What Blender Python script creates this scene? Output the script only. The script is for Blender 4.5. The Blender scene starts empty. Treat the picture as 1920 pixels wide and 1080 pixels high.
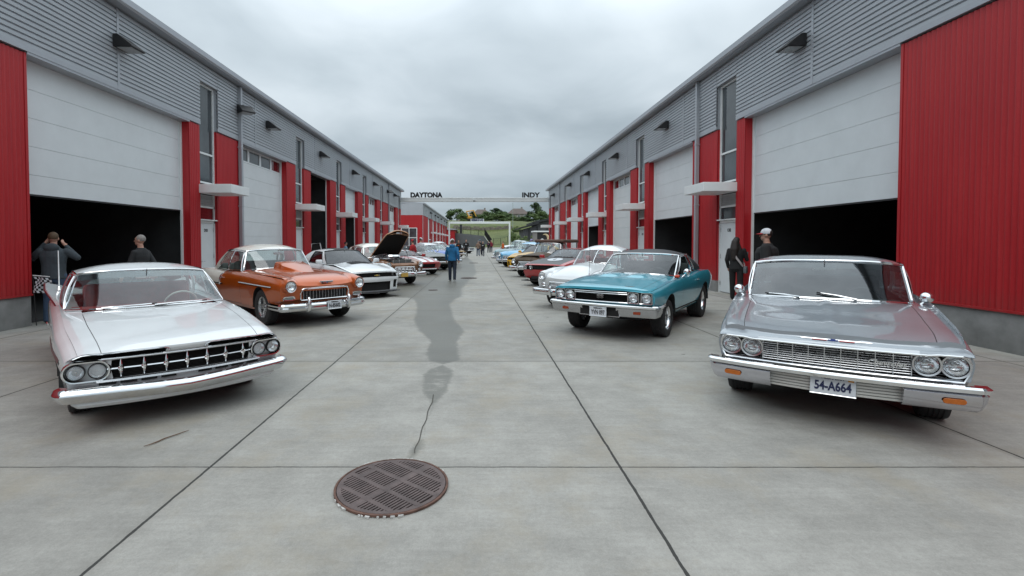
import bpy, bmesh, math, random, bisect
import numpy as np
from mathutils import Vector, Matrix
R = math.radians
random.seed(7)
SC = bpy.context.scene
COL = SC.collection
# ------------------------------------------------------------------ camera
CAM_H = 1.62
cam = bpy.data.cameras.new('camera'); cam_ob = bpy.data.objects.new('camera', cam); COL.objects.link(cam_ob)
cam.sensor_width = 36.0; cam.lens = 36.0*905/1920
cam.shift_x = (960-897)/1920; cam.shift_y = -(540-477)/1920
cam.clip_start = 0.05; cam.clip_end = 3000
cam_ob.location = (0, 0, CAM_H); cam_ob.rotation_euler = (R(90-1.5), 0, 0)
SC.camera = cam_ob
# ------------------------------------------------------------------ sky and sun
SUN_EL, SUN_AZ = 58, 200
w = bpy.data.worlds.new('World'); SC.world = w; w.use_nodes = True
def build_world():
    nt = w.node_tree; nt.nodes.clear(); L = nt.links
    def n(t, **k):
        o = nt.nodes.new(t)
        for a, b in k.items(): setattr(o, a, b)
        return o
    def math_(op, a, b=None):
        m = n('ShaderNodeMath', operation=op)
        for i, v in enumerate((a, b)):
            if v is None: continue
            if isinstance(v, (int, float)): m.inputs[i].default_value = v
            else: L.new(v, m.inputs[i])
        return m.outputs[0]
    tc = n('ShaderNodeTexCoord'); sep = n('ShaderNodeSeparateXYZ'); L.new(tc.outputs['Generated'], sep.inputs[0])
    z = math_('MAXIMUM', sep.outputs[2], 0.0)
    den = math_('ADD', z, 0.20)
    px = math_('DIVIDE', sep.outputs[0], den); py = math_('DIVIDE', sep.outputs[1], den)
    cmb = n('ShaderNodeCombineXYZ'); L.new(px, cmb.inputs[0]); L.new(py, cmb.inputs[1])
    def noise(sc, det, rough, off, dist=0.0):
        mp = n('ShaderNodeMapping'); mp.inputs['Location'].default_value = off; L.new(cmb.outputs[0], mp.inputs[0])
        t = n('ShaderNodeTexNoise'); t.inputs['Scale'].default_value = sc; t.inputs['Detail'].default_value = det
        t.inputs['Roughness'].default_value = rough; t.inputs['Distortion'].default_value = dist
        L.new(mp.outputs[0], t.inputs['Vector']); return t.outputs['Fac']
    big = noise(0.62, 3, 0.5, (3.1, 1.7, 0), 0.3)
    fine = noise(1.9, 5, 0.5, (0.4, 7.7, 0), 0.4)
    f = math_('ADD', math_('MULTIPLY', big, 0.68), math_('MULTIPLY', fine, 0.32))
    ramp = n('ShaderNodeValToRGB'); L.new(f, ramp.inputs[0])
    e = ramp.color_ramp.elements
    e[0].position = 0.36; e[0].color = (0.29, 0.332, 0.36, 1)
    e[1].position = 0.64; e[1].color = (0.54, 0.582, 0.61, 1)
    m = ramp.color_ramp.elements.new(0.5); m.color = (0.41, 0.455, 0.485, 1)
    # brighter cloud overhead than near the horizon (overcast sky)
    el = n('ShaderNodeValToRGB'); L.new(sep.outputs[2], el.inputs[0])
    q = el.color_ramp.elements
    q[0].position = 0.0; q[0].color = (0.50, 0.55, 0.58, 1)
    q[1].position = 1.0; q[1].color = (2.2, 2.2, 2.19, 1)
    for p, c in ((0.10, (0.62, 0.66, 0.69, 1)), (0.22, (0.80, 0.83, 0.85, 1)), (0.38, (1.02, 1.05, 1.07, 1)), (0.55, (1.7, 1.72, 1.74, 1))):
        x = q.new(p); x.color = c
    mul = n('ShaderNodeMix', data_type='RGBA', blend_type='MULTIPLY'); mul.inputs[0].default_value = 1
    L.new(ramp.outputs[0], mul.inputs[6]); L.new(el.outputs[0], mul.inputs[7])
    sky = n('ShaderNodeTexSky', sky_type='NISHITA'); sky.sun_disc = False
    sky.sun_elevation = R(SUN_EL); sky.sun_rotation = R(SUN_AZ)
    b1 = n('ShaderNodeBackground'); L.new(sky.outputs[0], b1.inputs[0]); b1.inputs[1].default_value = 0.06
    b2 = n('ShaderNodeBackground'); L.new(mul.outputs[2], b2.inputs[0]); b2.inputs[1].default_value = 1.0
    mx = n('ShaderNodeMixShader'); mx.inputs[0].default_value = 0.94
    L.new(b1.outputs[0], mx.inputs[1]); L.new(b2.outputs[0], mx.inputs[2])
    o = n('ShaderNodeOutputWorld'); L.new(mx.outputs[0], o.inputs[0])
build_world()
sl = bpy.data.lights.new('sun', 'SUN'); sl.energy = 0.55; sl.angle = R(45); sl.color = (1, 0.97, 0.93)
so = bpy.data.objects.new('sun', sl); COL.objects.link(so)
so.rotation_euler = (R(90-SUN_EL), 0, R(180-SUN_AZ)); so.location = (0, -10, 30)
SC.view_settings.view_transform = 'Standard'; SC.view_settings.look = 'None'
SC.view_settings.exposure = 0.75; SC.view_settings.gamma = 1.0
SC.cycles.max_bounces = 8; SC.cycles.transparent_max_bounces = 24; SC.cycles.caustics_reflective = False; SC.cycles.caustics_refractive = False

# ------------------------------------------------------------------ material helpers
class NT:
    def __init__(s, name):
        s.m = bpy.data.materials.new(name); s.m.use_nodes = True
        s.nt = s.m.node_tree; s.nt.nodes.clear(); s.L = s.nt.links
        s.out = s.nt.nodes.new('ShaderNodeOutputMaterial')
    def n(s, t, **k):
        o = s.nt.nodes.new(t)
        for a, b in k.items(): setattr(o, a, b)
        return o
    def put(s, inp, v):
        if isinstance(v, (int, float)): inp.default_value = v
        elif isinstance(v, tuple): inp.default_value = v if len(v) == 4 or inp.type == 'VECTOR' else (*v, 1)
        else: s.L.new(v, inp)
    def math(s, op, a, b=0.0, c=None):
        m = s.n('ShaderNodeMath', operation=op); s.put(m.inputs[0], a); s.put(m.inputs[1], b)
        if c is not None: s.put(m.inputs[2], c)
        return m.outputs[0]
    def noise(s, vec, sc, det=4, rough=0.55, dist=0.0):
        t = s.n('ShaderNodeTexNoise'); t.inputs['Scale'].default_value = sc; t.inputs['Detail'].default_value = det
        t.inputs['Roughness'].default_value = rough; t.inputs['Distortion'].default_value = dist
        if vec is not None: s.L.new(vec, t.inputs['Vector'])
        return t.outputs['Fac']
    def mapping(s, vec, scale=(1, 1, 1), loc=(0, 0, 0)):
        m = s.n('ShaderNodeMapping'); m.inputs['Scale'].default_value = scale; m.inputs['Location'].default_value = loc
        s.L.new(vec, m.inputs[0]); return m.outputs[0]
    def ramp(s, f, stops):
        r = s.n('ShaderNodeValToRGB'); s.L.new(f, r.inputs[0]); e = r.color_ramp.elements
        e[0].position, e[0].color = stops[0][0], (*stops[0][1], 1) if isinstance(stops[0][1], tuple) else (stops[0][1],)*3+(1,)
        e[1].position, e[1].color = stops[-1][0], (*stops[-1][1], 1) if isinstance(stops[-1][1], tuple) else (stops[-1][1],)*3+(1,)
        for p, c in stops[1:-1]:
            x = e.new(p); x.color = (*c, 1) if isinstance(c, tuple) else (c, c, c, 1)
        return r.outputs[0]
    def mix(s, f, a, b, bt='MIX'):
        m = s.n('ShaderNodeMix', data_type='RGBA', blend_type=bt); s.put(m.inputs[0], f); s.put(m.inputs[6], a); s.put(m.inputs[7], b)
        return m.outputs[2]
    def bump(s, h, strength=0.3, dist=0.01):
        b = s.n('ShaderNodeBump'); b.inputs['Strength'].default_value = strength; b.inputs['Distance'].default_value = dist
        s.L.new(h, b.inputs['Height']); return b.outputs[0]
    def bsdf(s, color, rough=0.5, metal=0.0, normal=None, **k):
        p = s.n('ShaderNodeBsdfPrincipled'); s.put(p.inputs['Base Color'], color); s.put(p.inputs['Roughness'], rough); s.put(p.inputs['Metallic'], metal)
        for a, v in k.items(): s.put(p.inputs[a.replace('_', ' ')], v)
        if normal is not None: s.L.new(normal, p.inputs['Normal'])
        s.L.new(p.outputs[0], s.out.inputs[0]); s.p = p; return s.m
    def coord(s, k='Object'):
        return s.n('ShaderNodeTexCoord').outputs[k]

_mc = {}
def simple(name, c, rough=0.5, metal=0.0, var=0.12, sc=6.0, bump=0.0, **k):
    """procedural: base colour with a soft noise variation in tone and roughness"""
    if name in _mc: return _mc[name]
    t = NT(name); co = t.coord()
    f = t.noise(co, sc, 5, 0.6)
    lo = tuple(max(0, x*(1-var)) for x in c); hi = tuple(min(1, x*(1+var)) for x in c)
    col = t.ramp(f, [(0.3, lo), (0.7, hi)])
    nr = t.bump(t.noise(co, sc*12, 3), bump, 0.004) if bump else None
    rr = t.math('MULTIPLY_ADD', f, rough*0.3, rough*0.85)
    m = t.bsdf(col, rr, metal, nr, **k); _mc[name] = m; return m
def paint(name, c, metal=0.0, rough=0.35, coat=1.0):
    """car paint: pigment under a clear coat, with faint dust and orange peel"""
    if name in _mc: return _mc[name]
    t = NT(name); co = t.coord()
    f = t.noise(co, 3.0, 4)
    col = t.ramp(f, [(0.3, tuple(x*0.95 for x in c)), (0.7, tuple(min(1, x*1.04) for x in c))])
    cr = t.math('MULTIPLY_ADD', t.noise(co, 9, 5), 0.05, 0.015)
    m = t.bsdf(col, rough, metal, None, Coat_Weight=coat, Coat_Roughness=cr); _mc[name] = m; return m
def glass(name, tint=(0.80, 0.88, 0.86), refl=1.0):
    if name in _mc: return _mc[name]
    t = NT(name); co = t.coord()
    tr = t.n('ShaderNodeBsdfTransparent'); tr.inputs[0].default_value = (*tint, 1)
    gl = t.n('ShaderNodeBsdfGlossy'); gl.inputs['Roughness'].default_value = 0.02; gl.inputs['Color'].default_value = (0.95, 0.97, 1, 1)
    fr = t.n('ShaderNodeFresnel'); bf = t.n('ShaderNodeNewGeometry').outputs['Backfacing']
    t.put(fr.inputs['IOR'], t.math('MULTIPLY_ADD', bf, 1/1.62-1.62, 1.62))
    d = t.noise(co, 5, 4)
    fac = t.math('MULTIPLY_ADD', fr.outputs[0], 0.80*refl, t.math('MULTIPLY_ADD', d, 0.05, 0.025))
    fac = t.math('MINIMUM', fac, 1.0)
    mx = t.n('ShaderNodeMixShader'); t.L.new(fac, mx.inputs[0]); t.L.new(tr.outputs[0], mx.inputs[1]); t.L.new(gl.outputs[0], mx.inputs[2])
    t.L.new(mx.outputs[0], t.out.inputs[0]); _mc[name] = t.m; return t.m

CHROME = simple('chrome', (0.80, 0.81, 0.82), 0.07, 1.0, 0.03, 20)
ALU = simple('brushed_aluminium', (0.62, 0.63, 0.64), 0.28, 1.0, 0.06, 20)
RUBBER = simple('tyre_rubber', (0.022, 0.022, 0.023), 0.75, 0, 0.25, 14)
BLACK = simple('black_plastic', (0.012, 0.012, 0.013), 0.5, 0, 0.3, 10)
DARK = simple('dark_recess', (0.008, 0.008, 0.008), 0.9, 0, 0.3, 8)
UNDER = simple('underbody', (0.012, 0.012, 0.012), 0.85, 0, 0.3, 8)
LENS = simple('lamp_lens', (0.72, 0.74, 0.75), 0.12, 0.85, 0.12, 30)
AMBER = simple('amber_lens', (0.42, 0.11, 0.012), 0.2, 0, 0.15, 40)
REDLENS = simple('red_lens', (0.35, 0.012, 0.012), 0.2, 0, 0.15, 40)
GLASS = glass('car_glass')
GLASS_T = glass('tinted_car_glass', (0.10, 0.11, 0.115), 1.0)

# ------------------------------------------------------------------ mesh builder
class MB:
    def __init__(s): s.v, s.f, s.mi, s.mats = [], [], [], []
    def mat(s, m):
        if m not in s.mats: s.mats.append(m)
        return s.mats.index(m)
    def add(s, vs, fs, m=None):
        o = len(s.v); s.v += [tuple(map(float, p)) for p in vs]
        k = s.mat(m) if m else 0
        for f in fs: s.f.append([o+i for i in f]); s.mi.append(k)
        return s
    def quad(s, a, b, c, d, m=None): return s.add([a, b, c, d], [(0, 1, 2, 3)], m)
    def box(s, x0, x1, y0, y1, z0, z1, m=None):
        v = [(x0, y0, z0), (x1, y0, z0), (x1, y1, z0), (x0, y1, z0), (x0, y0, z1), (x1, y0, z1), (x1, y1, z1), (x0, y1, z1)]
        return s.add(v, [(0, 3, 2, 1), (4, 5, 6, 7), (0, 1, 5, 4), (1, 2, 6, 5), (2, 3, 7, 6), (3, 0, 4, 7)], m)
    def cbox(s, c, d, m=None, rz=0, ry=0, rx=0, ch=0.0):
        hx, hy, hz = d[0]/2, d[1]/2, d[2]/2
        M = Matrix.Translation(c) @ Matrix.Rotation(rz, 4, 'Z') @ Matrix.Rotation(ry, 4, 'Y') @ Matrix.Rotation(rx, 4, 'X')
        if ch <= 0:
            v = [M @ Vector((a*hx, b*hy, e*hz)) for e in (-1, 1) for (a, b) in ((-1, -1), (1, -1), (1, 1), (-1, 1))]
            return s.add(v, [(0, 3, 2, 1), (4, 5, 6, 7), (0, 1, 5, 4), (1, 2, 6, 5), (2, 3, 7, 6), (3, 0, 4, 7)], m)
        bm = bmesh.new(); bmesh.ops.create_cube(bm, size=1)
        for q in bm.verts: q.co = Vector((q.co.x*d[0], q.co.y*d[1], q.co.z*d[2]))
        bmesh.ops.bevel(bm, geom=list(bm.edges), offset=ch, segments=2, affect='EDGES', profile=0.5)
        bm.verts.index_update()
        s.add([M @ q.co for q in bm.verts], [[q.index for q in f.verts] for f in bm.faces], m); bm.free(); return s
    def grid(s, P, m=None, flip=False, close=False):
        n, k = len(P), len(P[0]); v = [p for r in P for p in r]; f = []
        for i in range(n-1):
            for j in range(k-1 + (1 if close else 0)):
                q = (i*k+j, i*k+(j+1) % k, (i+1)*k+(j+1) % k, (i+1)*k+j)
                f.append(q[::-1] if flip else q)
        return s.add(v, f, m)
    def tube(s, path, r, m=None, n=8, caps=True, closed=False):
        path = [Vector(p) for p in path]; N = len(path); rr = r if isinstance(r, (list, tuple)) else [r]*N
        rings = []; up = None
        for i, p in enumerate(path):
            a = path[(i-1) % N] if (closed or i > 0) else p; b = path[(i+1) % N] if (closed or i < N-1) else p
            t = (b-a).normalized() if (b-a).length > 1e-9 else Vector((1, 0, 0))
            if up is None:
                up = Vector((0, 0, 1)) if abs(t.z) < 0.9 else Vector((1, 0, 0))
            x = t.cross(up)
            if x.length < 1e-6: x = t.cross(Vector((0, 1, 0.3)))
            x.normalize(); y = x.cross(t).normalized(); up = y
            rings.append([p + (x*math.cos(2*math.pi*k/n) + y*math.sin(2*math.pi*k/n))*rr[i] for k in range(n)])
        if closed: rings.append(rings[0])
        s.grid(rings, m, close=True)
        if caps and not closed:
            s.add(rings[0], [tuple(range(n))], m); s.add(rings[-1], [tuple(range(n))[::-1]], m)
        return s
    def lathe(s, prof, m=None, n=24, M=None):
        """prof: (radius, axial); axis = local +X unless M given"""
        P = []
        for k in range(n+1):
            a = 2*math.pi*k/n
            row = [Vector((x, r*math.cos(a), r*math.sin(a))) for r, x in prof]
            P.append([M @ q for q in row] if M else row)
        return s.grid(P, m)
    def sweep(s, prof, path, m=None, caps=True):
        """prof: closed loop of (out, up); path: list of (point, outward unit vector)"""
        P = [[Vector(p) + Vector(o)*a + Vector((0, 0, b)) for a, b in prof] for p, o in path]
        s.grid(P, m, close=True)
        if caps:
            k = len(prof); s.add(P[0], [tuple(range(k))[::-1]], m); s.add(P[-1], [tuple(range(k))], m)
        return s
    def poly(s, pts, d, m=None):
        """prism from a planar loop pts extruded by vector d"""
        n = len(pts); d = Vector(d); a = [Vector(p) for p in pts]; b = [p+d for p in a]
        s.add(a+b, [tuple(range(n))[::-1], tuple(range(n, 2*n))] + [(i, (i+1) % n, n+(i+1) % n, n+i) for i in range(n)], m); return s
    def build(s, name, m=None, parent=None, smooth=40, merge=0.0004, bevel=0.0, fixn=True, label=None):
        me = bpy.data.meshes.new(name); me.from_pydata(s.v, [], s.f)
        mats = s.mats if s.mats else [m]
        if m is not None and s.mats == []: pass
        for q in mats: me.materials.append(q)
        if s.mats: me.polygons.foreach_set('material_index', s.mi)
        bm = bmesh.new(); bm.from_mesh(me)
        if merge: bmesh.ops.remove_doubles(bm, verts=bm.verts, dist=merge)
        bmesh.ops.dissolve_degenerate(bm, edges=bm.edges, dist=0.0001)
        if bevel:
            ed = [e for e in bm.edges if len(e.link_faces) == 2 and e.calc_face_angle(0) > 0.6]
            bmesh.ops.bevel(bm, geom=ed, offset=bevel, segments=2, affect='EDGES', profile=0.5, clamp_overlap=True)
        if fixn: bmesh.ops.recalc_face_normals(bm, faces=bm.faces)
        bm.to_mesh(me); bm.free()
        if smooth:
            me.polygons.foreach_set('use_smooth', [True]*len(me.polygons)); me.set_sharp_from_angle(angle=R(smooth))
        o = bpy.data.objects.new(name, me); COL.objects.link(o)
        if parent is not None: o.parent = parent
        if label: o['label'] = label
        return o
def empty(name, loc=(0, 0, 0), rz=0.0, label=None, cat=None, group=None, kind=None):
    o = bpy.data.objects.new(name, None); COL.objects.link(o); o.location = loc; o.rotation_euler = (0, 0, rz); o.empty_display_size = 0.2
    return tag(o, label, cat, group, kind)
def tag(o, label=None, cat=None, group=None, kind=None):
    if label: o['label'] = label
    if cat: o['category'] = cat
    if group: o['group'] = group
    if kind: o['kind'] = kind
    return o
def copy_tree(o, parent=None):
    c = o.copy(); COL.objects.link(c); c.parent = parent
    for ch in list(o.children): copy_tree(ch, c)
    return c
_fc = {}
def text_mb(txt, size, depth, M, m, bold=0.0, align='CENTER', shear=0.0, mb=None, width=None):
    """writing as solid letters; M places the text plane (x right, y up, z out)"""
    cu = bpy.data.curves.new('t', 'FONT'); cu.body = txt; cu.size = size; cu.extrude = depth/2; cu.offset = bold; cu.align_x = align; cu.align_y = 'CENTER'; cu.shear = shear
    cu.resolution_u = 3
    ob = bpy.data.objects.new('t', cu); COL.objects.link(ob)
    dg = bpy.context.evaluated_depsgraph_get(); me = bpy.data.meshes.new_from_object(ob.evaluated_get(dg))
    sx = 1.0
    if width:
        xs = [v.co.x for v in me.vertices]; sx = width/(max(xs)-min(xs))
    mb = mb or MB()
    mb.add([M @ Vector((v.co.x*sx, v.co.y, v.co.z)) for v in me.vertices], [list(p.vertices) for p in me.polygons], m)
    bpy.data.objects.remove(ob); bpy.data.curves.remove(cu); bpy.data.meshes.remove(me)
    return mb
def pchip(keys):
    xs = np.array([k[0] for k in keys], float); ys = np.array([k[1] for k in keys], float)
    n = len(xs)
    if n == 1: return lambda x: float(ys[0])
    h = np.diff(xs); d = np.diff(ys)/h; m = np.zeros(n)
    m[0], m[-1] = d[0], d[-1]
    for i in range(1, n-1):
        if d[i-1]*d[i] > 0:
            w1, w2 = 2*h[i]+h[i-1], h[i]+2*h[i-1]; m[i] = (w1+w2)/(w1/d[i-1]+w2/d[i])
    xs, ys, h, m = xs.tolist(), ys.tolist(), h.tolist(), m.tolist(); memo = {}
    def f(x):
        if x <= xs[0]: return ys[0]
        if x >= xs[-1]: return ys[-1]
        r = memo.get(x)
        if r is None: r = memo[x] = g(x)
        return r
    def g(x):
        i = max(0, min(n-2, bisect.bisect_left(xs, x)-1)); t = (x-xs[i])/h[i]
        return float((1+2*t)*(1-t)**2*ys[i] + t*(1-t)**2*h[i]*m[i] + t*t*(3-2*t)*ys[i+1] + t*t*(t-1)*h[i]*m[i+1])
    return f
def lerp(a, b, t): return a+(b-a)*t
def ip(x, keys):
    if x <= keys[0][0]: return keys[0][1]
    for (a, u), (b, v) in zip(keys, keys[1:]):
        if x <= b: return u+(v-u)*(x-a)/(b-a) if b > a else v
    return keys[-1][1]
F_, VX, VY = 905.0, 897.0, 453.0
def gpt(px, py, z=0.0):
    d = py-VY; y = F_*(CAM_H-z)/d; return ((px-VX)*(CAM_H-z)/d, y)
XL, XR = -8.62, 7.72
def YL(px): return F_*XL/(px-VX)
def YR(px): return F_*XR/(px-VX)
# ================================================================== SETTING
def pavement_mat():
    t = NT('concrete_pavement'); co = t.coord()
    sep = t.n('ShaderNodeSeparateXYZ'); t.L.new(co, sep.inputs[0]); X, Y = sep.outputs[0], sep.outputs[1]
    wob = t.math('MULTIPLY_ADD', t.noise(co, 1.3, 5, 0.7), 0.03, -0.015)
    def line(v, p): return t.math('ABSOLUTE', t.math('ADD', t.math('SUBTRACT', v, p), wob))
    d = None
    for p in (-11.0, -8.0, -4.99, -1.93, 1.02, 4.08, 7.1):
        q = line(X, p); d = q if d is None else t.math('MINIMUM', d, q)
    dy = None
    for p in (-6.2, -3.0, 0.2, 3.43, 6.5):
        q = line(Y, p); dy = q if dy is None else t.math('MINIMUM', dy, q)
    per = t.math('ABSOLUTE', t.math('SUBTRACT', t.math('PINGPONG', t.math('SUBTRACT', Y, 11.37), 2.43), 0.0))
    far = t.math('GREATER_THAN', Y, 8.5)
    dy2 = t.math('MULTIPLY_ADD', far, 0.0, t.math('ADD', t.math('ADD', per, wob), t.math('MULTIPLY', t.math('SUBTRACT', 1.0, far), 9.0)))
    dy = t.math('MINIMUM', dy, t.math('ABSOLUTE', dy2))
    wn = t.math('MULTIPLY_ADD', t.noise(co, 9, 4, 0.7), 0.010, 0.0045)
    jx = t.math('LESS_THAN', d, wn)
    wn2 = t.math('MULTIPLY_ADD', t.noise(t.mapping(co, (1, 1, 1), (5, 3, 0)), 7, 4, 0.7), 0.009, 0.0015)
    jy = t.math('LESS_THAN', dy, wn2)
    joint = t.math('MAXIMUM', jx, jy)
    near = t.math('MINIMUM', d, dy)
    # base tone: broad mottling, trowel streaks, fine aggregate, warm rust blooms
    big = t.noise(co, 0.45, 4, 0.6)
    mid = t.noise(t.mapping(co, (1, 1, 1), (9, 2, 0)), 2.6, 7, 0.72)
    streak = t.noise(t.mapping(co, (0.8, 9, 1)), 2.2, 5, 0.65)
    fine = t.noise(co, 34, 5, 0.8); grain = t.noise(co, 120, 3, 0.8)
    f = t.math('ADD', t.math('MULTIPLY', big, 0.26), t.math('ADD', t.math('MULTIPLY', mid, 0.28), t.math('MULTIPLY', streak, 0.10)))
    f = t.math('ADD', f, t.math('ADD', t.math('MULTIPLY', fine, 0.20), t.math('MULTIPLY', grain, 0.18)))
    col = t.ramp(f, [(0.40, (0.205, 0.201, 0.184)), (0.50, (0.290, 0.285, 0.262)), (0.60, (0.385, 0.380, 0.350))])
    warm = t.ramp(t.noise(t.mapping(co, (1, 1, 1), (2, 8, 0)), 1.1, 6, 0.7), [(0.50, 0.0), (0.72, 0.6)])
    col = t.mix(warm, col, (0.30, 0.265, 0.20))
    # slab to slab tone
    sx = t.math('FLOOR', t.math('DIVIDE', t.math('ADD', X, 1.93), 2.98)); sy = t.math('FLOOR', t.math('DIVIDE', t.math('SUBTRACT', Y, 1.65), 4.86))
    cm = t.n('ShaderNodeCombineXYZ'); t.L.new(sx, cm.inputs[0]); t.L.new(sy, cm.inputs[1])
    wn_ = t.n('ShaderNodeTexWhiteNoise', noise_dimensions='2D'); t.L.new(cm.outputs[0], wn_.inputs[0])
    col = t.mix(1.0, col, t.ramp(wn_.outputs[0], [(0.0, 0.90), (1.0, 1.06)]), 'MULTIPLY')
    # small dark oil spots
    vo = t.n('ShaderNodeTexVoronoi'); vo.inputs['Scale'].default_value = 0.9; t.L.new(co, vo.inputs['Vector'])
    spot = t.math('LESS_THAN', t.math('ADD', vo.outputs['Distance'], t.math('MULTIPLY', t.noise(co, 14, 3), 0.05)), 0.052)
    spot = t.math('MULTIPLY', spot, t.math('GREATER_THAN', t.noise(co, 0.8, 2), 0.5))
    col = t.mix(t.math('MULTIPLY', spot, 0.65), col, (0.09, 0.085, 0.08))
    # dirt hugging the joints
    halo = t.ramp(near, [(0.0, 0.30), (0.09, 0.0)])
    col = t.mix(t.math('MULTIPLY', halo, mid), col, (0.16, 0.15, 0.125))
    # wet run down the lane: a stain with its own ragged outline
    rows = [(856, 745, 790), (846, 752, 800), (838, 790, 796), (800, 793, 798), (765, 805, 816), (748, 795, 832), (738, 782, 845), (700, 783, 862), (692, 800, 852), (687, 830, 830.5), (680, 830, 830.5), (678, 792, 873), (660, 788, 868), (640, 800, 866), (620, 772, 884),
            (600, 764, 862), (585, 770, 858), (570, 772, 852), (559, 762, 868), (556, 700, 885), (540, 640, 893), (525, 690, 903), (512, 770, 908), (500, 810, 900), (492, 850, 893), (484, 868, 880), (480, 874, 874.5)]
    st = []
    for py, a, b in rows:
        y = F_*CAM_H/(py-VY); c = ((a+b)/2-VX)*CAM_H/(py-VY); hw = (b-a)/2*CAM_H/(py-VY)
        st.append((y, c, hw))
    st.sort(); YM = 60.0
    stops = [(y/YM, ((c+5)/10, hw/5, 0.0)) for y, c, hw in st]
    stops = [(0.0, ((0+5)/10, 0.0, 0.0)), (max(0, stops[0][0]-0.003), (stops[0][1][0], 0.0, 0.0))] + stops + [(min(0.99, stops[-1][0]+0.005), (stops[-1][1][0], 0, 0)), (1.0, (0.5, 0, 0))]
    rp = t.ramp(t.math('DIVIDE', Y, YM), stops)
    sc = t.n('ShaderNodeSeparateColor'); t.L.new(rp, sc.inputs[0])
    cx = t.math('MULTIPLY_ADD', sc.outputs[0], 10, -5); hw = t.math('MULTIPLY', sc.outputs[1], 4.0)
    jag = t.math('MULTIPLY_ADD', t.noise(t.mapping(co, (0.7, 5.0, 1)), 2.1, 8, 0.85), 1.1, -0.55)
    e = t.math('SUBTRACT', t.math('MULTIPLY_ADD', hw, 1.0, t.math('MULTIPLY', jag, t.math('MINIMUM', hw, 0.8))), t.math('ABSOLUTE', t.math('SUBTRACT', X, cx)))
    wet = t.ramp(t.math('ADD', e, t.math('MULTIPLY_ADD', t.noise(co, 11, 4, 0.7), 0.08, -0.04)), [(0.0, 0.0), (0.045, 1.0)])
    patchy = t.math('MAXIMUM', t.math('GREATER_THAN', Y, 6.48), t.ramp(t.noise(t.mapping(co, (1, 2, 1), (3, 3, 0)), 4.5, 6, 0.75), [(0.36, 0.15), (0.50, 1.0)]))
    wet = t.math('MULTIPLY', wet, patchy)
    col = t.mix(t.math('MULTIPLY', wet, t.math('MINIMUM', t.math('MULTIPLY_ADD', mid, 0.6, 0.62), 1.0)), col, t.mix(1.0, col, (0.45, 0.45, 0.42), 'MULTIPLY'))
    # damp blotches away from the run
    damp = t.ramp(t.noise(t.mapping(co, (0.5, 1.3, 1), (4, 1, 0)), 0.7, 5, 0.6), [(0.60, 0.0), (0.66, 0.42)])
    col = t.mix(t.math('MULTIPLY', damp, t.math('GREATER_THAN', Y, 9.0)), col, t.mix(1.0, col, (0.62, 0.62, 0.58), 'MULTIPLY'))
    # pale scuffs and tyre scrapes
    sc2 = t.ramp(t.noise(t.mapping(co, (0.6, 7, 1), (1, 5, 0)), 1.9, 6, 0.8), [(0.66, 0.0), (0.80, 0.6)])
    col = t.mix(sc2, col, (0.46, 0.465, 0.455))
    col = t.mix(t.math('MULTIPLY', joint, 0.93), col, (0.018, 0.018, 0.017))
    rough = t.math('SUBTRACT', 0.82, t.math('MULTIPLY', wet, 0.38))
    h = t.math('SUBTRACT', t.math('ADD', t.math('MULTIPLY', fine, 0.5), t.math('MULTIPLY', grain, 0.5)), t.math('MULTIPLY', joint, 3.0))
    return t.bsdf(col, rough, 0, t.bump(h, 0.35, 0.004))
PAVE = pavement_mat()
def grass_mat(name, a, b, sc=2.0):
    t = NT(name); co = t.coord()
    f = t.math('ADD', t.math('MULTIPLY', t.noise(co, 0.12, 4), 0.45), t.math('MULTIPLY', t.noise(co, sc, 8, 0.85), 0.55))
    return t.bsdf(t.ramp(f, [(0.35, a), (0.65, b)]), 0.9, 0, t.bump(t.noise(co, 8, 4), 0.5, 0.1))
GRASS = grass_mat('hill_grass', (0.045, 0.070, 0.018), (0.15, 0.165, 0.055))
DRYGRASS = grass_mat('ground_grass', (0.08, 0.10, 0.04), (0.14, 0.15, 0.07))

o = MB().quad((-900, -300, -0.03), (900, -300, -0.03), (900, 1500, -0.03), (-900, 1500, -0.03)).build('ground', DRYGRASS); tag(o, kind='structure')
o = MB().quad((-40, -30, 0), (40, -30, 0), (40, 138, 0), (-40, 138, 0)).build('pavement', PAVE); tag(o, kind='structure')
# crack running from the wet run to the drain
mb = MB(); rq = random.Random(9); pts = [gpt(x, y) for x, y in ((812, 742), (810, 757), (804, 768), (800, 782), (796, 796), (789, 812), (786, 826), (779, 840), (776, 854))]
pts = [p for a_, b_ in zip(pts[:-1], pts[1:]) for p in (a_, (lerp(a_[0], b_[0], 0.5)+rq.uniform(-.006, .006), lerp(a_[1], b_[1], 0.5)))] + [pts[-1]]
for i in range(len(pts)-1):
    (x0, y0), (x1, y1) = pts[i], pts[i+1]; a = 0.0055*(1-0.02*i); mb.quad((x0-a, y0, 0.004), (x0+a, y0, 0.004), (x1+a*0.9, y1, 0.004), (x1-a*0.9, y1, 0.004))
for q in ():
    (x0, y0), (x1, y1) = gpt(*q[:2]), gpt(*q[2:]); mb.quad((x0-0.003, y0, 0.004), (x0+0.003, y0, 0.004), (x1+0.002, y1, 0.004), (x1-0.002, y1, 0.004))
tag(mb.build('pavement_crack', simple('crack_dirt', (0.075, 0.072, 0.062), 0.9), smooth=0), kind='structure')

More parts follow.
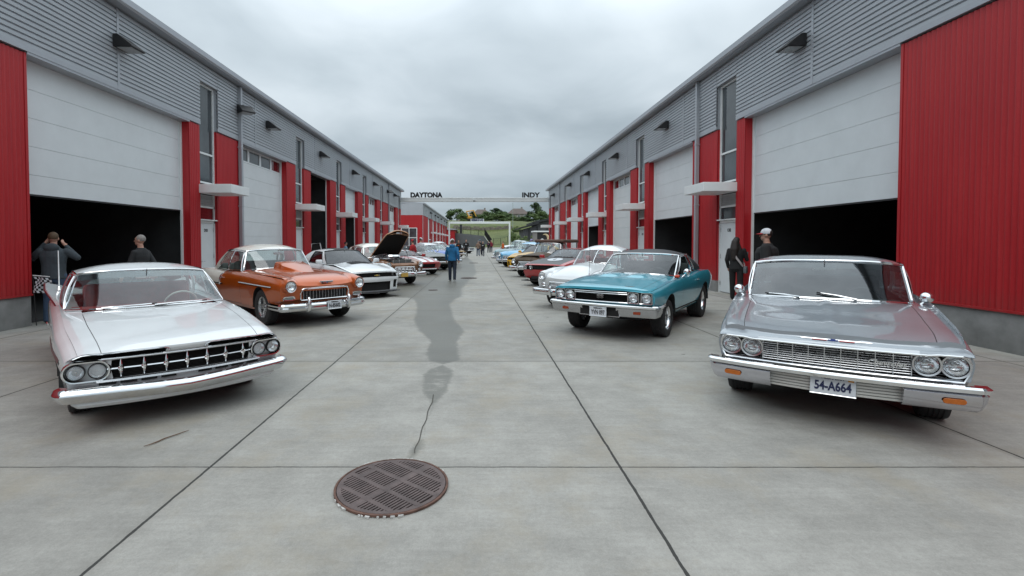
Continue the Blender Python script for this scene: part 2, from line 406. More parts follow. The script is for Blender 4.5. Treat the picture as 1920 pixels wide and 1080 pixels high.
# ------------------------------------------------------------------ drain grate
IRON = simple('cast_iron', (0.115, 0.088, 0.084), 0.6, 0.25, 0.35, 9, 0.3)
def drain(loc, r, rot):
    root = empty('drain_grate', (*loc, 0.004), rot, 'large round rusty cast iron drain grate with rows of slots in the concrete', 'drain cover')
    m = MB(); n = 56
    ring = lambda ra, z: [(ra*math.cos(2*math.pi*k/n), ra*math.sin(2*math.pi*k/n), z) for k in range(n)]
    mrim = m; m.grid([ring(r, 0.0), ring(r, 0.012), ring(r*0.965, 0.014), ring(r*0.955, 0.004)], simple('rusty_iron', (0.13, 0.072, 0.054), 0.8, 0.1, 0.5, 12, 0.4), close=True)
    MB().add(ring(r*0.97, 0.001), [tuple(range(n))]).build('pit', DARK, root, smooth=0)
    g = MB(); ro = r*0.95; ri = r*0.875
    g.grid([ring(ro, 0.002), ring(ro, 0.012), ring(ri, 0.012), ring(ri, 0.002)], None, close=True)
    # ribs along x at four stations, bars along y between them
    ribs = [-0.60*r, -0.2*r, 0.2*r, 0.60*r]; 
    for x in ribs:
        hgt = math.sqrt(max(0, (ri+0.005)**2-x*x)); g.box(x-0.017, x+0.017, -hgt, hgt, 0.002, 0.0125)
    nb = 27; bw = 2*ri/nb
    for k in range(nb+1):
        y = -ri + k*bw
        if abs(y) > ri*0.985: continue
        hgt = math.sqrt(max(0, (ri+0.003)**2-y*y)); wd = bw*0.29*(2.3 if k == nb//2 else 1)
        g.box(-hgt, hgt, y-wd, y+wd, 0.002, 0.0117)
    g.box(-0.20*r, 0.20*r, ri*0.70, ri*0.82, 0.003, 0.0122)
    g.build('grate', IRON, root, smooth=0)
    ch = mrim; rnd = random.Random(4); mort = simple('pale_mortar', (0.50, 0.50, 0.48), 0.8, 0, 0.2, 40)
    for k in range(60):
        a = rnd.uniform(0, 6.28)
        if math.sin(a*2+0.6) < -0.25: continue
        rr = r*rnd.uniform(1.0, 1.03); s = rnd.uniform(0.004, 0.012)
        ch.cbox((rr*math.cos(a), rr*math.sin(a), 0.003), (s, s*2.6, 0.012), mort, rz=a+rnd.uniform(-0.3, 0.3), rx=rnd.uniform(-0.3, 0.3))
    ch.build('rim', None, root, smooth=30)
drain(gpt(733, 917), 0.372, R(52))
def small_cover(px, py, r, label):
    x, y = gpt(px, py); n = 28
    root = empty('drain_cover', (x, y, 0.003), 0, label, 'drain cover')
    ring = lambda ra, z: [(ra*math.cos(2*math.pi*k/n), ra*math.sin(2*math.pi*k/n), z) for k in range(n)]
    MB().grid([ring(r, 0), ring(r, 0.01), ring(r*0.9, 0.012), ring(r*0.89, 0.004)], None, close=True).build('rim', IRON, root)
    m = MB(); m.add(ring(r*0.9, 0.004), [tuple(range(n))])
    for k in range(-4, 5):
        h = math.sqrt(max(0, (r*0.85)**2-(k*r*0.19)**2)); m.box(-h, h, k*r*0.19-0.012, k*r*0.19+0.012, 0.004, 0.010)
    m.build('grate', IRON, root, smooth=0)
small_cover(879, 521.5, 0.37, 'round dark drain cover in the damp concrete ahead of the man in the blue hoodie')
small_cover(812, 544, 0.16, 'small round access cap in the wet concrete beside the white modern coupe')
small_cover(888, 493, 0.34, 'round dark drain cover farther up the lane behind the walkers')
# twig lying on the concrete
m = MB(); a, b = gpt(265, 842), gpt(352, 811)
pp = [(lerp(a[0], b[0], k/7)+random.uniform(-.012, .012), lerp(a[1], b[1], k/7)+random.uniform(-.012, .012), 0.010) for k in range(8)]
m.tube(pp, [0.002, 0.004, 0.005, 0.005, 0.004, 0.004, 0.003, 0.002], None, 6); m.tube([pp[3], (pp[3][0]+0.03, pp[3][1]+0.05, 0.012)], 0.003, None, 5)
tag(m.build('twig', simple('twig_bark', (0.14, 0.085, 0.055), 0.9)), 'thin brown twig lying on bare concrete in front of the white finned car', 'twig')

# ------------------------------------------------------------------ building materials
RED = simple('red_cladding', (0.385, 0.017, 0.023), 0.42, 0.0, 0.10, 1.2)
def redmat():
    t = NT('red_cladding'); co = t.coord()
    st = t.noise(t.mapping(co, (7, 7, 0.22)), 1.6, 5, 0.6); big = t.noise(co, 0.5, 3); fi = t.noise(co, 22, 3, 0.7)
    f = t.math('ADD', t.math('MULTIPLY', st, 0.5), t.math('ADD', t.math('MULTIPLY', big, 0.25), t.math('MULTIPLY', fi, 0.25)))
    c = t.ramp(f, [(0.34, (0.345, 0.010, 0.015)), (0.52, (0.40, 0.013, 0.018)), (0.68, (0.45, 0.022, 0.025))])
    sep = t.n('ShaderNodeSeparateXYZ'); t.L.new(co, sep.inputs[0])
    dirt = t.math('MULTIPLY', t.ramp(sep.outputs[2], [(0.55, 0.45), (0.95, 0.0)]), st); c = t.mix(dirt, c, (0.12, 0.05, 0.045))
    return t.bsdf(c, t.math('MULTIPLY_ADD', st, 0.25, 0.30), 0.0)
RED = redmat()
GREYM = simple('grey_cladding', (0.41, 0.44, 0.47), 0.42, 0.10, 0.05, 1.5)
GREYT = simple('grey_trim', (0.38, 0.40, 0.43), 0.4, 0.3, 0.05, 2)
WHITED = simple('white_door_panel', (0.66, 0.70, 0.715), 0.55, 0, 0.04, 2.0, 0.08)
WHITET = simple('white_trim', (0.74, 0.77, 0.77), 0.45, 0, 0.05, 3)
CONC = simple('base_concrete', (0.23, 0.23, 0.225), 0.9, 0, 0.22, 3, 0.4)
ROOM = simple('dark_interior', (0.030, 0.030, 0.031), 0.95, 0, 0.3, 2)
LOUV = simple('louvre_grey', (0.55, 0.57, 0.58), 0.5, 0, 0.05, 3)
def winglass():
    t = NT('window_glass'); co = t.coord()
    f = t.noise(co, 0.7, 3)
    return t.bsdf(t.ramp(f, [(0.3, (0.03, 0.036, 0.04)), (0.7, (0.085, 0.10, 0.11))]), 0.04, 0, None, IOR=1.55)
WGLASS = winglass()
REDGLASS = simple('red_backed_glass', (0.14, 0.012, 0.016), 0.05, 0, 0.2, 2)
Z_BAND, Z_EAVE, Z_GUT = 5.24, 7.17, 7.39

def build_row(name, label, X, sg, near, bays, end, zb=Z_BAND, ze=Z_EAVE, far_detail=False):
    """one long garage building; sg = +1 when the lane lies towards +x; bays: dicts with g0,g1,p1,w1,r1"""
    root = empty(name, (X, 0, 0), 0, label, 'building')
    P = lambda d, y, z: (sg*d, y, z)
    def bx(mb, d0, d1, y0, y1, z0, z1, m=None):
        a, b = sorted((sg*d0, sg*d1)); mb.box(a, b, y0, y1, z0, z1, m)
    def vcorr(mb, y0, y1, z0, z1, d=0.0, pitch=0.088, amp=0.011):
        n = max(2, int(round((y1-y0)/pitch))); k = 6 if not far_detail else 2
        row0, row1 = [], []
        for i in range(n*k+1):
            y = y0+(y1-y0)*i/(n*k); q = math.sin(2*math.pi*i/k) if k > 2 else (1 if i % 2 else -1)
            q = max(-0.75, min(0.75, q*1.3)); row0.append(P(d+amp*q, y, z0)); row1.append(P(d+amp*q, y, z1))
        mb.grid([row0, row1])
    def hcorr(mb, y0, y1, z0, z1, d=0.0, pitch=0.105):
        n = max(1, int(round((z1-z0)/pitch))); p = (z1-z0)/n; rows = []
        for i in range(n):
            z = z0+i*p
            for dz, dd in ((0.0, 0.032), (0.60, 0.035), (0.66, 0.002), (0.95, 0.0)):
                rows.append([P(d+dd, y0, z+dz*p), P(d+dd, y1, z+dz*p)])
        rows.append([P(d+0.032, y0, z1), P(d+0.032, y1, z1)]); mb.grid(rows)
    wz0, wz1, wm = 3.50, zb+1.32, 4.42
    rec = 0.25
    # near red wall with its concrete base
    m = MB(); vcorr(m, near, bays[0]['g0'], 0.62, zb-0.03); bx(m, -0.3, -0.02, near, bays[0]['g0'], 0.62, zb-0.03)
    bx(m, -0.29, 0.018, bays[0]['g0']-0.05, bays[0]['g0']+0.004, 0.62, zb-0.03); m.build('wall', RED, root, smooth=50)
    m = MB(); bx(m, -0.3, 0.004, near, bays[0]['g0'], -0.02, 0.60); m.build('wall_base', CONC, root, bevel=0.01)
    m = MB(); bx(m, 0.0, 0.045, near, bays[0]['g0'], 0.585, 0.62); m.build('drip_flashing', RED, root, smooth=0)
    for i, b in enumerate(bays):
        g0, g1, p1, w1, r1 = (b[k] for k in ('g0', 'g1', 'p1', 'w1', 'r1'))
        # pilaster and red wall strip
        m = MB(); vcorr(m, g1, p1, 0.0, zb-0.02, 0.012); bx(m, -rec-0.01, 0.0, g1, p1, 0.0, zb-0.02); m.build('pilaster', RED, root, smooth=50)
        m = MB(); vcorr(m, w1, r1, 0.36, zb-0.02); bx(m, -rec-0.3, -0.02, w1, r1, 0.36, zb-0.02); m.build('wall', RED, root, smooth=50)
        m = MB(); bx(m, -0.3, 0.006, w1, r1, 0, 0.36); m.build('wall_base', CONC, root)
        # garage door
        top = zb-0.05; ob = b.get('open', 0.0)
        if ob < top-0.3:
            m = MB(); z = top; sec = 0.56; k = 0
            while z > ob+0.02:
                z2 = max(ob, z-sec); 
                if z2-ob < 0.12: z2 = ob
                if not (b.get('win') and k == 0):
                    bx(m, -rec-0.05, -rec, g0-0.05, g1+0.02, z2+0.003, z-0.003)
                else:
                    wz = z2; n = 4; bx(m, -rec-0.05, -rec, g0-0.05, g1+0.02, z-0.07, z-0.004); bx(m, -rec-0.05, -rec, g0-0.05, g1+0.02, z2+0.005, z2+0.06)
                    for q in range(n+1):
                        y = lerp(g0, g1, q/n); bx(m, -rec-0.05, -rec-0.001, y-0.07, y+0.07, z2+0.06, z-0.07)
                z = z2; k += 1
            bx(m, -rec-0.06, -rec-0.05, g0-0.05, g1+0.02, ob+0.01, top-(sec if b.get('win') else 0.02))
            gd = m.build('garage_door', WHITED, root, smooth=0)
            m = MB(); bx(m, -rec-0.04, -rec+0.01, g0-0.03, g1, ob-0.03, ob+0.006); m.build('bottom_seal', BLACK, gd, smooth=0)
            if b.get('win'):
                for q in range(4):
                    y0, y1 = lerp(g0, g1, q/4)+0.07, lerp(g0, g1, (q+1)/4)-0.07
                    m = MB(); bx(m, -rec-0.035, -rec-0.025, y0, y1, top-0.50, top-0.07)
                    m.build('window_pane', REDGLASS if (q == b.get('redpane', 3)) else WGLASS, gd, smooth=0)
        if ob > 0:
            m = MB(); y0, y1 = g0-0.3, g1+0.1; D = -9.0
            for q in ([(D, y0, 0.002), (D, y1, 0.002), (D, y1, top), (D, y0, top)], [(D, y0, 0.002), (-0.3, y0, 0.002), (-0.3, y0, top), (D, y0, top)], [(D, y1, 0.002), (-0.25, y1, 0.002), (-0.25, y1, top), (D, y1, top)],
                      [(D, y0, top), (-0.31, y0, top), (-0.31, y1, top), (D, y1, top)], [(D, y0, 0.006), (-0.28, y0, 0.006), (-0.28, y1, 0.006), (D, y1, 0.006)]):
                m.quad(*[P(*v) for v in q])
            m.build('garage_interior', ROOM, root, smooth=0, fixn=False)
        # door track / jamb trim, lintel soffit
        m = MB(); bx(m, -rec+0.002, -rec+0.05, g1-0.07, g1-0.002, 0.0, top); m.build('door_jamb', WHITET, root, smooth=0)
        m = MB(); bx(m, -0.56, 0.04, g0, g1, zb-0.05, zb-0.002); m.build('soffit', GREYT, root, smooth=0)
        # entrance: window over canopy over louvre over door
        yc0, yc1 = p1, w1; fr = -0.10; fw = 0.055
        m = MB()
        for z in (wz0, wm, wz1): bx(m, fr-0.06, fr+0.02, yc0+fw, yc1-fw, z-fw/2, z+fw/2)
        for y in (yc0, yc1-fw): bx(m, fr-0.06, fr+0.022, y, y+fw, wz0-fw/2, wz1+fw/2)
        wf = m.build('window_frame', WHITET, root, smooth=0)
        for z0, z1 in ((wz0, wm), (wm, wz1)):
            m = MB(); m.quad(P(fr-0.02, yc0, z0), P(fr-0.02, yc1, z0), P(fr-0.02, yc1, z1), P(fr-0.02, yc0, z1)); m.build('window_pane', WGLASS, wf, smooth=0)
        if not far_detail:
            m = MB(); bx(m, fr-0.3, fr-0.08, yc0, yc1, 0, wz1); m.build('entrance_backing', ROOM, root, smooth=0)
        m = MB(); bx(m, -0.05, 1.02, yc0-0.08, yc1+0.10, 3.13, 3.40); m.build('canopy', WHITET, root, smooth=0, bevel=0.012)
        m = MB(); bx(m, fr-0.03, fr+0.02, yc0, yc1, 2.22, 2.29); bx(m, fr-0.03, fr+0.02, yc0, yc1, 2.70, 2.76); bx(m, fr-0.03, fr+0.02, yc0, yc0+0.06, 0, 3.13); bx(m, fr-0.03, fr+0.02, yc1-0.06, yc1, 0, 3.13)
        bx(m, fr-0.02, fr+0.10, yc0-0.05, yc1+0.05, 2.295, 2.33); m.build('door_frame', WHITET, root, smooth=0)
        m = MB()
        for k in range(6): z = 2.78+k*0.058; m.quad(P(fr-0.03, yc0+0.06, z+0.05), P(fr-0.03, yc1-0.06, z+0.05), P(fr+0.012, yc1-0.06, z), P(fr+0.012, yc0+0.06, z))
        bx(m, fr-0.05, fr-0.04, yc0+0.06, yc1-0.06, 2.76, 3.12); m.build('louvre', LOUV, root, smooth=0)
        m = MB(); m.quad(P(fr-0.015, yc0+0.06, 2.33), P(fr-0.015, yc1-0.06, 2.33), P(fr-0.015, yc1-0.06, 2.70), P(fr-0.015, yc0+0.06, 2.70)); m.build('transom_pane', REDGLASS if b.get('redtransom') else WGLASS, root, smooth=0)
        m = MB(); bx(m, fr-0.05, fr-0.01, yc0+0.065, yc1-0.065, 0.02, 2.215); dr = m.build('door', WHITED, root, smooth=0)
        if not far_detail:
            hy = yc0+0.16
            m = MB(); m.tube([P(fr-0.01, hy, 1.0), P(fr+0.055, hy, 1.0), P(fr+0.06, hy+0.12, 1.0)], 0.012, None, 8); m.cbox(P(fr-0.004, hy, 1.0), (0.016, 0.07, 0.12)); m.cbox(P(fr-0.004, hy, 1.14), (0.02, 0.05, 0.05)); m.build('handle', ALU, dr)
            m = MB()
            for z in (0.3, 1.15, 2.0): bx(m, fr-0.012, fr+0.008, yc1-0.085, yc1-0.06, z-0.06, z+0.06)
            m.build('hinge', ALU, dr, smooth=0)
        if b.get('num'):
            Mx = Matrix.Translation(P(fr-0.006, (yc0+yc1)/2, 1.98)) @ (Matrix(((0, 0, sg), (sg, 0, 0), (0, 1, 0))).to_4x4())
            text_mb(b['num'], 0.13, 0.004, Mx, BLACK, 0.004).build('door_number', BLACK, dr, smooth=0)
        if b.get('ds') is not None:
            y = b['ds']; m = MB(); bx(m, 0.03, 0.15, y-0.06, y+0.06, 0.12, ze-0.01)
            for z in (0.8, 2.9, 5.0): bx(m, 0.012, 0.155, y-0.075, y+0.075, z-0.02, z+0.02)
            m.build('downspout', GREYT, root, smooth=0, bevel=0.008)
        # horizontally ribbed grey cladding, panel by panel, open where the window stands
        prev = near if i == 0 else bays[i-1]['w1']
        seams = [prev] + [s for s in b.get('seams', []) if prev < s < p1] + [p1]
        for a, c in zip(seams[:-1], seams[1:]):
            m = MB(); hcorr(m, a+0.02, c-0.02 if c != p1 else c, zb+0.10, ze-0.02, 0.012); m.build('upper_cladding', GREYM, root, smooth=30)
            if c != p1:
                m = MB(); bx(m, 0.0, 0.055, c-0.035, c+0.035, zb, ze-0.02); m.build('cladding_seam', GREYT, root, smooth=0)
        m = MB(); hcorr(m, p1, w1, wz1+0.04, ze-0.02, 0.012); m.build('upper_cladding', GREYM, root, smooth=30)
        m = MB(); bx(m, -0.02, 0.05, prev, p1, zb, zb+0.10); m.build('band_trim', GREYT, root, smooth=0)
        m = MB(); bx(m, -0.5, -0.002, prev+0.001, p1-0.001, zb+0.001, ze); bx(m, -0.5, -0.002, p1, w1, wz1+0.04, ze); m.build('wall_core', GREYT, root, smooth=0)
    lw = bays[-1]['w1']
    m = MB(); hcorr(m, lw, end, zb+0.10, ze-0.02, 0.012); m.build('upper_cladding', GREYM, root, smooth=30)
    m = MB(); bx(m, -0.02, 0.05, lw, end, zb, zb+0.10); m.build('band_trim', GREYT, root, smooth=0)
    m = MB(); bx(m, -0.5, -0.002, lw, end, zb, ze); m.build('wall_core', GREYT, root, smooth=0)
    # gutter and roof
    m = MB(); prof = [(0.0, ze), (0.30, ze), (0.34, ze+0.05), (0.34, ze+0.20), (0.30, ze+0.22), (0.0, ze+0.23)]
    m.poly([P(d, near, z) for d, z in prof], (0, end+0.3-near, 0)); m.build('gutter', GREYT, root, smooth=0)
    m = MB(); m.poly([P(-0.01, near, ze-0.02), P(-0.01, near, ze+0.235), P(-15, near, ze+1.1), P(-15, near, ze+0.9)], (0, end-near, 0)); m.build('roof', GREYM, root, smooth=0)
    m = MB(); bx(m, -15, -0.6, end-0.2, end, 0, ze); bx(m, -15.2, -15, near, end, 0, ze+0.9); bx(m, -15, -0.31, near, near+0.2, 0, ze); m.build('end_wall', RED, root, smooth=0)
    return root
def bays_from(fn, rows):
    out = []
    for r in rows:
        b = dict(r[5]) if len(r) > 5 else {}
        for k, v in zip(('g0', 'g1', 'p1', 'w1', 'r1'), r[:5]): b[k] = fn(v)
        if 'dspx' in b: b['ds'] = fn(b['dspx'])
        b['seams'] = [fn(s) for s in b.get('spx', [])]; out.append(b)
    return out
rb = bays_from(YR, [
    (1683, 1394.7, 1379, 1343, 1297, dict(open=2.45, num='C02', dspx=1309.5, spx=[1520])),
    (1297, 1216.4, 1208, 1193, 1181, dict(open=2.60, spx=[1309, 1281], redtransom=1, num='C03')),
    (1181, 1143, 1136.7, 1129.5, 1121.3, dict(win=1, redpane=3, spx=[1175.5])),
    (1121.3, 1097, 1093.4, 1088.3, 1082.8, dict(open=2.70, spx=[1116])),
    (1082.8, 1066, 1063, 1059, 1049, dict(win=1, spx=[1076], dspx=1050.2)),
    (1049, 1036.3, 1034, 1031.5, 1029, dict(win=1, spx=[1050]))])
build_row('garage_row', 'long red and grey garage building behind the teal coupe and the silver car', XR, -1, -7.0, rb, YR(1029))
lb = bays_from(YL, [
    (56, 357, 376.5, 408.6, 456.5, dict(open=2.56, num='D01', dspx=449, redtransom=1, spx=[225])),
    (456.5, 538, 555, 570.4, 583.8, dict(win=1, redpane=3, spx=[449, 479])),
    (583.8, 619.5, 630.7, 639.8, 648.3, dict(open=5.15, spx=[591])),
    (648.3, 671, 680, 686.5, 691.6, dict(open=3.45, spx=[656])),
    (691.6, 707, 713, 717.8, 728.6, dict(win=1, spx=[698], dspx=728)),
    (728.6, 742, 746.3, 749, 752, dict(win=1, spx=[728]))])
build_row('garage_row', 'long red and grey garage building behind the orange and white finned cars', XL, 1, -7.0, lb, YL(752))
# second building farther along, with a gable towards the camera
Y2 = 75.0
sb = []; g = 82.5
for k in range(6):
    sb.append(dict(g0=g, g1=g+4.2, p1=g+5.0, w1=g+6.2, r1=g+8.4, seams=[g+0.7])); g += 8.4
sr = build_row('garage_row', 'farther red and grey garage building with its end wall behind the DAYTONA gate beam', XL, 1, Y2, sb, g+1.5, zb=5.75, ze=7.45, far_detail=True)
m = MB(); m.box(-15, 0, -0.25, -0.2, 0, 5.75); e2 = m.build('gable_wall', RED, sr, smooth=0); e2.location = (0, Y2, 0)
m = MB(); m.box(-15, 0.06, -0.26, -0.2, 5.75, 7.55); m.box(-0.02, 0.06, -0.25, -0.2, 0, 5.75); e2 = m.build('gable_cladding', GREYM, sr, smooth=0); e2.location = (0, Y2, 0)
m = MB(); x0, x1 = -3.35, -0.85
for x in (x0, (x0+x1)/2-0.05, x1-0.1): m.box(x, x+0.1, -0.32, -0.25, 0, 3.8)
for z in (0.9, 2.2, 3.7): m.box(x0, x1, -0.315, -0.25, z, z+0.1)
st = m.build('shopfront_frame', WHITET, sr, smooth=0); st.location = (0, Y2, 0)
m = MB(); m.box(x0, x1, -0.28, -0.255, 0, 3.75); m.build('shopfront_glass', WGLASS, st, smooth=0)
# third low building
root = empty('storage_building', (-8.4, 146, 0), 0, 'low red storage building beside the grey ramp wall', 'building')
m = MB()
for k in range(60):
    y = k*0.3; m.box(-6, 1.2 + (0.03 if k % 2 else 0), y, y+0.3, 0, 5.2)
m.build('wall', RED, root, smooth=0)
m = MB(); m.poly([(-6.3, -0.4, 5.2), (1.7, -0.4, 5.2), (1.7, -0.4, 5.45), (-6.3, -0.4, 6.8)], (0, 19, 0)); m.build('roof', GREYT, root, smooth=0)

# ------------------------------------------------------------------ wall lamps
def wall_lamp(X, sg, y, z, label, yaw=0.0, d=0.06, group='black wall lamps under the eaves'):
    root = empty('wall_lamp', (X+sg*d, y, z), (0 if sg > 0 else math.pi)+yaw, label, 'wall lamp', group)
    m = MB(); m.poly([(0.0, -0.24, -0.13), (0.0, -0.24, 0.17), (0.10, -0.24, 0.17), (0.44, -0.24, -0.09), (0.44, -0.24, -0.13)], (0, 0.48, 0)); m.build('housing', BLACK, root, smooth=0, bevel=0.012)
    m = MB(); m.box(0.06, 0.40, -0.20, 0.20, -0.142, -0.131); m.build('lens', simple('lamp_glass', (0.32, 0.33, 0.33), 0.2, 0, 0.1, 20), root, smooth=0)
    m = MB(); m.box(-0.05, 0.0, -0.08, 0.08, -0.06, 0.10); m.build('bracket', BLACK, root, smooth=0)
for px, lab in ((1498, 'black wedge lamp above the half raised door behind the silver car'), (1250, 'black wedge lamp above the second garage door of the row behind the teal coupe'), (1158, 'third black wedge lamp of the row with the C02 door'), (1105, 'fourth black wedge lamp of the row with the C02 door'), (1071, 'fifth black wedge lamp of the row with the C02 door'), (1040, 'farthest black wedge lamp of the row with the C02 door, next to the INDY sign')):
    wall_lamp(XR, -1, YR(px), 6.33, lab)
for px, lab, yw in ((228, 'black wedge lamp above the half raised door behind the white finned car', 0), (451, 'black lamp turned outward on the downspout beside the D01 door window', R(-40)), (503, 'black wedge lamp above the closed paned door behind the orange coupe', 0), (601, 'black wedge lamp above the fully open dark doorway', 0), (661, 'black wedge lamp above the fourth doorway of the row with the D01 door', 0), (700, 'small black wedge lamp above the fifth doorway of the row with the D01 door', 0), (726, 'black lamp turned outward on the far downspout near the DAYTONA sign', R(-40)), (738, 'last small black wedge lamp of the row with the D01 door', 0)):
    wall_lamp(XL, 1, YL(px), 6.33, lab, yw, 0.06 if yw == 0 else 0.17)
for k, dy in enumerate((86, 95, 101, 110, 120, 129)):
    wall_lamp(XL, 1, dy, 6.75, 'small dark wall lamp high on the farther red and grey garage building')

# ------------------------------------------------------------------ gate beam with the two names
YG = 52.6
root = empty('gate_beam', (0, YG, 0), 0, 'long pale beam across the lane carrying the black names DAYTONA and INDY', 'gate')
m = MB(); m.box(XL+0.05, XR-0.05, 0, 0.45, 5.98, 6.40); m.build('beam', simple('pale_beam', (0.55, 0.575, 0.57), 0.5, 0, 0.06, 1), root, smooth=0, bevel=0.02)
m = MB(); m.box(XL+0.05, XR-0.05, -0.03, 0.0, 6.33, 6.42); m.build('beam_cap', WHITET, root, smooth=0)
TXT = Matrix(((1, 0, 0), (0, 0, -1), (0, 1, 0))).to_4x4()
for tx, px, wd in (('DAYTONA', 799, 3.50), ('INDY', 995, 1.95)):
    Mx = Matrix.Translation(((px-VX)/F_*YG, 0.2, 6.42+0.26)) @ TXT
    text_mb(tx, 0.74, 0.14, Mx, BLACK, 0.044 if tx == 'DAYTONA' else 0.032, width=wd).build('gate_lettering', BLACK, root, smooth=0)
m = MB(); m.lathe([(0.0, -0.12), (0.07, -0.10), (0.11, -0.02), (0.12, 0.06), (0.0, 0.07)], None, 16, Matrix.Translation(((889-VX)/F_*YG, -0.1, 6.14)) @ Matrix.Rotation(R(-90), 4, 'Y'))
m.build('dome_camera', WHITET, root)
m = MB(); m.cbox(((889-VX)/F_*YG, -0.16, 6.02), (0.12, 0.12, 0.10), BLACK); m.build('camera_dome', BLACK, root)
YP = 128.0
root = empty('portal_frame', (0, YP, 0), 0, 'plain white portal frame with SEBRING on top at the far end of the lane', 'gate')
xa, xb = (842.3-VX)/F_*YP, (955.5-VX)/F_*YP; zt = CAM_H+37.8*YP/F_
m = MB(); m.box(xa-0.2, xa+0.2, 0, 0.4, 0, zt-0.55); m.box(xb-0.2, xb+0.2, 0, 0.4, 0, zt-0.55); m.box(xa-0.2, xb+0.2, 0, 0.4, zt-0.55, zt); m.build('frame', WHITET, root, smooth=0)
m = MB(); xs = (895-VX)/F_*YP; m.box(xs-1.75, xs+1.75, 0.15, 0.25, zt, zt+0.72); sbd = m.build('sign_board', WHITET, root, smooth=0)
text_mb('SEBRING', 0.72, 0.06, Matrix.Translation((xs, 0.11, zt+0.37)) @ TXT, simple('navy_lettering', (0.012, 0.02, 0.07), 0.5), 0.03, width=3.2).build('gate_lettering', None, root, smooth=0)
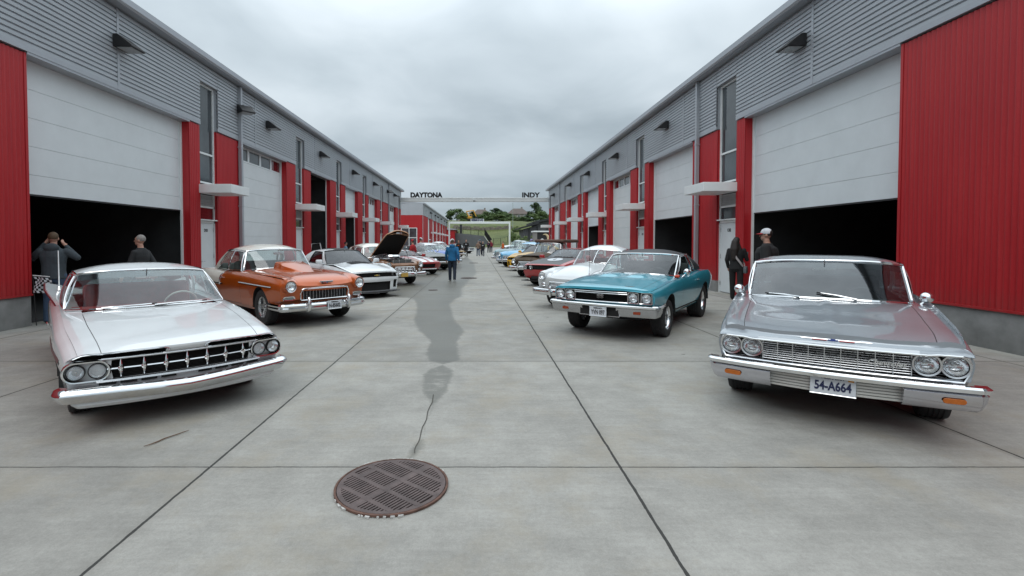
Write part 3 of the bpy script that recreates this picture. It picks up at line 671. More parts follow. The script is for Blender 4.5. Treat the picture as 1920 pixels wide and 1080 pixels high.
# ================================================================== CAR BUILDER
# car space: nose at x = 0, tail at x = -L, +y = the car's left, z up.  "d" below is the distance back from the nose.
LOD = [0.075, 24, 13, 15]
class Car:
    def __init__(s, **k):
        D = dict(L=5.0, W=[(0, 0.9)], ZS=[(0, 0.8)], ZC=[(0, 0.85)], ZB=[(0, 0.22)], side=[(0, 0.07), (0.15, 0.02), (0.45, 0.0), (0.8, 0.015), (0.94, 0.04), (1.0, 0.075)],
                 arches=[(0.92, 0.40, 0.36, 0.34), (3.94, 0.40, 0.36, 0.34)], crown=2.2, bow=0.12, bowlen=1.2, tailbow=0.10, face=[(0, 0.0), (1, 0)], facelen=0.5,
                 hood=(0.02, 1.7, 0.72), hole=(1.9, 3.9, 0.86), doors=[(1.95, 3.1)], door_s=0.10, front_holes=[], top=None, nose_top=None,
                 body='white', hoodmat=None, roofmat=None, glassm=None, two=None)
        D.update(k); s.__dict__.update(D)
        s.fW, s.fZS, s.fZC, s.fZB = pchip(s.W), pchip(s.ZS), pchip(s.ZC), pchip(s.ZB); s.fside = pchip(s.side)
        s.Wm = max(v for _, v in s.W)
    def arch(s, d):
        z = -1
        for xw, Rx, Rz, zc in s.arches:
            q = (d-xw)/Rx
            if abs(q) < 1: z = max(z, zc+Rz*math.sqrt(1-q*q) if abs(q) < 1 else -1)
        return z
    def warp(s, d, y, z):
        zb, zs = s.fZB(d), s.fZS(d)
        W = s.Wm; x = d
        if s.bow: x += s.bow*(abs(y)/W)**2*max(0, 1-d/s.bowlen)
        t = min(1, max(0, (z-zb)/max(0.05, (zs-zb))))
        x -= ip(t, s.face)*max(0, 1-d/s.facelen)**1.0
        e = s.L-d
        if s.tailbow: x -= s.tailbow*(abs(y)/W)**2*max(0, 1-e/0.9)
        return Vector((-x, y, z))
    def side_pt(s, d, t, sg=1, off=0.0, clamp=True):
        zb, zs = s.fZB(d), s.fZS(d); z = zb+t*(zs-zb)
        if clamp: z = max(z, min(s.arch(d), zs-0.03))
        tt = (z-zb)/(zs-zb); y = s.fW(d)-s.fside(tt)+off
        return s.warp(d, sg*y, z)
    def side_z(s, d, z, sg=1, off=0.0):
        zb, zs = s.fZB(d), s.fZS(d); return s.side_pt(d, (z-zb)/(zs-zb), sg, off)
    def top_pt(s, d, q, off=0.0):
        zs, zc = s.fZS(d), s.fZC(d); ys = s.fW(d)-s.fside(1.0); a = abs(q)
        z = zc+(zs-zc)*a**s.crown
        if s.top: z += s.top(d, a)
        return s.warp(d, ys*q, z+off)
    def front_pt(s, q, t, off=0.0):
        zb = s.fZB(0); a = abs(q); zs, zc = s.fZS(0), s.fZC(0); zt = zc+(zs-zc)*a**s.crown
        if s.top: zt += s.top(0, a)
        y = (s.fW(0)-s.fside(t))*q
        p = s.warp(0, y, zb+t*(zt-zb)); p.x += off; return p
    def front_yz(s, y, z, off=0.0):
        """point of the nose face at lateral y, height z"""
        zb = s.fZB(0); q = y/(s.fW(0)-s.fside(0.5)); q = max(-1, min(1, q)); a = abs(q); zs, zc = s.fZS(0), s.fZC(0); zt = zc+(zs-zc)*a**s.crown
        if s.top: zt += s.top(0, a)
        p = s.warp(0, y, z); t = (z-zb)/(zt-zb)
        x = s.bow*(abs(y)/s.Wm)**2 - ip(min(1, max(0, t*(zt-zb)/(zs-zb))), s.face)
        return Vector((-x+off, y, z))
    def fnorm(s, y):
        e = 0.02; a = s.bow*((y+e)/s.Wm)**2-s.bow*((y-e)/s.Wm)**2
        n = Vector((1, a/(2*e), 0)); n.normalize(); return n

    # ---------------------------------------------------------------- body
    def build_body(s, root, PM):
        g = 0.006
        ds = set(np.round(np.linspace(0, s.L, int(s.L/LOD[0])+1), 4))
        for xw, Rx, Rz, zc in s.arches:
            for k in range(LOD[1]+1): ds.add(round(xw+Rx*math.cos(math.pi*k/LOD[1])*0.9995, 4))
        br = set()
        for a, b in s.doors: br |= {a, b}
        if s.hood: br |= {s.hood[0], s.hood[1]} - {0}
        if s.hole: br |= {s.hole[0], s.hole[1]}
        ds = {d for d in ds if all(abs(d-b) > 0.02 for b in br)} | {0.0, s.L}
        dl = []
        for a, b in s.doors: dl += [a-g/2, a+g/2, b-g/2, b+g/2]
        if s.hood: dl += [s.hood[1]-g/2, s.hood[1]+g/2] + ([s.hood[0]] if s.hood[0] > 0 else [])
        if s.hole: dl += [s.hole[0], s.hole[1]]
        ds = sorted(ds | set(dl))
        ss = sorted(set(np.round(np.linspace(0, 1, LOD[2]), 4)) | {s.door_s, s.door_s+0.012, 0.965} | {t for h in s.front_holes for t in h[2:4]} | {t for t, _ in s.face} | ({s.two_s} if hasattr(s, 'two_s') else set()))
        qs = set(np.round(np.linspace(0, 1, LOD[3]), 4)) | {0.97} | {q for h in s.front_holes for q in h[0:2]}
        if s.hood: qs = {q for q in qs if abs(q-s.hood[2]) > 0.015} | {s.hood[2], round(s.hood[2]+0.007, 4)}
        if s.hole: qs = {q for q in qs if abs(q-s.hole[2]) > 0.006} | {s.hole[2]}
        qs = sorted(qs, reverse=True)
        _c = {}
        def SP(d, t, sg):
            k = (0, d, t, sg)
            if k not in _c: _c[k] = s.side_pt(d, t, sg)
            return _c[k]
        def TP(d, q):
            k = (1, d, q)
            if k not in _c: _c[k] = s.top_pt(d, q)
            return _c[k]
        parts = {}
        def mb(n):
            if n not in parts: parts[n] = MB()
            return parts[n]
        body = PM['body']
        def side_class(dm, tm):
            for k, (a, b) in enumerate(s.doors):
                if a-g/2 < dm < b+g/2 and tm > s.door_s:
                    if dm < a+g/2 or dm > b-g/2 or tm < s.door_s+0.012: return 'body', BLACK
                    return 'door', None
            return 'body', None
        def top_class(dm, qm):
            if s.hole and s.hole[0] < dm < s.hole[1] and qm < s.hole[2]: return None, None
            if s.hood and s.hood[0] <= dm < s.hood[1]+g/2 and qm < s.hood[2]+0.007:
                if dm > s.hood[1]-g/2 or qm > s.hood[2]: return 'body', BLACK
                return 'hood', None
            return 'body', None
        def colour(kind, n, dm, t, sg):
            if s.two:
                c = s.two(kind, n, dm, t, sg)
                if c: return PM[c]
            return PM['hood'] if n == 'hood' and 'hood' in PM else body
        for sg in (1, -1):
            for i in range(len(ds)-1):
                d0, d1 = ds[i], ds[i+1]; dm = (d0+d1)/2
                for j in range(len(ss)-1):
                    t0, t1 = ss[j], ss[j+1]; n, m = side_class(dm, (t0+t1)/2)
                    P = [SP(d0, t0, sg), SP(d1, t0, sg), SP(d1, t1, sg), SP(d0, t1, sg)]
                    if (P[0]-P[3]).length < 1e-5 and (P[1]-P[2]).length < 1e-5: continue
                    key = n if n == 'body' else n+str(sg)+str([k for k, (a, b) in enumerate(s.doors) if a-g < dm < b+g][0])
                    mb(key).quad(*(P if sg > 0 else P[::-1]), m or colour('side', n, dm, (t0+t1)/2, sg))
                # turned-in flange
                a0, a1 = s.side_pt(d0, 0, sg), s.side_pt(d1, 0, sg); i0, i1 = a0.copy(), a1.copy(); i0.y -= sg*0.05; i1.y -= sg*0.05
                mb('body').quad(a1, a0, i0, i1, UNDER)
                for j in range(len(qs)-1):
                    q0, q1 = qs[j], qs[j+1]; n, m = top_class(dm, (q0+q1)/2)
                    if n is None: continue
                    P = [TP(d0, sg*q0), TP(d1, sg*q0), TP(d1, sg*q1), TP(d0, sg*q1)]
                    mb(n).quad(*(P if sg > 0 else P[::-1]), m or colour('top', n, dm, (q0+q1)/2, sg))
            # nose and tail caps
            hb = MB()
            for j in range(len(qs)-1):
                for i in range(len(ss)-1):
                    q0, q1, t0, t1 = qs[j], qs[j+1], ss[i], ss[i+1]; qm, tm = (q0+q1)/2, (t0+t1)/2
                    h = [k for k in s.front_holes if k[0] <= qm <= k[1] and k[2] <= tm <= k[3]]
                    if not h:
                        P = [s.front_pt(sg*q0, t0), s.front_pt(sg*q0, t1), s.front_pt(sg*q1, t1), s.front_pt(sg*q1, t0)]
                        mb('body').quad(*(P if sg > 0 else P[::-1]), colour('nose', 'body', qm, tm, sg))
                    else:
                        dp = h[0][4]
                        P = [s.front_pt(sg*a, b, -dp) for a, b in ((q0, t0), (q0, t1), (q1, t1), (q1, t0))]
                        mb('grille_recess').quad(*P, DARK)
                        for (a, b), (c, e), edge in (((q0, t0), (q0, t1), abs(q0-h[0][1]) < 1e-6), ((q1, t0), (q1, t1), abs(q1-h[0][0]) < 1e-6 and h[0][0] > 0), ((q0, t0), (q1, t0), abs(t0-h[0][2]) < 1e-6), ((q0, t1), (q1, t1), abs(t1-h[0][3]) < 1e-6)):
                            if edge: mb('grille_recess').quad(s.front_pt(sg*a, b), s.front_pt(sg*c, e), s.front_pt(sg*c, e, -dp), s.front_pt(sg*a, b, -dp), DARK)
            for j in range(len(qs)-1):
                for i in range(len(ss)-1):
                    def tp(q, t):
                        zb = s.fZB(s.L); zs, zc = s.fZS(s.L), s.fZC(s.L); zt = zc+(zs-zc)*abs(q)**s.crown + (s.top(s.L, abs(q)) if s.top else 0)
                        return s.warp(s.L, sg*(s.fW(s.L)-s.fside(t))*q, zb+t*(zt-zb))
                    P = [tp(qs[j], ss[i]), tp(qs[j+1], ss[i]), tp(qs[j+1], ss[i+1]), tp(qs[j], ss[i+1])]
                    mb('body').quad(*(P if sg > 0 else P[::-1]), body)
        out = {}
        for k, m in parts.items():
            nm = 'door' if k.startswith('door') else k
            out[k] = m.build(nm, None, root, smooth=38)
        s.parts = out
        # dark core below: engine bay, floor, boot, wheel houses
        m = MB(); hz = s.fZS(1.0); wi = s.fW(1.5)-0.36; h0, h1 = s.hole[0], s.hole[1]; ez = getattr(s, 'engine_top', min(s.fZS(0.5), s.fZS(1.0))-0.10)
        fz = s.fZB(s.L/2)-0.01
        m.box(-h0+0.02, -0.34, -wi, wi, fz, ez); m.box(-h1, -h0+0.02, -wi-0.14, wi+0.14, fz, fz+0.16); m.box(-s.L+0.35, -h1, -wi, wi, fz+0.02, s.fZS(s.L-0.6)-0.16)
        for sg in (1, -1):
            for xw, Rx, Rz, zc in s.arches:
                wy = s.fW(xw)-0.03; P = []
                for k in range(15):
                    a = math.pi*k/14; c, e = math.cos(a), math.sin(a)
                    P.append([(-(xw+c*Rx*1.02), sg*(wy), zc+e*Rz*1.02-0.001), (-(xw+c*Rx*1.02), sg*(wy-0.40), zc+e*Rz*1.02)])
                m.grid(P)
        m.build('underbody', UNDER, root, smooth=0)

    # ---------------------------------------------------------------- cabin
    def build_cabin(s, root, PM, c):
        """c: cowl (d,z) Ab (d,y,z) Cb (d,y,z) back (d,z) | head (d,z) At (d,y,z) Ct (d,y,z) rear (d,z) ; split: [(t0,t1,kind)]"""
        G = PM.get('glass', GLASS)
        V = lambda d, y, z: Vector((-d, y, z))
        bz = c.get('bulge', 0.03); rb = c.get('rail_bulge', 0.05); p = c.get('p', 2.4)
        def base(t):
            a, b = c['Ab'], c['Cb']; q = [lerp(a[i], b[i], t) for i in range(3)]; q[1] += c.get('base_bow', 0.03)*4*t*(1-t); 
            q[2] = lerp(a[2], b[2], t) + c.get('base_dip', 0.0)*4*t*(1-t); return q
        def top(t):
            a, b = c['At'], c['Ct']; q = [lerp(a[i], b[i], t) for i in range(3)]; q[1] += c.get('top_bow', 0.03)*4*t*(1-t); q[2] += rb*4*t*(1-t)*(1+c.get('rail_skew', 0)*(1-2*t)); return q
        def sp(t, u, sg, off=0.0):
            a, b = base(t), top(t); q = [lerp(a[i], b[i], u) for i in range(3)]; q[1] += bz*4*u*(1-u)+off; return V(q[0], sg*q[1], q[2])
        def ws(v, u, off=0.0):
            a = abs(v)**p
            b = (lerp(c['cowl'][0], c['Ab'][0], a), c['Ab'][1]*v, lerp(c['cowl'][1], c['Ab'][2], a)); t = (lerp(c['head'][0], c['At'][0], a), c['At'][1]*v, lerp(c['head'][1], c['At'][2], a))
            q = [lerp(b[i], t[i], u) for i in range(3)]; k = c.get('ws_bulge', 0.03)*4*u*(1-u)*(1-a); return V(q[0]-k-off, q[1], q[2]+off*0.5)
        def bl(v, u, off=0.0):
            a = abs(v)**p
            b = (lerp(c['back'][0], c['Cb'][0], a), c['Cb'][1]*v, lerp(c['back'][1], c['Cb'][2], a)); t = (lerp(c['rear'][0], c['Ct'][0], a), c['Ct'][1]*v, lerp(c['rear'][1], c['Ct'][2], a))
            q = [lerp(b[i], t[i], u) for i in range(3)]; k = c.get('bl_bulge', 0.04)*4*u*(1-u)*(1-a); return V(q[0]+k+off, q[1], q[2]+k*0.6+off*0.5)
        def roof(u, v, off=0.0):
            r = top(u); pz = c.get('roof_pz', 2.6); cz = lerp(c['head'][1], c['rear'][1], u)+c.get('crown', 0.05)*4*u*(1-u)*(1+c.get('crown_skew', 0.2)*(1-2*u)); cx = lerp(c['head'][0], c['rear'][0], u); a = abs(v)
            return V(lerp(cx, r[0], a**p), r[1]*v, lerp(cz, r[2], a**pz)+off)
        s.sp, s.ws, s.bl, s.roof, s.ctop, s.cbase = sp, ws, bl, roof, top, base
        vs = [math.copysign(1-(1-abs(k))**1.5, k) for k in np.linspace(-1, 1, 25)]
        RM = PM.get('roof', PM['body'])
        m = MB(); m.grid([[roof(u, v) for v in vs] for u in np.linspace(0, 1, 20)])
        e = 0.02
        m.grid([[roof(0, v) for v in vs], [ws(v, 0.975, -0.01) for v in vs]]); rf = m.build('roof', RM, root, smooth=50)
        if c.get('roof_stripe'):
            a, b, mt = c['roof_stripe']; m = MB(); m.grid([[roof(u, v, 0.010) for v in np.linspace(a, b, 8)] for u in np.linspace(0.0, 1, 18)]); m.build('roof_panel', mt, root)
        fm = c.get('frame', CHROME)
        u0, u1 = 0.015, 0.985
        m = MB(); m.grid([[ws(v*0.985, u) for v in np.linspace(-1, 1, 25)] for u in np.linspace(u0, u1, 9)]); wsh = m.build('windshield', G, root, smooth=60)
        m = MB(); fr = c.get('frame_r', 0.014); E = np.linspace(-1, 1, 27)
        loop = [ws(v, 0.0, 0.004) for v in E] + [ws(1, u, 0.004) for u in np.linspace(0.1, 0.9, 7)] + [ws(v, 1.0, 0.004) for v in E[::-1]] + [ws(-1, u, 0.004) for u in np.linspace(0.9, 0.1, 7)]
        m.tube(loop, fr, None, 6, closed=True); m.build('windshield_trim', fm, wsh)
        if c.get('ws_split'):
            m = MB(); m.tube([ws(0, u, 0.006) for u in np.linspace(0, 1, 6)], 0.014); m.build('centre_bar', CHROME, wsh)
        if c.get('sunband'):
            m = MB(); m.grid([[ws(v*0.98, u, -0.004) for v in np.linspace(-1, 1, 21)] for u in np.linspace(0.80, 0.97, 4)]); m.build('tint_band', glass('blue_tint_band', (0.12, 0.20, 0.27)), wsh)
        m = MB(); m.grid([[bl(v*0.95, u) for v in np.linspace(-1, 1, 21)] for u in np.linspace(0.06, 0.97, 7)]); rw = m.build('rear_window', G, root, smooth=60)
        m = MB()
        for a, b in ((0, 0.06), (0.97, 1)): m.grid([[bl(v, u) for v in np.linspace(-1, 1, 21)] for u in (a, b)])
        for a, b in ((-1, -0.95), (0.95, 1)): m.grid([[bl(v, u) for v in (a, b)] for u in np.linspace(0, 1, 7)])
        m.build('rear_window_surround', RM, root, smooth=60)
        um = c.get('u_top', 0.93)
        for sg in (1, -1):
            rl = MB(); n = 24; rl.grid([[sp(t, u, sg) for t in np.linspace(0, 1, n)] for u in (um, 1.0)]); rl.build('roof_rail', RM, root, smooth=50)
            for t0, t1, kind in c['split']:
                T = np.linspace(t0, t1, max(2, int((t1-t0)*26)))
                m = MB(); m.grid([[sp(t, u, sg, -0.006 if kind == 'window' else 0.0) for t in T] for u in np.linspace(0.0, um if kind != 'apillar' else um, 7)])
                if kind == 'window':
                    wd = m.build('side_window', PM.get('side_glass', G), root, smooth=60)
                    if c.get('side_trim', 1):
                        q = MB(); lp = [sp(t, 0.02, sg, 0.004) for t in T] + [sp(T[-1], u, sg, 0.004) for u in np.linspace(0.15, um-0.1, 5)] + [sp(t, um, sg, 0.004) for t in T[::-1]] + [sp(T[0], u, sg, 0.004) for u in np.linspace(um-0.1, 0.15, 5)]
                        q.tube(lp, c.get('side_r', 0.010), None, 6, closed=True); q.build('window_trim', fm, wd)
                elif kind == 'apillar': m.build('windshield_pillar', PM.get('pillar', RM), root, smooth=60)
                else: m.build('pillar', PM.get('pillar', RM) if kind == 'bpillar' else RM, root, smooth=60)
            if c.get('gutter', 1):
                q = MB(); q.tube([sp(t, 1.0, sg, 0.006) for t in np.linspace(0, 1, 22)], 0.010, None, 6); q.build('drip_rail', fm, root)
        # inside
        im = PM.get('interior', BLACK); h0, h1 = s.hole[0], s.hole[1]; yw = c['Ab'][1]-0.07; zf = s.fZB(s.L/2)+0.15; zbelt = c['Ab'][2]
        m = MB(); P = []
        for v in np.linspace(-1, 1, 13):
            a = abs(v)**p; d = lerp(c['cowl'][0], c['Ab'][0], a)+0.03; y = yw*v; z = lerp(c['cowl'][1], c['Ab'][2], a)-0.02
            P.append([(-d, y, z), (-d-0.26, y, z+0.025), (-d-0.34, y, z-0.03), (-d-0.36, y, z-0.26)])
        m.grid(P); m.build('dashboard', im, root, smooth=50)
        dd = c['cowl'][0]+0.95; sw = 0.52 if c.get('buckets') else 1.24; sm = PM.get('seat', im)
        for yy in ((0.36, -0.36) if c.get('buckets') else (0,)):
            m = MB(); m.cbox((-dd-0.05, yy, zf+0.20), (0.52, sw, 0.20), None, ch=0.06); m.cbox((-dd-0.36, yy, zf+0.50), (0.17, sw, 0.56), None, ry=R(-14), ch=0.06)
            if c.get('buckets'): m.cbox((-dd-0.45, yy, zf+0.86), (0.10, 0.26, 0.18), None, ry=R(-12), ch=0.04)
            m.build('seat', sm, root, smooth=60)
        m = MB(); dr = min(dd+1.05, h1-0.35); m.cbox((-dr, 0, zf+0.22), (0.5, 1.2, 0.2), None, ch=0.06); m.cbox((-dr-0.30, 0, zf+0.48), (0.16, 1.2, 0.46), None, ry=R(-16), ch=0.06); m.build('seat', sm, root, smooth=60)
        m = MB(); cy, cx, cz = 0.37, -(c['cowl'][0]+0.56), zbelt-0.03; Mx = Matrix.Translation((cx, cy, cz)) @ Matrix.Rotation(R(28), 4, 'Y')
        m.tube([Mx @ Vector((0, 0.195*math.cos(a), 0.195*math.sin(a))) for a in np.linspace(0, 2*math.pi, 24, endpoint=False)], 0.014, None, 6, closed=True)
        m.tube([Mx @ Vector((0, -0.19, 0)), Mx @ Vector((0.03, 0, 0)), Mx @ Vector((0, 0.19, 0))], 0.012); m.tube([Mx @ Vector((0.03, 0, 0)), Mx @ Vector((0.4, 0, -0.05))], 0.025)
        m.build('steering_wheel', PM.get('wheelrim', BLACK), root)
        m = MB(); q = ws(0, 0.84); m.cbox((q.x-0.08, 0, q.z-0.02), (0.03, 0.25, 0.065), None, ch=0.012); m.tube([(q.x-0.08, 0, q.z), (q.x-0.05, 0, q.z+0.08)], 0.007); m.build('rear_view_mirror', ALU, root)

    # ---------------------------------------------------------------- wheels
    def wheel(s, root, d, y, r, wd, style='slot', rimr=0.60, steer=0.0, stripe=None):
        sg = 1 if y > 0 else -1
        M = Matrix.Translation((-d, y, r)) @ Matrix.Rotation(R(90)*sg, 4, 'Z') @ Matrix.Rotation(steer*sg, 4, 'Y' if False else 'Z')
        rr = r*rimr; h = wd/2
        prof = [(rr, -h*0.80), (rr+0.012, -h*0.95), (r*0.86, -h), (r*0.955, -h*0.93), (r*0.992, -h*0.72)]
        for k in range(5):
            x = -h*0.6+k*h*0.3; prof += [(r, x-0.008), (r, x+0.008), (r-0.007, x+0.010), (r-0.007, x+h*0.3-0.010)] if k < 4 else [(r, x-0.008), (r, x+0.008)]
        prof += [(r*0.992, h*0.72), (r*0.955, h*0.93), (r*0.86, h), (rr+0.012, h*0.95), (rr, h*0.80)]
        ty = MB().lathe(prof, None, 40, M).build('wheel', RUBBER, root, smooth=35)
        m = MB(); lip = h*0.84
        if stripe: m2 = MB().lathe([(r*0.74, h*1.0), (r*0.80, h*1.003)], None, 40, M); m2.build('whitewall', stripe, ty)
        if style in ('slot', 'five'):
            m.lathe([(rr, -h*0.8), (rr*0.93, -h*0.5), (rr*0.90, h*0.35), (rr*0.93, lip*0.8), (rr+0.008, lip), (rr+0.012, lip*0.9)], None, 36, M)
            m.build('rim', CHROME if style == 'slot' else ALU, ty)
            m = MB(); m.lathe([(rr*0.9, h*0.05), (0, h*0.0)], None, 30, M); m.build('brake_backing', BLACK, ty)
            m = MB()
            for k in range(5):
                a = 2*math.pi*k/5+0.3; A = Matrix.Rotation(a, 4, 'X')
                P = [(h*0.30, -0.055, rr*0.25), (h*0.30, 0.055, rr*0.25), (h*0.42, 0.042, rr*0.94), (h*0.42, -0.042, rr*0.94)]
                f = [M @ A @ Vector(q) for q in P]; bk = [M @ A @ Vector((q[0]-0.05, q[1], q[2])) for q in P]
                m.add(f+bk, [(0, 1, 2, 3), (0, 4, 5, 1), (1, 5, 6, 2), (2, 6, 7, 3), (3, 7, 4, 0)])
            m.lathe([(rr*0.30, h*0.2), (rr*0.30, h*0.36), (rr*0.17, h*0.42), (rr*0.16, h*0.60), (0, h*0.62)], None, 20, M)
            m.build('spokes', ALU, ty, smooth=30)
        elif style == 'rally':
            m.lathe([(rr, -h*0.8), (rr*0.90, h*0.2), (rr*0.93, lip*0.7), (rr+0.008, lip), (rr+0.012, lip*0.9)], None, 36, M); m.build('rim', CHROME, ty)
            m = MB(); m.lathe([(rr*0.92, h*0.35), (rr*0.62, h*0.62), (rr*0.5, h*0.50), (rr*0.30, h*0.52), (rr*0.24, h*0.75), (0, h*0.78)], None, 30, M); m.build('wheel_centre', ALU, ty)
        elif style == 'cap':
            m.lathe([(rr+0.010, h*0.9), (rr*0.94, h*0.7), (rr*0.8, h*0.65), (rr*0.66, h*0.82), (rr*0.34, h*0.95), (0, h*0.99)], None, 36, M); m.build('hub_cap', CHROME, ty)
        else:
            m.lathe([(rr+0.006, h*0.9), (rr*0.9, h*0.4), (rr*0.3, h*0.3), (0, h*0.4)], None, 24, M); m.build('rim', PM_RIM.get(style, BLACK), ty)
        return ty
    def wheels(s, root, r, wd, style, inset=0.03, r2=None, wd2=None, rimr=0.60, rimr2=None, **k):
        for i, (xw, _, _, _) in enumerate(s.arches):
            R_, w_ = (r, wd) if i == 0 else (r2 or r, wd2 or wd)
            for sg in (1, -1): s.wheel(root, xw, sg*(s.fW(xw)-inset-w_/2), R_, w_, style, rimr if i == 0 else (rimr2 or rimr), **k)

    # ---------------------------------------------------------------- fittings
    def lamp(s, root, p, r, n=Vector((1, 0, 0)), bezel=CHROME, br=0.014, bulge=0.02, name='headlight'):
        n = Vector(n).normalized(); Mx = Matrix.Translation(p) @ n.to_track_quat('X', 'Z').to_matrix().to_4x4()
        h = MB().lathe([(r*1.02, -0.05), (r*1.06, 0.012), (r+br, 0.016), (r+br*1.2, 0.004), (r+br*1.2, -0.04)], None, 28, Mx).build(name, bezel, root)
        MB().lathe([(r*1.0, 0.0), (r*0.9, -0.016), (r*0.7, -0.034), (r*0.45, -0.048), (r*0.2, -0.055), (0, -0.056)], None, 24, Mx).build('reflector', REFL, h)
        m = MB(); m.lathe([(r*1.01, 0.002), (r*0.85, bulge*0.45), (r*0.5, bulge*0.85), (0, bulge)], None, 24, Mx); m.build('lens', HEADGLASS, h, smooth=70)
        MB().lathe([(0.010, -0.05), (0.008, -0.025), (0, -0.024)], None, 8, Mx).build('bulb', LENS, h)
        return h
    def front_path(s, yb, d0, bow, wrap=0.0, wrapr=0.10, n=25, power=2.0):
        """path across the front: parabola of depth bow, then wrapped round the corners by wrap metres"""
        P = []
        for y in np.linspace(-yb, yb, n):
            d = d0+bow*(abs(y)/yb)**power; sl = power*bow*(abs(y)/yb)**(power-1)/yb*(1 if y >= 0 else -1)
            P.append((y, d, Vector((1, sl, 0)).normalized()))
        def corner(sg):
            y, d, nn = P[-1] if sg > 0 else P[0]; out = []; 
            a0 = math.atan2(nn.y*sg, nn.x)
            for k in range(1, 8):
                a = lerp(a0, math.pi/2, k/7); yy = abs(y)+wrapr*(math.sin(a)-math.sin(a0)); d_ = d+wrapr*(math.cos(a0)-math.cos(a)); out.append((sg*yy, d_, Vector((math.cos(a), sg*math.sin(a), 0))))
            y2, d2, n2 = out[-1]; out.append((y2, d2+wrap, n2)); return out
        if wrap > 0: P = corner(-1)[::-1] + P + corner(1)
        return P
    def bumper(s, root, prof, path, z, m=CHROME, name='bumper', smooth=35, zoff=None):
        b = MB(); b.sweep(prof, [((-d, y, z + (zoff(y) if zoff else 0)), n) for y, d, n in path]); return b.build(name, m, root, smooth=smooth)
    def side_strip(s, root, pts, wd, th, m, name, both=True, par=None):
        """pts: [(d, z)] along the flank"""
        for sg in ((1, -1) if both else (par or 1,)):
            b = MB(); b.grid([[s.side_z(d, z-wd/2, sg, 0.001), s.side_z(d, z-wd*0.3, sg, th), s.side_z(d, z-wd*0.1, sg, th), s.side_z(d, z+wd/2, sg, 0.001)] for d, z in pts]); b.build(name, m, root, smooth=30)
    def nose_strip(s, root, pts, wd, th, m, name):
        b = MB(); b.grid([[s.front_yz(y, z-wd/2, 0.001), s.front_yz(y, z-wd/2, th), s.front_yz(y, z+wd/2, th), s.front_yz(y, z+wd/2, 0.001)] for y, z in pts]); return b.build(name, m, root, smooth=30)
    def wipers(s, root, specs, m=CHROME):
        for v0, v1, h0, h1 in specs:
            b = MB(); b.tube([s.ws(v0, 0.0, 0.03), s.ws(lerp(v0, v1, 0.5), lerp(h0, h1, 0.5), 0.028), s.ws(v1, h1, 0.02)], [0.011, 0.008, 0.006], m, 6)
            b.tube([s.ws(lerp(v0, v1, 0.35), lerp(0, h1, 0.45)+0.0, 0.014), s.ws(v1+0.12*(v1-v0), h1*1.1, 0.014)], 0.008, BLACK, 5); b.build('wiper', None, root)
    def mirror(s, root, d, y, z, m=CHROME, style='round'):
        sg = 1 if y > 0 else -1
        b = MB()
        if style == 'round':
            b.tube([(-d, y-sg*0.03, z), (-d-0.02, y+sg*0.015, z+0.045), (-d-0.03, y+sg*0.03, z+0.07)], [0.016, 0.010, 0.010], None, 8)
            b.lathe([(0, 0.05), (0.035, 0.045), (0.058, 0.02), (0.062, -0.015), (0.055, -0.02), (0, -0.018)], None, 18, Matrix.Translation((-d-0.03, y+sg*0.045, z+0.10)))
        else:
            b.cbox((-d, y+sg*0.10, z+0.05), (0.12, 0.20, 0.13), None, rz=sg*R(14), ch=0.035); b.cbox((-d, y-sg*0.01, z-0.01), (0.06, 0.10, 0.03), None)
        b.build('wing_mirror', m, root)
    def plate(s, root, x, y, z, txt, bg, fg, small=None, w_=0.305, h_=0.155, tilt=0.0, frame=CHROME):
        M = Matrix.Translation((x, y, z)) @ Matrix.Rotation(tilt, 4, 'Y') @ Matrix(((0, 0, 1), (1, 0, 0), (0, 1, 0))).to_4x4()
        b = MB(); v = lambda a, c, e: M @ Vector((a, c, e))
        b.add([v(-w_/2, -h_/2, 0), v(w_/2, -h_/2, 0), v(w_/2, h_/2, 0), v(-w_/2, h_/2, 0)], [(0, 1, 2, 3)]); pl = b.build('licence_plate', bg, root, smooth=0)
        b = MB(); b.tube([v(-w_/2, -h_/2, 0), v(w_/2, -h_/2, 0), v(w_/2, h_/2, 0), v(-w_/2, h_/2, 0)], 0.006, None, 6, closed=True); b.build('plate_frame', frame, pl, smooth=0)
        b = text_mb(txt, 0.105, 0.003, M @ Matrix.Translation((0, -0.012, 0.003)), fg, 0.003, width=w_*0.80)
        if small: text_mb(small, 0.032, 0.003, M @ Matrix.Translation((0, 0.060, 0.003)), fg, 0.001, mb=b)
        b.build('plate_lettering', None, pl, smooth=0); return pl, M
PM_RIM = {}
REFL = simple('lamp_reflector', (0.95, 0.96, 0.97), 0.13, 1.0, 0.03, 20)
def headglass():
    t = NT('headlight_glass'); co = t.coord()
    tr = t.n('ShaderNodeBsdfTransparent'); tr.inputs[0].default_value = (0.92, 0.94, 0.95, 1)
    gl = t.n('ShaderNodeBsdfGlossy'); gl.inputs['Roughness'].default_value = 0.04
    df = t.n('ShaderNodeBsdfDiffuse'); df.inputs[0].default_value = (0.78, 0.80, 0.81, 1)
    fr = t.n('ShaderNodeFresnel'); bf = t.n('ShaderNodeNewGeometry').outputs['Backfacing']; t.put(fr.inputs['IOR'], t.math('MULTIPLY_ADD', bf, 1/1.5-1.5, 1.5))
    m1 = t.n('ShaderNodeMixShader'); t.L.new(t.math('MULTIPLY_ADD', t.noise(co, 20, 2), 0.05, 0.15), m1.inputs[0]); t.L.new(tr.outputs[0], m1.inputs[1]); t.L.new(df.outputs[0], m1.inputs[2])
    m2 = t.n('ShaderNodeMixShader'); t.L.new(fr.outputs[0], m2.inputs[0]); t.L.new(m1.outputs[0], m2.inputs[1]); t.L.new(gl.outputs[0], m2.inputs[2])
    t.L.new(m2.outputs[0], t.out.inputs[0]); return t.m
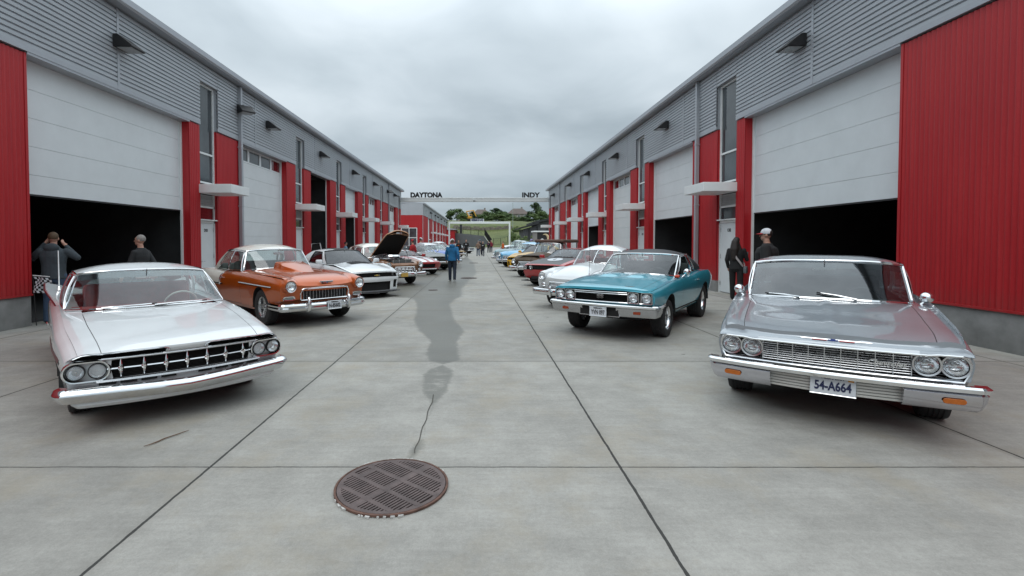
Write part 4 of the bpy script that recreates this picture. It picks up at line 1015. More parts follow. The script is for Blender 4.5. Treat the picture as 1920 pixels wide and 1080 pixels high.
HEADGLASS = headglass()
def car_root(pos, th, label, cat='car', scale=1.0, name='parked_car'):
    r = empty(name, (pos[0], pos[1], 0), th-math.pi/2, label, cat, 'cars parked along the lane'); r.scale = (scale,)*3; return r
def PP(hw, hh, n=10, ex=2.4, flat=0.0):
    """rounded bumper profile, back at 0, front at hw"""
    P = []
    for k in range(n+1):
        a = -math.pi/2+math.pi*k/n; c, e = math.cos(a), math.sin(a)
        P.append((hw*abs(c)**(2/ex), math.copysign(hh*abs(e)**(2/ex), e)))
    return P + [(-0.05, hh*0.9), (-0.05, -hh*0.9)]
# ================================================================== THE FOUR NEAREST CARS
WHITE_P = paint('white_paint', (0.74, 0.775, 0.79)); SILVER_P = paint('silver_paint', (0.335, 0.375, 0.41), 0.40, 0.34)
TEAL_P = paint('teal_paint', (0.045, 0.37, 0.485), 0.18, 0.32); ORANGE_P = paint('copper_orange_paint', (0.50, 0.095, 0.009), 0.30, 0.30)
CREAM_P = paint('cream_paint', (0.78, 0.75, 0.68)); VINYL = simple('black_vinyl', (0.035, 0.037, 0.042), 0.48, 0, 0.2, 30, 0.3)
PWHITE = simple('plate_white', (0.62, 0.66, 0.70), 0.5, 0, 0.06, 20); PINK = simple('plate_ink', (0.012, 0.018, 0.07), 0.5)
RED_IN = simple('red_upholstery', (0.28, 0.025, 0.022), 0.6, 0, 0.2, 12); BLK_IN = simple('black_upholstery', (0.02, 0.02, 0.021), 0.6, 0, 0.3, 12)
GREY_IN = simple('grey_upholstery', (0.12, 0.12, 0.12), 0.7, 0, 0.2, 12)
def stadium(c, hl, hh, n, up=Vector((0, 0, 1)), k=10):
    """points of a stadium loop in the plane across normal n"""
    n = Vector(n).normalized(); lat = up.cross(n).normalized(); P = []
    for i in range(k+1):
        a = -math.pi/2+math.pi*i/k; P.append(Vector(c)+lat*((hl-hh)+hh*math.cos(a))+up*hh*math.sin(a))
    for i in range(k+1):
        a = math.pi/2+math.pi*i/k; P.append(Vector(c)+lat*(-(hl-hh)+hh*math.cos(a))+up*hh*math.sin(a))
    return P
def fan(mb, loop, m=None): return mb.add(loop, [tuple(range(len(loop)))], m)
def cowl_vent(c, root, q0, q1, d0, d1, n, m=DARK):
    b = MB()
    for k in range(n):
        a = lerp(q0, q1, (k+0.2)/n); e = lerp(q0, q1, (k+0.7)/n)
        b.quad(c.top_pt(d0, a, 0.009), c.top_pt(d0, e, 0.009), c.top_pt(d1, e, 0.009), c.top_pt(d1, a, 0.009))
    b.build('cowl_vent', m, root, smooth=0)

def car_white_finned(pos, th, sc):
    root = car_root(pos, th, 'white finned hardtop with quad round lamps and chrome spears in its black grille, red dash', scale=sc)
    c = Car(L=5.36, W=[(0, 0.925), (0.5, 0.955), (1.2, 0.985), (4.4, 1.0), (5.36, 0.93)], ZS=[(0, 0.70), (0.25, 0.745), (1.0, 0.81), (1.75, 0.86), (3.2, 0.89), (4.6, 0.88), (5.36, 0.82)],
            ZC=[(0, 0.728), (0.12, 0.765), (0.5, 0.82), (1.75, 0.91), (3.9, 0.93), (5.36, 0.85)], ZB=[(0, 0.24), (0.5, 0.20), (5, 0.22), (5.36, 0.3)],
            side=[(0, 0.10), (0.2, 0.05), (0.45, 0.025), (0.70, 0.0), (0.86, 0.012), (0.95, 0.05), (1.0, 0.10)], crown=4.0, bow=0.17, face=[(0, -0.06), (0.4, -0.02), (0.86, 0.0), (0.90, 0.0), (0.972, 0.035), (1.0, 0.045)], facelen=0.45,
            arches=[(0.92, 0.37, 0.30, 0.30), (3.94, 0.37, 0.27, 0.30)], hood=(0.0, 1.66, 0.80), hole=(1.80, 4.1, 0.80), doors=[(1.95, 3.25)], front_holes=[(0.0, 0.64, 0.475, 0.825, 0.07), (0.20, 0.95, 0.875, 0.972, 0.07)],
            top=lambda d, a: 0.014*math.exp(-((a-0.93)/0.09)**2)*max(0, 1-d/2.2) + 0.010*math.exp(-(a/0.05)**2)*max(0, min(1, (d-0.3)/0.5))*max(0, 1-d/2.4))
    PM = dict(body=WHITE_P, interior=RED_IN, seat=RED_IN, wheelrim=simple('ivory_wheel', (0.5, 0.48, 0.44), 0.4))
    c.build_body(root, PM)
    c.build_cabin(root, PM, dict(cowl=(1.74, 0.92), Ab=(2.14, 0.855, 0.895), Cb=(3.95, 0.83, 0.91), back=(4.40, 0.925), head=(2.50, 1.335), At=(2.64, 0.715, 1.295), Ct=(3.66, 0.70, 1.295), rear=(3.86, 1.325), crown=0.085, rail_bulge=0.02,
        split=[(0, 0.06, 'apillar'), (0.06, 0.55, 'window'), (0.55, 0.57, 'bpillar'), (0.57, 0.90, 'window'), (0.90, 1, 'pillar')], p=3.2, sunband=True, frame_r=0.011))
    # fins: flat wings that rise outwards towards the tail
    for sg in (1, -1):
        b = MB(); rows = []
        for d in np.linspace(2.9, 5.42, 16):
            k = (d-2.9)/2.52; yo = lerp(0.90, 1.015, min(1, k*1.5)); yi = lerp(0.86, 0.50, k); zo = lerp(0.872, 1.03, k**0.9); zi = lerp(0.90, 0.885, k); x = -d
            rows.append([(x, sg*yi, zi-0.01), (x, sg*lerp(yi, yo, 0.5), lerp(zi, zo, 0.42)+0.010), (x, sg*yo, zo), (x, sg*(yo+0.012), zo-0.016), (x, sg*yo, zo-0.032), (x, sg*lerp(yi, yo, 0.75), lerp(zi, zo, 0.55)-0.06), (x, sg*yi, zi-0.10)])
        b.grid(rows); b.add(rows[-1], [tuple(range(7))]); fn_ = b.build('tail_fin', WHITE_P, root, smooth=40)
        b = MB(); b.tube([Vector(r[3])+Vector((0, sg*0.004, 0)) for r in rows], 0.010); b.build('fin_edge', simple('maroon_trim', (0.10, 0.008, 0.012), 0.3), fn_)
    # chrome edges of the upper air slots
    for sg in (1, -1):
        y0, y1 = 0.21, 0.93; P = []
        zz = lambda q, t: c.front_pt(sg*q, t, 0.006)
        loop = [zz(q, 0.867) for q in np.linspace(0.19, 0.96, 14)] + [zz(0.97, 0.93)] + [zz(q, 0.982) for q in np.linspace(0.95, 0.24, 14)] + [zz(0.19, 0.955), zz(0.165, 0.92)]
        b = MB(); b.tube(loop, 0.006, None, 6, closed=True); b.build('air_slot_trim', CHROME, root)
    # grille: mesh, bar, seven spears
    g = c.parts['grille_recess']
    b = MB()
    for z in np.linspace(0.475, 0.635, 13): b.tube([c.front_yz(y, z, -0.055) for y in np.linspace(-0.6, 0.6, 13)], 0.0025, None, 4)
    b.build('grille_mesh', simple('grille_grey', (0.05, 0.05, 0.05), 0.4, 0.5), root)
    b = MB(); b.tube([c.front_yz(y, 0.560, 0.0) for y in np.linspace(-0.62, 0.62, 21)], 0.008); bar = b.build('grille_bar', CHROME, root)
    for k in range(7):
        y = -0.522+0.174*k; p = c.front_yz(y, 0.560, 0.010); b = MB()
        b.tube([p+Vector((0, 0, z)) for z in (-0.078, -0.04, -0.014, 0.014, 0.05, 0.084)], [0.003, 0.012, 0.017, 0.017, 0.012, 0.002], None, 8)
        b.lathe([(0.022, -0.01), (0.024, 0.008), (0.014, 0.020), (0, 0.022)], None, 14, Matrix.Translation(p)); b.build('grille_spear', CHROME, bar)
    for z, r in ((0.655, 0.011), (0.458, 0.013)):
        b = MB(); b.tube([c.front_yz(y, z, 0.010) for y in np.linspace(-0.66, 0.66, 23)], r, None, 8); b.build('grille_moulding', ALU, root)
    b = MB(); b.grid([[c.front_yz(y, 0.446, 0.028), c.front_yz(y, 0.466, 0.030), c.front_yz(y, 0.471, 0.008)] for y in np.linspace(-0.70, 0.70, 23)]); b.grid([[c.front_yz(y, 0.446, 0.028), c.front_yz(y, 0.441, -0.02)] for y in np.linspace(-0.70, 0.70, 23)]); b.build('lower_moulding', ALU, root)
    for k in range(-4, 5):
        if k == 0: continue
        b = MB(); b.grid([[c.front_yz(y, 0.420, 0.022), c.front_yz(y, 0.441, 0.022)] for y in np.linspace(k*0.155-0.062, k*0.155+0.062, 4)]); b.build('bumper_slot', DARK, root, smooth=0)
    # lamp pods
    for sg in (1, -1):
        y = sg*0.765; p = c.front_yz(y, 0.558, 0.02); n = (c.fnorm(y)+Vector((1, 0, 0))*0.8).normalized()
        L1 = stadium(p+n*0.012, 0.178, 0.098, n); L2 = stadium(p+n*0.030, 0.170, 0.091, n); L3 = stadium(p+n*0.028, 0.158, 0.080, n); L4 = stadium(p-n*0.046, 0.152, 0.075, n); L0 = stadium(p-n*0.06, 0.182, 0.10, n)
        b = MB(); b.grid([L0, L1, L2, L3, L4], None, close=True); pod = b.build('headlight_surround', CHROME, root)
        b = MB(); fan(b, L4); lat = Vector((0, 0, 1)).cross(n)
        for k in range(-6, 7): b.tube([p-n*0.042+lat*-0.145*(1 if abs(k) < 5 else 0.8)+Vector((0, 0, k*0.0115)), p-n*0.042+lat*0.145*(1 if abs(k) < 5 else 0.8)+Vector((0, 0, k*0.0115))], 0.002, None, 4)
        b.build('lamp_backplate', ALU, pod)
        for q in (-0.076, 0.076): c.lamp(root, p+lat*q+n*0.014, 0.061, n, BLACK, 0.006, 0.016)
    # bumper: broad chrome, a shallow V at the centre
    path = c.front_path(0.895, -0.075, 0.16, 0.04, 0.05)
    prof = [(-0.05, 0.055), (0.02, 0.072), (0.055, 0.060), (0.080, 0.030), (0.082, 0.016), (0.066, -0.008), (0.044, -0.034), (0.020, -0.062), (-0.05, -0.068)]
    c.bumper(root, prof, path, 0.372, CHROME, zoff=lambda y: -0.012-0.020*max(0, 1-abs(y)/0.55))
    path = c.front_path(0.80, -0.03, 0.13, 0.12, 0.06)
    c.bumper(root, [(-0.06, 0.09), (0.03, 0.09), (0.035, 0.02), (0.0, -0.012), (-0.06, -0.012)], path, 0.245, WHITE_P, 'valance')
    for d0, d1, z in ((0.35, 1.9, 0.60),): c.side_strip(root, [(d, z+0.02*(d-0.3)) for d in np.linspace(d0, d1, 16)], 0.05, 0.008, simple('maroon_trim', (0.10, 0.008, 0.012), 0.3), 'side_stripe')
    c.wheels(root, 0.325, 0.20, 'cap', 0.10)
    c.wipers(root, ((-0.62, -0.05, 0.0, 0.045), (-0.02, 0.62, 0.03, 0.03)))
    cowl_vent(c, root, -0.62, 0.62, 1.675, 1.72, 60)
    b = MB(); p = Vector((-4.55, -0.86, 0.955)); b.tube([p, p+Vector((-0.02, 0, 0.06))], [0.022, 0.012], CHROME); b.tube([p+Vector((-0.02, 0, 0.06)), p+Vector((-0.10, 0, 0.62))], [0.009, 0.006], WHITET); b.build('aerial', None, root)
    for sg in (1, -1):
        b = MB(); p = c.side_z(2.35, 0.72, sg, 0.02); b.tube([p, p+Vector((-0.13, sg*0.004, 0.004))], 0.012); b.build('door_handle', CHROME, root)
    return root
def car_silver(pos, th, sc):
    root = car_root(pos, th, 'silver full size hardtop with chrome barred grille and licence plate 54-A664', scale=sc)
    def top(d, a):
        f = max(0, 1-d/2.4)
        return f*(0.020*math.exp(-((a-0.90)/0.08)**2)) + 0.013*math.exp(-(a/0.030)**2)*max(0, min(1, (d-0.05)/0.3))*max(0, min(1, (1.9-d)/0.4)) - 0.010*f*math.exp(-((a-0.45)/0.2)**2)
    c = Car(L=5.33, W=[(0, 0.905), (0.4, 0.94), (1.2, 0.97), (4.4, 1.0), (5.33, 0.94)], ZS=[(0, 0.795), (0.3, 0.838), (1.0, 0.885), (1.75, 0.935), (3.2, 0.945), (4.6, 0.92), (5.33, 0.86)],
            ZC=[(0, 0.812), (0.06, 0.828), (0.3, 0.860), (0.8, 0.893), (1.75, 0.968), (3.9, 0.96), (5.33, 0.90)], ZB=[(0, 0.36), (0.3, 0.34), (0.6, 0.25), (5, 0.26), (5.33, 0.34)],
            side=[(0, 0.10), (0.15, 0.05), (0.45, 0.02), (0.74, 0.0), (0.80, 0.012), (0.94, 0.022), (1.0, 0.055)], crown=5.0, bow=0.11, face=[(0, -0.10), (0.38, -0.06), (0.40, 0.0), (0.865, 0.01), (0.88, 0.075), (0.92, 0.075), (1.0, -0.01), (1.06, -0.05)], facelen=0.35,
            arches=[(0.92, 0.39, 0.35, 0.33), (3.94, 0.39, 0.31, 0.33)], hood=(0.06, 1.68, 0.80), hole=(1.82, 4.0, 0.82), doors=[(1.95, 3.2)], front_holes=[(0.0, 0.965, 0.42, 0.86, 0.10)], top=top)
    PM = dict(body=SILVER_P, interior=GREY_IN, seat=GREY_IN, glass=glass('grey_green_glass', (0.42, 0.50, 0.49), 1.45))
    c.build_body(root, PM)
    c.build_cabin(root, PM, dict(cowl=(1.74, 0.975), Ab=(2.02, 0.80, 0.945), Cb=(3.95, 0.80, 0.95), back=(4.30, 0.965), head=(2.44, 1.398), At=(2.58, 0.775, 1.355), Ct=(3.60, 0.75, 1.35), rear=(3.72, 1.385), roof_pz=4.0, crown=0.07, rail_bulge=0.02,
        split=[(0, 0.06, 'apillar'), (0.06, 0.55, 'window'), (0.55, 0.57, 'bpillar'), (0.57, 0.86, 'window'), (0.86, 1, 'pillar')], p=3.4, sunband=True, frame_r=0.018))
    x = lambda y, z, off=0: c.front_yz(y, z, off)
    # barred grille in the middle, black louvred lamp panels at the ends
    zg0, zg1 = 0.545, 0.735
    b = MB()
    for z in np.linspace(zg0+0.012, zg1-0.012, 9): b.tube([x(y, z, -0.03) for y in np.linspace(-0.53, 0.53, 19)], 0.0055, None, 6)
    for y in np.linspace(-0.525, 0.525, 10): b.cbox(x(y, (zg0+zg1)/2, -0.026), (0.012, 0.006, zg1-zg0))
    b.build('grille_bars', ALU, root)
    for sg in (1, -1):
        b = MB()
        for z in np.linspace(zg0+0.006, zg1+0.014, 10): b.tube([x(sg*y, z, -0.045) for y in np.linspace(0.52, 0.86, 9)], 0.0035, None, 6)
        b.build('lamp_panel_louvres', simple('dull_bars', (0.35, 0.35, 0.36), 0.35, 0.8), root)
        for y in (0.615, 0.790):
            p = x(sg*y, 0.655, -0.005); h = c.lamp(root, p, 0.076, Vector((1, sg*0.08, -0.02)), ALU, 0.018, 0.022)
    b = MB(); loop = [x(y, zg0-0.010, 0.012) for y in np.linspace(-0.84, 0.84, 25)] + [x(0.872, 0.60, 0.0), x(0.88, 0.68, 0.0), x(0.86, 0.735, 0.012)] + [x(y, 0.752 if abs(y) > 0.62 else 0.742, 0.022) for y in np.linspace(0.81, -0.81, 25)] + [x(-0.86, 0.735, 0.012), x(-0.88, 0.68, 0), x(-0.872, 0.60, 0)]
    b.tube(loop, 0.009, None, 6, closed=True); b.build('grille_surround', CHROME, root)
    b = text_mb('Chevrolet', 0.062, 0.006, Matrix.Translation(x(0.36, 0.632, -0.012)) @ Matrix(((0, 0, 1), (1, 0, 0), (0, 1, 0))).to_4x4(), CHROME, 0.0008, shear=0.35, width=0.25); b.build('grille_script', CHROME, root, smooth=0)
    c.nose_strip(root, [(y, 0.757) for y in np.linspace(-0.56, 0.56, 17)], 0.030, 0.016, SILVER_P, 'grille_header')
    # hood lip bar with red wings and a blue emblem
    b = MB(); b.tube([x(y, 0.790, 0.004) for y in np.linspace(-0.27, 0.27, 15)], [0.002]+[0.008]*13+[0.002], CHROME, 6)
    for a, e in ((-0.15, -0.045), (0.045, 0.15)): b.grid([[x(y, 0.785, 0.0135), x(y, 0.795, 0.0135)] for y in np.linspace(a, e, 5)], REDLENS)
    blue = simple('blue_enamel', (0.02, 0.05, 0.25), 0.3); p = x(0, 0.790, 0.016)
    b.cbox(p, (0.004, 0.075, 0.010), blue); b.cbox(p, (0.005, 0.034, 0.019), blue); b.build('hood_emblem', None, root, smooth=0)
    # bumper: top blade, outer shells with amber lamps, ribbed centre panel
    path = c.front_path(0.915, -0.13, 0.10, 0.05, 0.05)
    c.bumper(root, [(-0.06, 0.020), (0.015, 0.026), (0.035, 0.012), (0.030, -0.018), (-0.06, -0.03)], path, 0.505, CHROME)
    for sg in (1, -1):
        pp = [q for q in path if q[0]*sg > 0.44]
        c.bumper(root, [(-0.10, 0.075), (-0.012, 0.078), (0.018, 0.060), (0.006, 0.0), (-0.02, -0.055), (-0.05, -0.078), (-0.10, -0.078)], pp, 0.405, simple('bumper_chrome', (0.62, 0.62, 0.66), 0.13, 1.0, 0.04, 12), 'bumper_shell')
        a = [q for q in path if 0.62 < q[0]*sg < 0.90][1]; b = MB(); y, d, n = a; y = sg*0.76; d = -0.13+0.10*(0.76/0.955)**2
        p = Vector((-d, y, 0.412))+n*0.012; L1 = stadium(p, 0.072, 0.021, n); L2 = stadium(p+n*0.006, 0.068, 0.018, n); b.grid([L1, L2], None, close=True); fan(b, L2); b.build('indicator_lamp', AMBER, root)
    b = MB()
    for k in range(5):
        z0 = 0.340+k*0.025; b.grid([[Vector((0.075-0.05*(y/0.5)**2, y, z0)), Vector((0.088-0.05*(y/0.5)**2, y, z0+0.004)), Vector((0.088-0.05*(y/0.5)**2, y, z0+0.022)), Vector((0.075-0.05*(y/0.5)**2, y, z0+0.0245))] for y in np.linspace(-0.50, 0.50, 15)])
    b.build('bumper_centre_panel', simple('pale_ribbed_panel', (0.55, 0.55, 0.52), 0.45, 0.3, 0.05, 10), root, smooth=0)
    pl, M = c.plate(root, 0.108, 0.0, 0.418, '54-A664', PWHITE, PINK, 'NEBRASKA', 0.32, 0.165)
    b = MB(); b.add([M @ Vector(q) for q in ((0.105, 0.045, 0.004), (0.145, 0.045, 0.004), (0.145, 0.070, 0.004), (0.105, 0.070, 0.004))], [(0, 1, 2, 3)]); b.build('plate_sticker', simple('orange_sticker', (0.55, 0.24, 0.02), 0.5), pl, smooth=0)
    c.wheels(root, 0.335, 0.225, 'cap', 0.07)
    c.wipers(root, ((-0.32, -0.72, 0.03, 0.07), (0.36, -0.06, 0.02, 0.13)))
    cowl_vent(c, root, -0.58, -0.02, 1.69, 1.73, 34); cowl_vent(c, root, 0.02, 0.58, 1.69, 1.73, 34)
    c.mirror(root, 2.02, 0.88, 0.92); c.mirror(root, 2.02, -0.88, 0.92)
    c.side_strip(root, [(d, 0.62) for d in np.linspace(0.5, 5.0, 30)], 0.03, 0.010, CHROME, 'side_moulding')
    return root
def car_teal(pos, th, sc):
    root = car_root(pos, th, 'teal muscle coupe with black vinyl roof, black grille and square lamp bezels', scale=sc)
    def top(d, a):
        k = max(0, min(1, (d-0.95)/0.12))*max(0, min(1, (1.62-d)/0.2))
        return 0.028*k*max(0, min(1, (0.50-a)/0.06))*max(0, min(1, (a-0.10)/0.06)) + 0.012*math.exp(-((a-0.95)/0.06)**2)*max(0, 1-d/2.3) + 0.006*math.exp(-(a/0.03)**2)*max(0, min(1, (d-0.1)/0.3))*max(0, 1-d/1.6)
    c = Car(L=4.98, W=[(0, 0.905), (0.4, 0.935), (1.2, 0.95), (3.0, 0.955), (4.2, 0.96), (4.98, 0.88)], ZS=[(0, 0.865), (0.3, 0.90), (1.6, 0.985), (2.6, 0.985), (3.5, 1.045), (4.3, 1.04), (4.98, 0.96)],
            ZC=[(0, 0.905), (0.05, 0.925), (0.3, 0.955), (1.6, 1.055), (3.9, 1.06), (4.98, 0.99)], ZB=[(0, 0.50), (0.35, 0.44), (0.6, 0.36), (3, 0.34), (4.6, 0.40), (4.98, 0.48)],
            side=[(0, 0.13), (0.12, 0.07), (0.40, 0.025), (0.74, 0.0), (0.80, 0.006), (0.93, 0.030), (1.0, 0.060)], crown=4.0, bow=0.10, face=[(0, -0.05), (0.34, -0.03), (0.36, 0.0), (0.90, 0.03), (0.955, 0.07), (1.0, 0.06)], facelen=0.35,
            arches=[(0.90, 0.42, 0.41, 0.36), (3.76, 0.43, 0.43, 0.37)], hood=(0.05, 1.58, 0.80), hole=(1.70, 3.9, 0.84), doors=[(1.80, 3.05)], front_holes=[(0.0, 0.955, 0.40, 0.90, 0.08)], top=top)
    PM = dict(body=TEAL_P, roof=VINYL, pillar=VINYL, interior=BLK_IN, seat=BLK_IN)
    c.build_body(root, PM)
    c.build_cabin(root, PM, dict(cowl=(1.60, 1.055), Ab=(1.88, 0.755, 1.015), Cb=(4.05, 0.78, 1.07), back=(4.10, 1.075), head=(2.36, 1.435), At=(2.46, 0.69, 1.40), Ct=(3.25, 0.66, 1.415), rear=(3.30, 1.455), crown=0.085, rail_bulge=0.012,
        split=[(0, 0.05, 'apillar'), (0.05, 0.52, 'window'), (0.52, 0.535, 'bpillar'), (0.535, 0.66, 'window'), (0.66, 1, 'pillar')], p=3.4, frame_r=0.016, side_r=0.013))
    x = lambda y, z, off=0: c.front_yz(y, z, off)
    b = MB()
    for z in np.linspace(0.675, 0.825, 9): b.tube([x(y, z, -0.05) for y in np.linspace(-0.45, 0.45, 9)], 0.004, None, 4)
    b.build('grille_mesh', simple('grille_black', (0.02, 0.02, 0.02), 0.4), root)
    for z, r in ((0.832, 0.007), (0.802, 0.007), (0.66, 0.009)):
        b = MB(); b.tube([x(y, z, 0.012) for y in np.linspace(-0.47 if z > 0.7 else -0.86, 0.47 if z > 0.7 else 0.86, 19)], r, None, 6); b.build('grille_moulding', CHROME, root)
    text_mb('SS', 0.088, 0.012, Matrix.Translation(x(0, 0.745, 0.0)) @ Matrix(((0, 0, 1), (1, 0, 0), (0, 1, 0))).to_4x4(), CHROME, 0.006, width=0.125).build('grille_badge', None, root, smooth=0)
    for sg in (1, -1):
        for y in (0.565, 0.775):
            p = x(sg*y, 0.748, 0.0); n = Vector((1, sg*0.06, 0))
            Q = [(-0.098, -0.088), (-0.083, -0.096), (0.083, -0.096), (0.098, -0.086), (0.092, 0.078), (0.078, 0.092), (-0.078, 0.092), (-0.092, 0.078)]
            R1 = [p+Vector((0.018, a, e)) for a, e in Q]; R0 = [p+Vector((-0.05, a*1.04, e*1.04)) for a, e in Q]; R2 = [p+Vector((0.016, a*0.86, e*0.86)) for a, e in Q]; R3 = [p+Vector((-0.062, a*0.82, e*0.82)) for a, e in Q]
            b = MB(); b.grid([R0, R1, R2, R3], None, close=True); z_ = b.build('headlight_bezel', ALU, root, smooth=30); b = MB(); fan(b, R3); b.build('bezel_plate', simple('bezel_silver', (0.34, 0.34, 0.35), 0.35, 0.6), z_, smooth=0)
            c.lamp(root, p+Vector((0.006, 0, 0)), 0.069, n, CHROME, 0.007, 0.02)
    path = c.front_path(0.905, -0.085, 0.10, 0.25, 0.06)
    c.bumper(root, [(-0.06, 0.03), (0.02, 0.034), (0.045, 0.016), (0.045, -0.012), (0.02, -0.03), (-0.06, -0.035)], path, 0.600, CHROME)
    lower = simple('bumper_silver', (0.50, 0.50, 0.51), 0.25, 0.9, 0.05, 12)
    for sg in (1, -1):
        pp = [q for q in path if q[0]*sg > 0.30]
        c.bumper(root, [(-0.08, 0.07), (0.012, 0.07), (0.0, 0.0), (-0.03, -0.07), (-0.08, -0.075)], pp, 0.500, lower, 'bumper_shell')
        y = sg*0.64; d = -0.085+0.10*(0.64/0.905)**2; b = MB(); b.cbox((-d+0.004, y, 0.505), (0.02, 0.12, 0.045), None, ch=0.006); b.build('indicator_lamp', simple('marker_lens', (0.30, 0.045, 0.012), 0.25), root)
    b = MB(); b.box(0.01, 0.078, -0.34, 0.34, 0.43, 0.57, DARK); b.box(0.0, 0.072, -0.36, 0.36, 0.415, 0.432, lower); b.build('bumper_centre_panel', None, root, smooth=0)
    c.plate(root, 0.118, 0.0, 0.492, 'YVN 097', PWHITE, simple('plate_grey_ink', (0.06, 0.06, 0.065), 0.5), 'NEBRASKA', 0.305, 0.155)
    c.wheels(root, 0.335, 0.24, 'slot', 0.04, 0.365, 0.30, 0.62, 0.60)
    c.mirror(root, 2.0, 0.90, 1.0)
    for sg in (1,):
        b = MB(); p = c.side_z(2.9, 0.90, sg, 0.02); b.tube([p, p+Vector((-0.14, 0, 0.003))], 0.013); b.build('door_handle', CHROME, root)
        b = MB(); p = c.side_z(0.50, 0.62, sg, 0.006); b.cbox(p, (0.10, 0.008, 0.022), CHROME); b.cbox(p+Vector((-0.05, 0, -0.025)), (0.035, 0.008, 0.05), CHROME); b.build('fender_badge', None, root, smooth=0)
    c.side_strip(root, [(d, 0.425) for d in np.linspace(1.40, 3.25, 18)], 0.035, 0.012, CHROME, 'sill_moulding')
    for a, e in ((-0.42, -0.16), (0.16, 0.42)):
        b = MB(); b.grid([[c.top_pt(1.555, q, 0.004), c.top_pt(1.585, q, 0.010)] for q in np.linspace(a, e, 6)]); b.build('hood_vent', BLACK, root, smooth=0)
    b = MB(); q0 = c.top_pt(0.12, 0.55, 0.004); b.cbox(q0, (0.02, 0.16, 0.006), None, rz=0.02); b.build('hood_script', CHROME, root, smooth=0)
    b = MB(); p = c.top_pt(1.45, -0.93, 0.0); b.tube([p, p+Vector((0, 0, 0.03))], [0.02, 0.012], CHROME); b.tube([p+Vector((0, 0, 0.03)), p+Vector((-0.08, -0.02, 0.55))], 0.004, BLACK, 5); b.build('aerial', None, root)
    b = MB(); p = c.top_pt(1.66, 0.96, 0.0); b.cbox(p+Vector((0, 0, 0.03)), (0.10, 0.09, 0.05), None, ch=0.02); b.build('dash_card', simple('orange_red', (0.6, 0.06, 0.02), 0.4), root)
    return root
def car_orange(pos, th, sc):
    root = car_root(pos, th, 'copper orange fifties hardtop with cream roof, cream rear quarters and raised hood scoop', scale=sc)
    def top(d, a):
        z = 0.0
        f = max(0, min(1, d/0.5))*max(0, min(1, (1.9-d)/0.3))
        z -= 0.030*f*math.exp(-((a-0.74)/0.10)**2)
        z += 0.035*math.exp(-((a-0.93)/0.10)**2)*max(0, 1-d/1.9)
        return z
    c = Car(L=4.97, W=[(0, 0.895), (0.3, 0.925), (1.0, 0.94), (3.8, 0.94), (4.97, 0.86)], ZS=[(0, 0.885), (0.10, 0.925), (0.5, 0.955), (1.6, 0.985), (2.4, 0.985), (2.9, 0.96), (4.2, 1.0), (4.97, 0.97)],
            ZC=[(0, 0.79), (0.06, 0.87), (0.15, 0.93), (0.35, 0.985), (0.8, 1.03), (1.7, 1.085), (3.9, 1.06), (4.97, 0.92)], ZB=[(0, 0.46), (0.3, 0.42), (0.6, 0.27), (4, 0.27), (4.97, 0.40)],
            side=[(0, 0.09), (0.12, 0.04), (0.40, 0.015), (0.62, 0.0), (0.80, 0.010), (0.92, 0.045), (1.0, 0.115)], crown=3.6, bow=0.10, face=[(0, -0.10), (0.12, -0.05), (0.16, 0.0), (0.62, 0.02), (0.80, 0.05), (1.0, 0.03)], facelen=0.30,
            arches=[(0.86, 0.40, 0.44, 0.32), (3.78, 0.40, 0.38, 0.32)], hood=(0.05, 1.60, 0.70), hole=(1.78, 3.9, 0.84), doors=[(1.86, 2.98)], front_holes=[(0.0, 0.545, 0.15, 0.72, 0.08)], top=top)
    def two(kind, n, d, t, sg):
        if kind == 'side' and d > 3.02-0.0*t and t > 0.60: return 'cream'
        if kind == 'top' and d > 3.02: return 'cream'
    c.two = two; c.two_s = 0.60
    PM = dict(body=ORANGE_P, roof=CREAM_P, pillar=ALU, cream=CREAM_P, interior=GREY_IN, seat=GREY_IN)
    c.build_body(root, PM)
    c.build_cabin(root, PM, dict(cowl=(1.64, 1.075), Ab=(2.06, 0.775, 1.01), Cb=(3.80, 0.76, 1.03), back=(4.15, 1.05), head=(2.06, 1.475), At=(2.24, 0.63, 1.435), Ct=(3.36, 0.61, 1.44), rear=(3.56, 1.485), crown=0.115, rail_bulge=0.035, base_dip=-0.03,
        split=[(0, 0.05, 'apillar'), (0.05, 0.46, 'window'), (0.46, 0.475, 'bpillar'), (0.475, 0.86, 'window'), (0.86, 1, 'pillar')], p=3.2, frame_r=0.016, side_r=0.013))
    x = lambda y, z, off=0: c.front_yz(y, z, off)
    # egg-crate grille with upright bars
    b = MB()
    for y in np.linspace(-0.45, 0.45, 15): b.cbox(x(y, 0.635, -0.03), (0.03, 0.009, 0.20))
    b.build('grille_bars', ALU, root, smooth=0)
    b = MB()
    for z in np.linspace(0.55, 0.725, 9): b.tube([x(y, z, -0.045) for y in np.linspace(-0.46, 0.46, 11)], 0.003, None, 4)
    b.build('grille_mesh', simple('dull_bars', (0.35, 0.35, 0.36), 0.35, 0.8), root)
    b = MB(); loop = [x(y, 0.522, 0.006) for y in np.linspace(-0.49, 0.49, 15)] + [x(0.515, 0.56, 0.006), x(0.515, 0.66, 0.006), x(0.49, 0.73, 0.008)] + [x(y, 0.745+0.008*(1-(y/0.45)**2), 0.010) for y in np.linspace(0.45, -0.45, 15)] + [x(-0.49, 0.73, 0.008), x(-0.515, 0.66, 0.006), x(-0.515, 0.56, 0.006)]
    b.tube(loop, 0.014, None, 8, closed=True); b.build('grille_surround', CHROME, root)
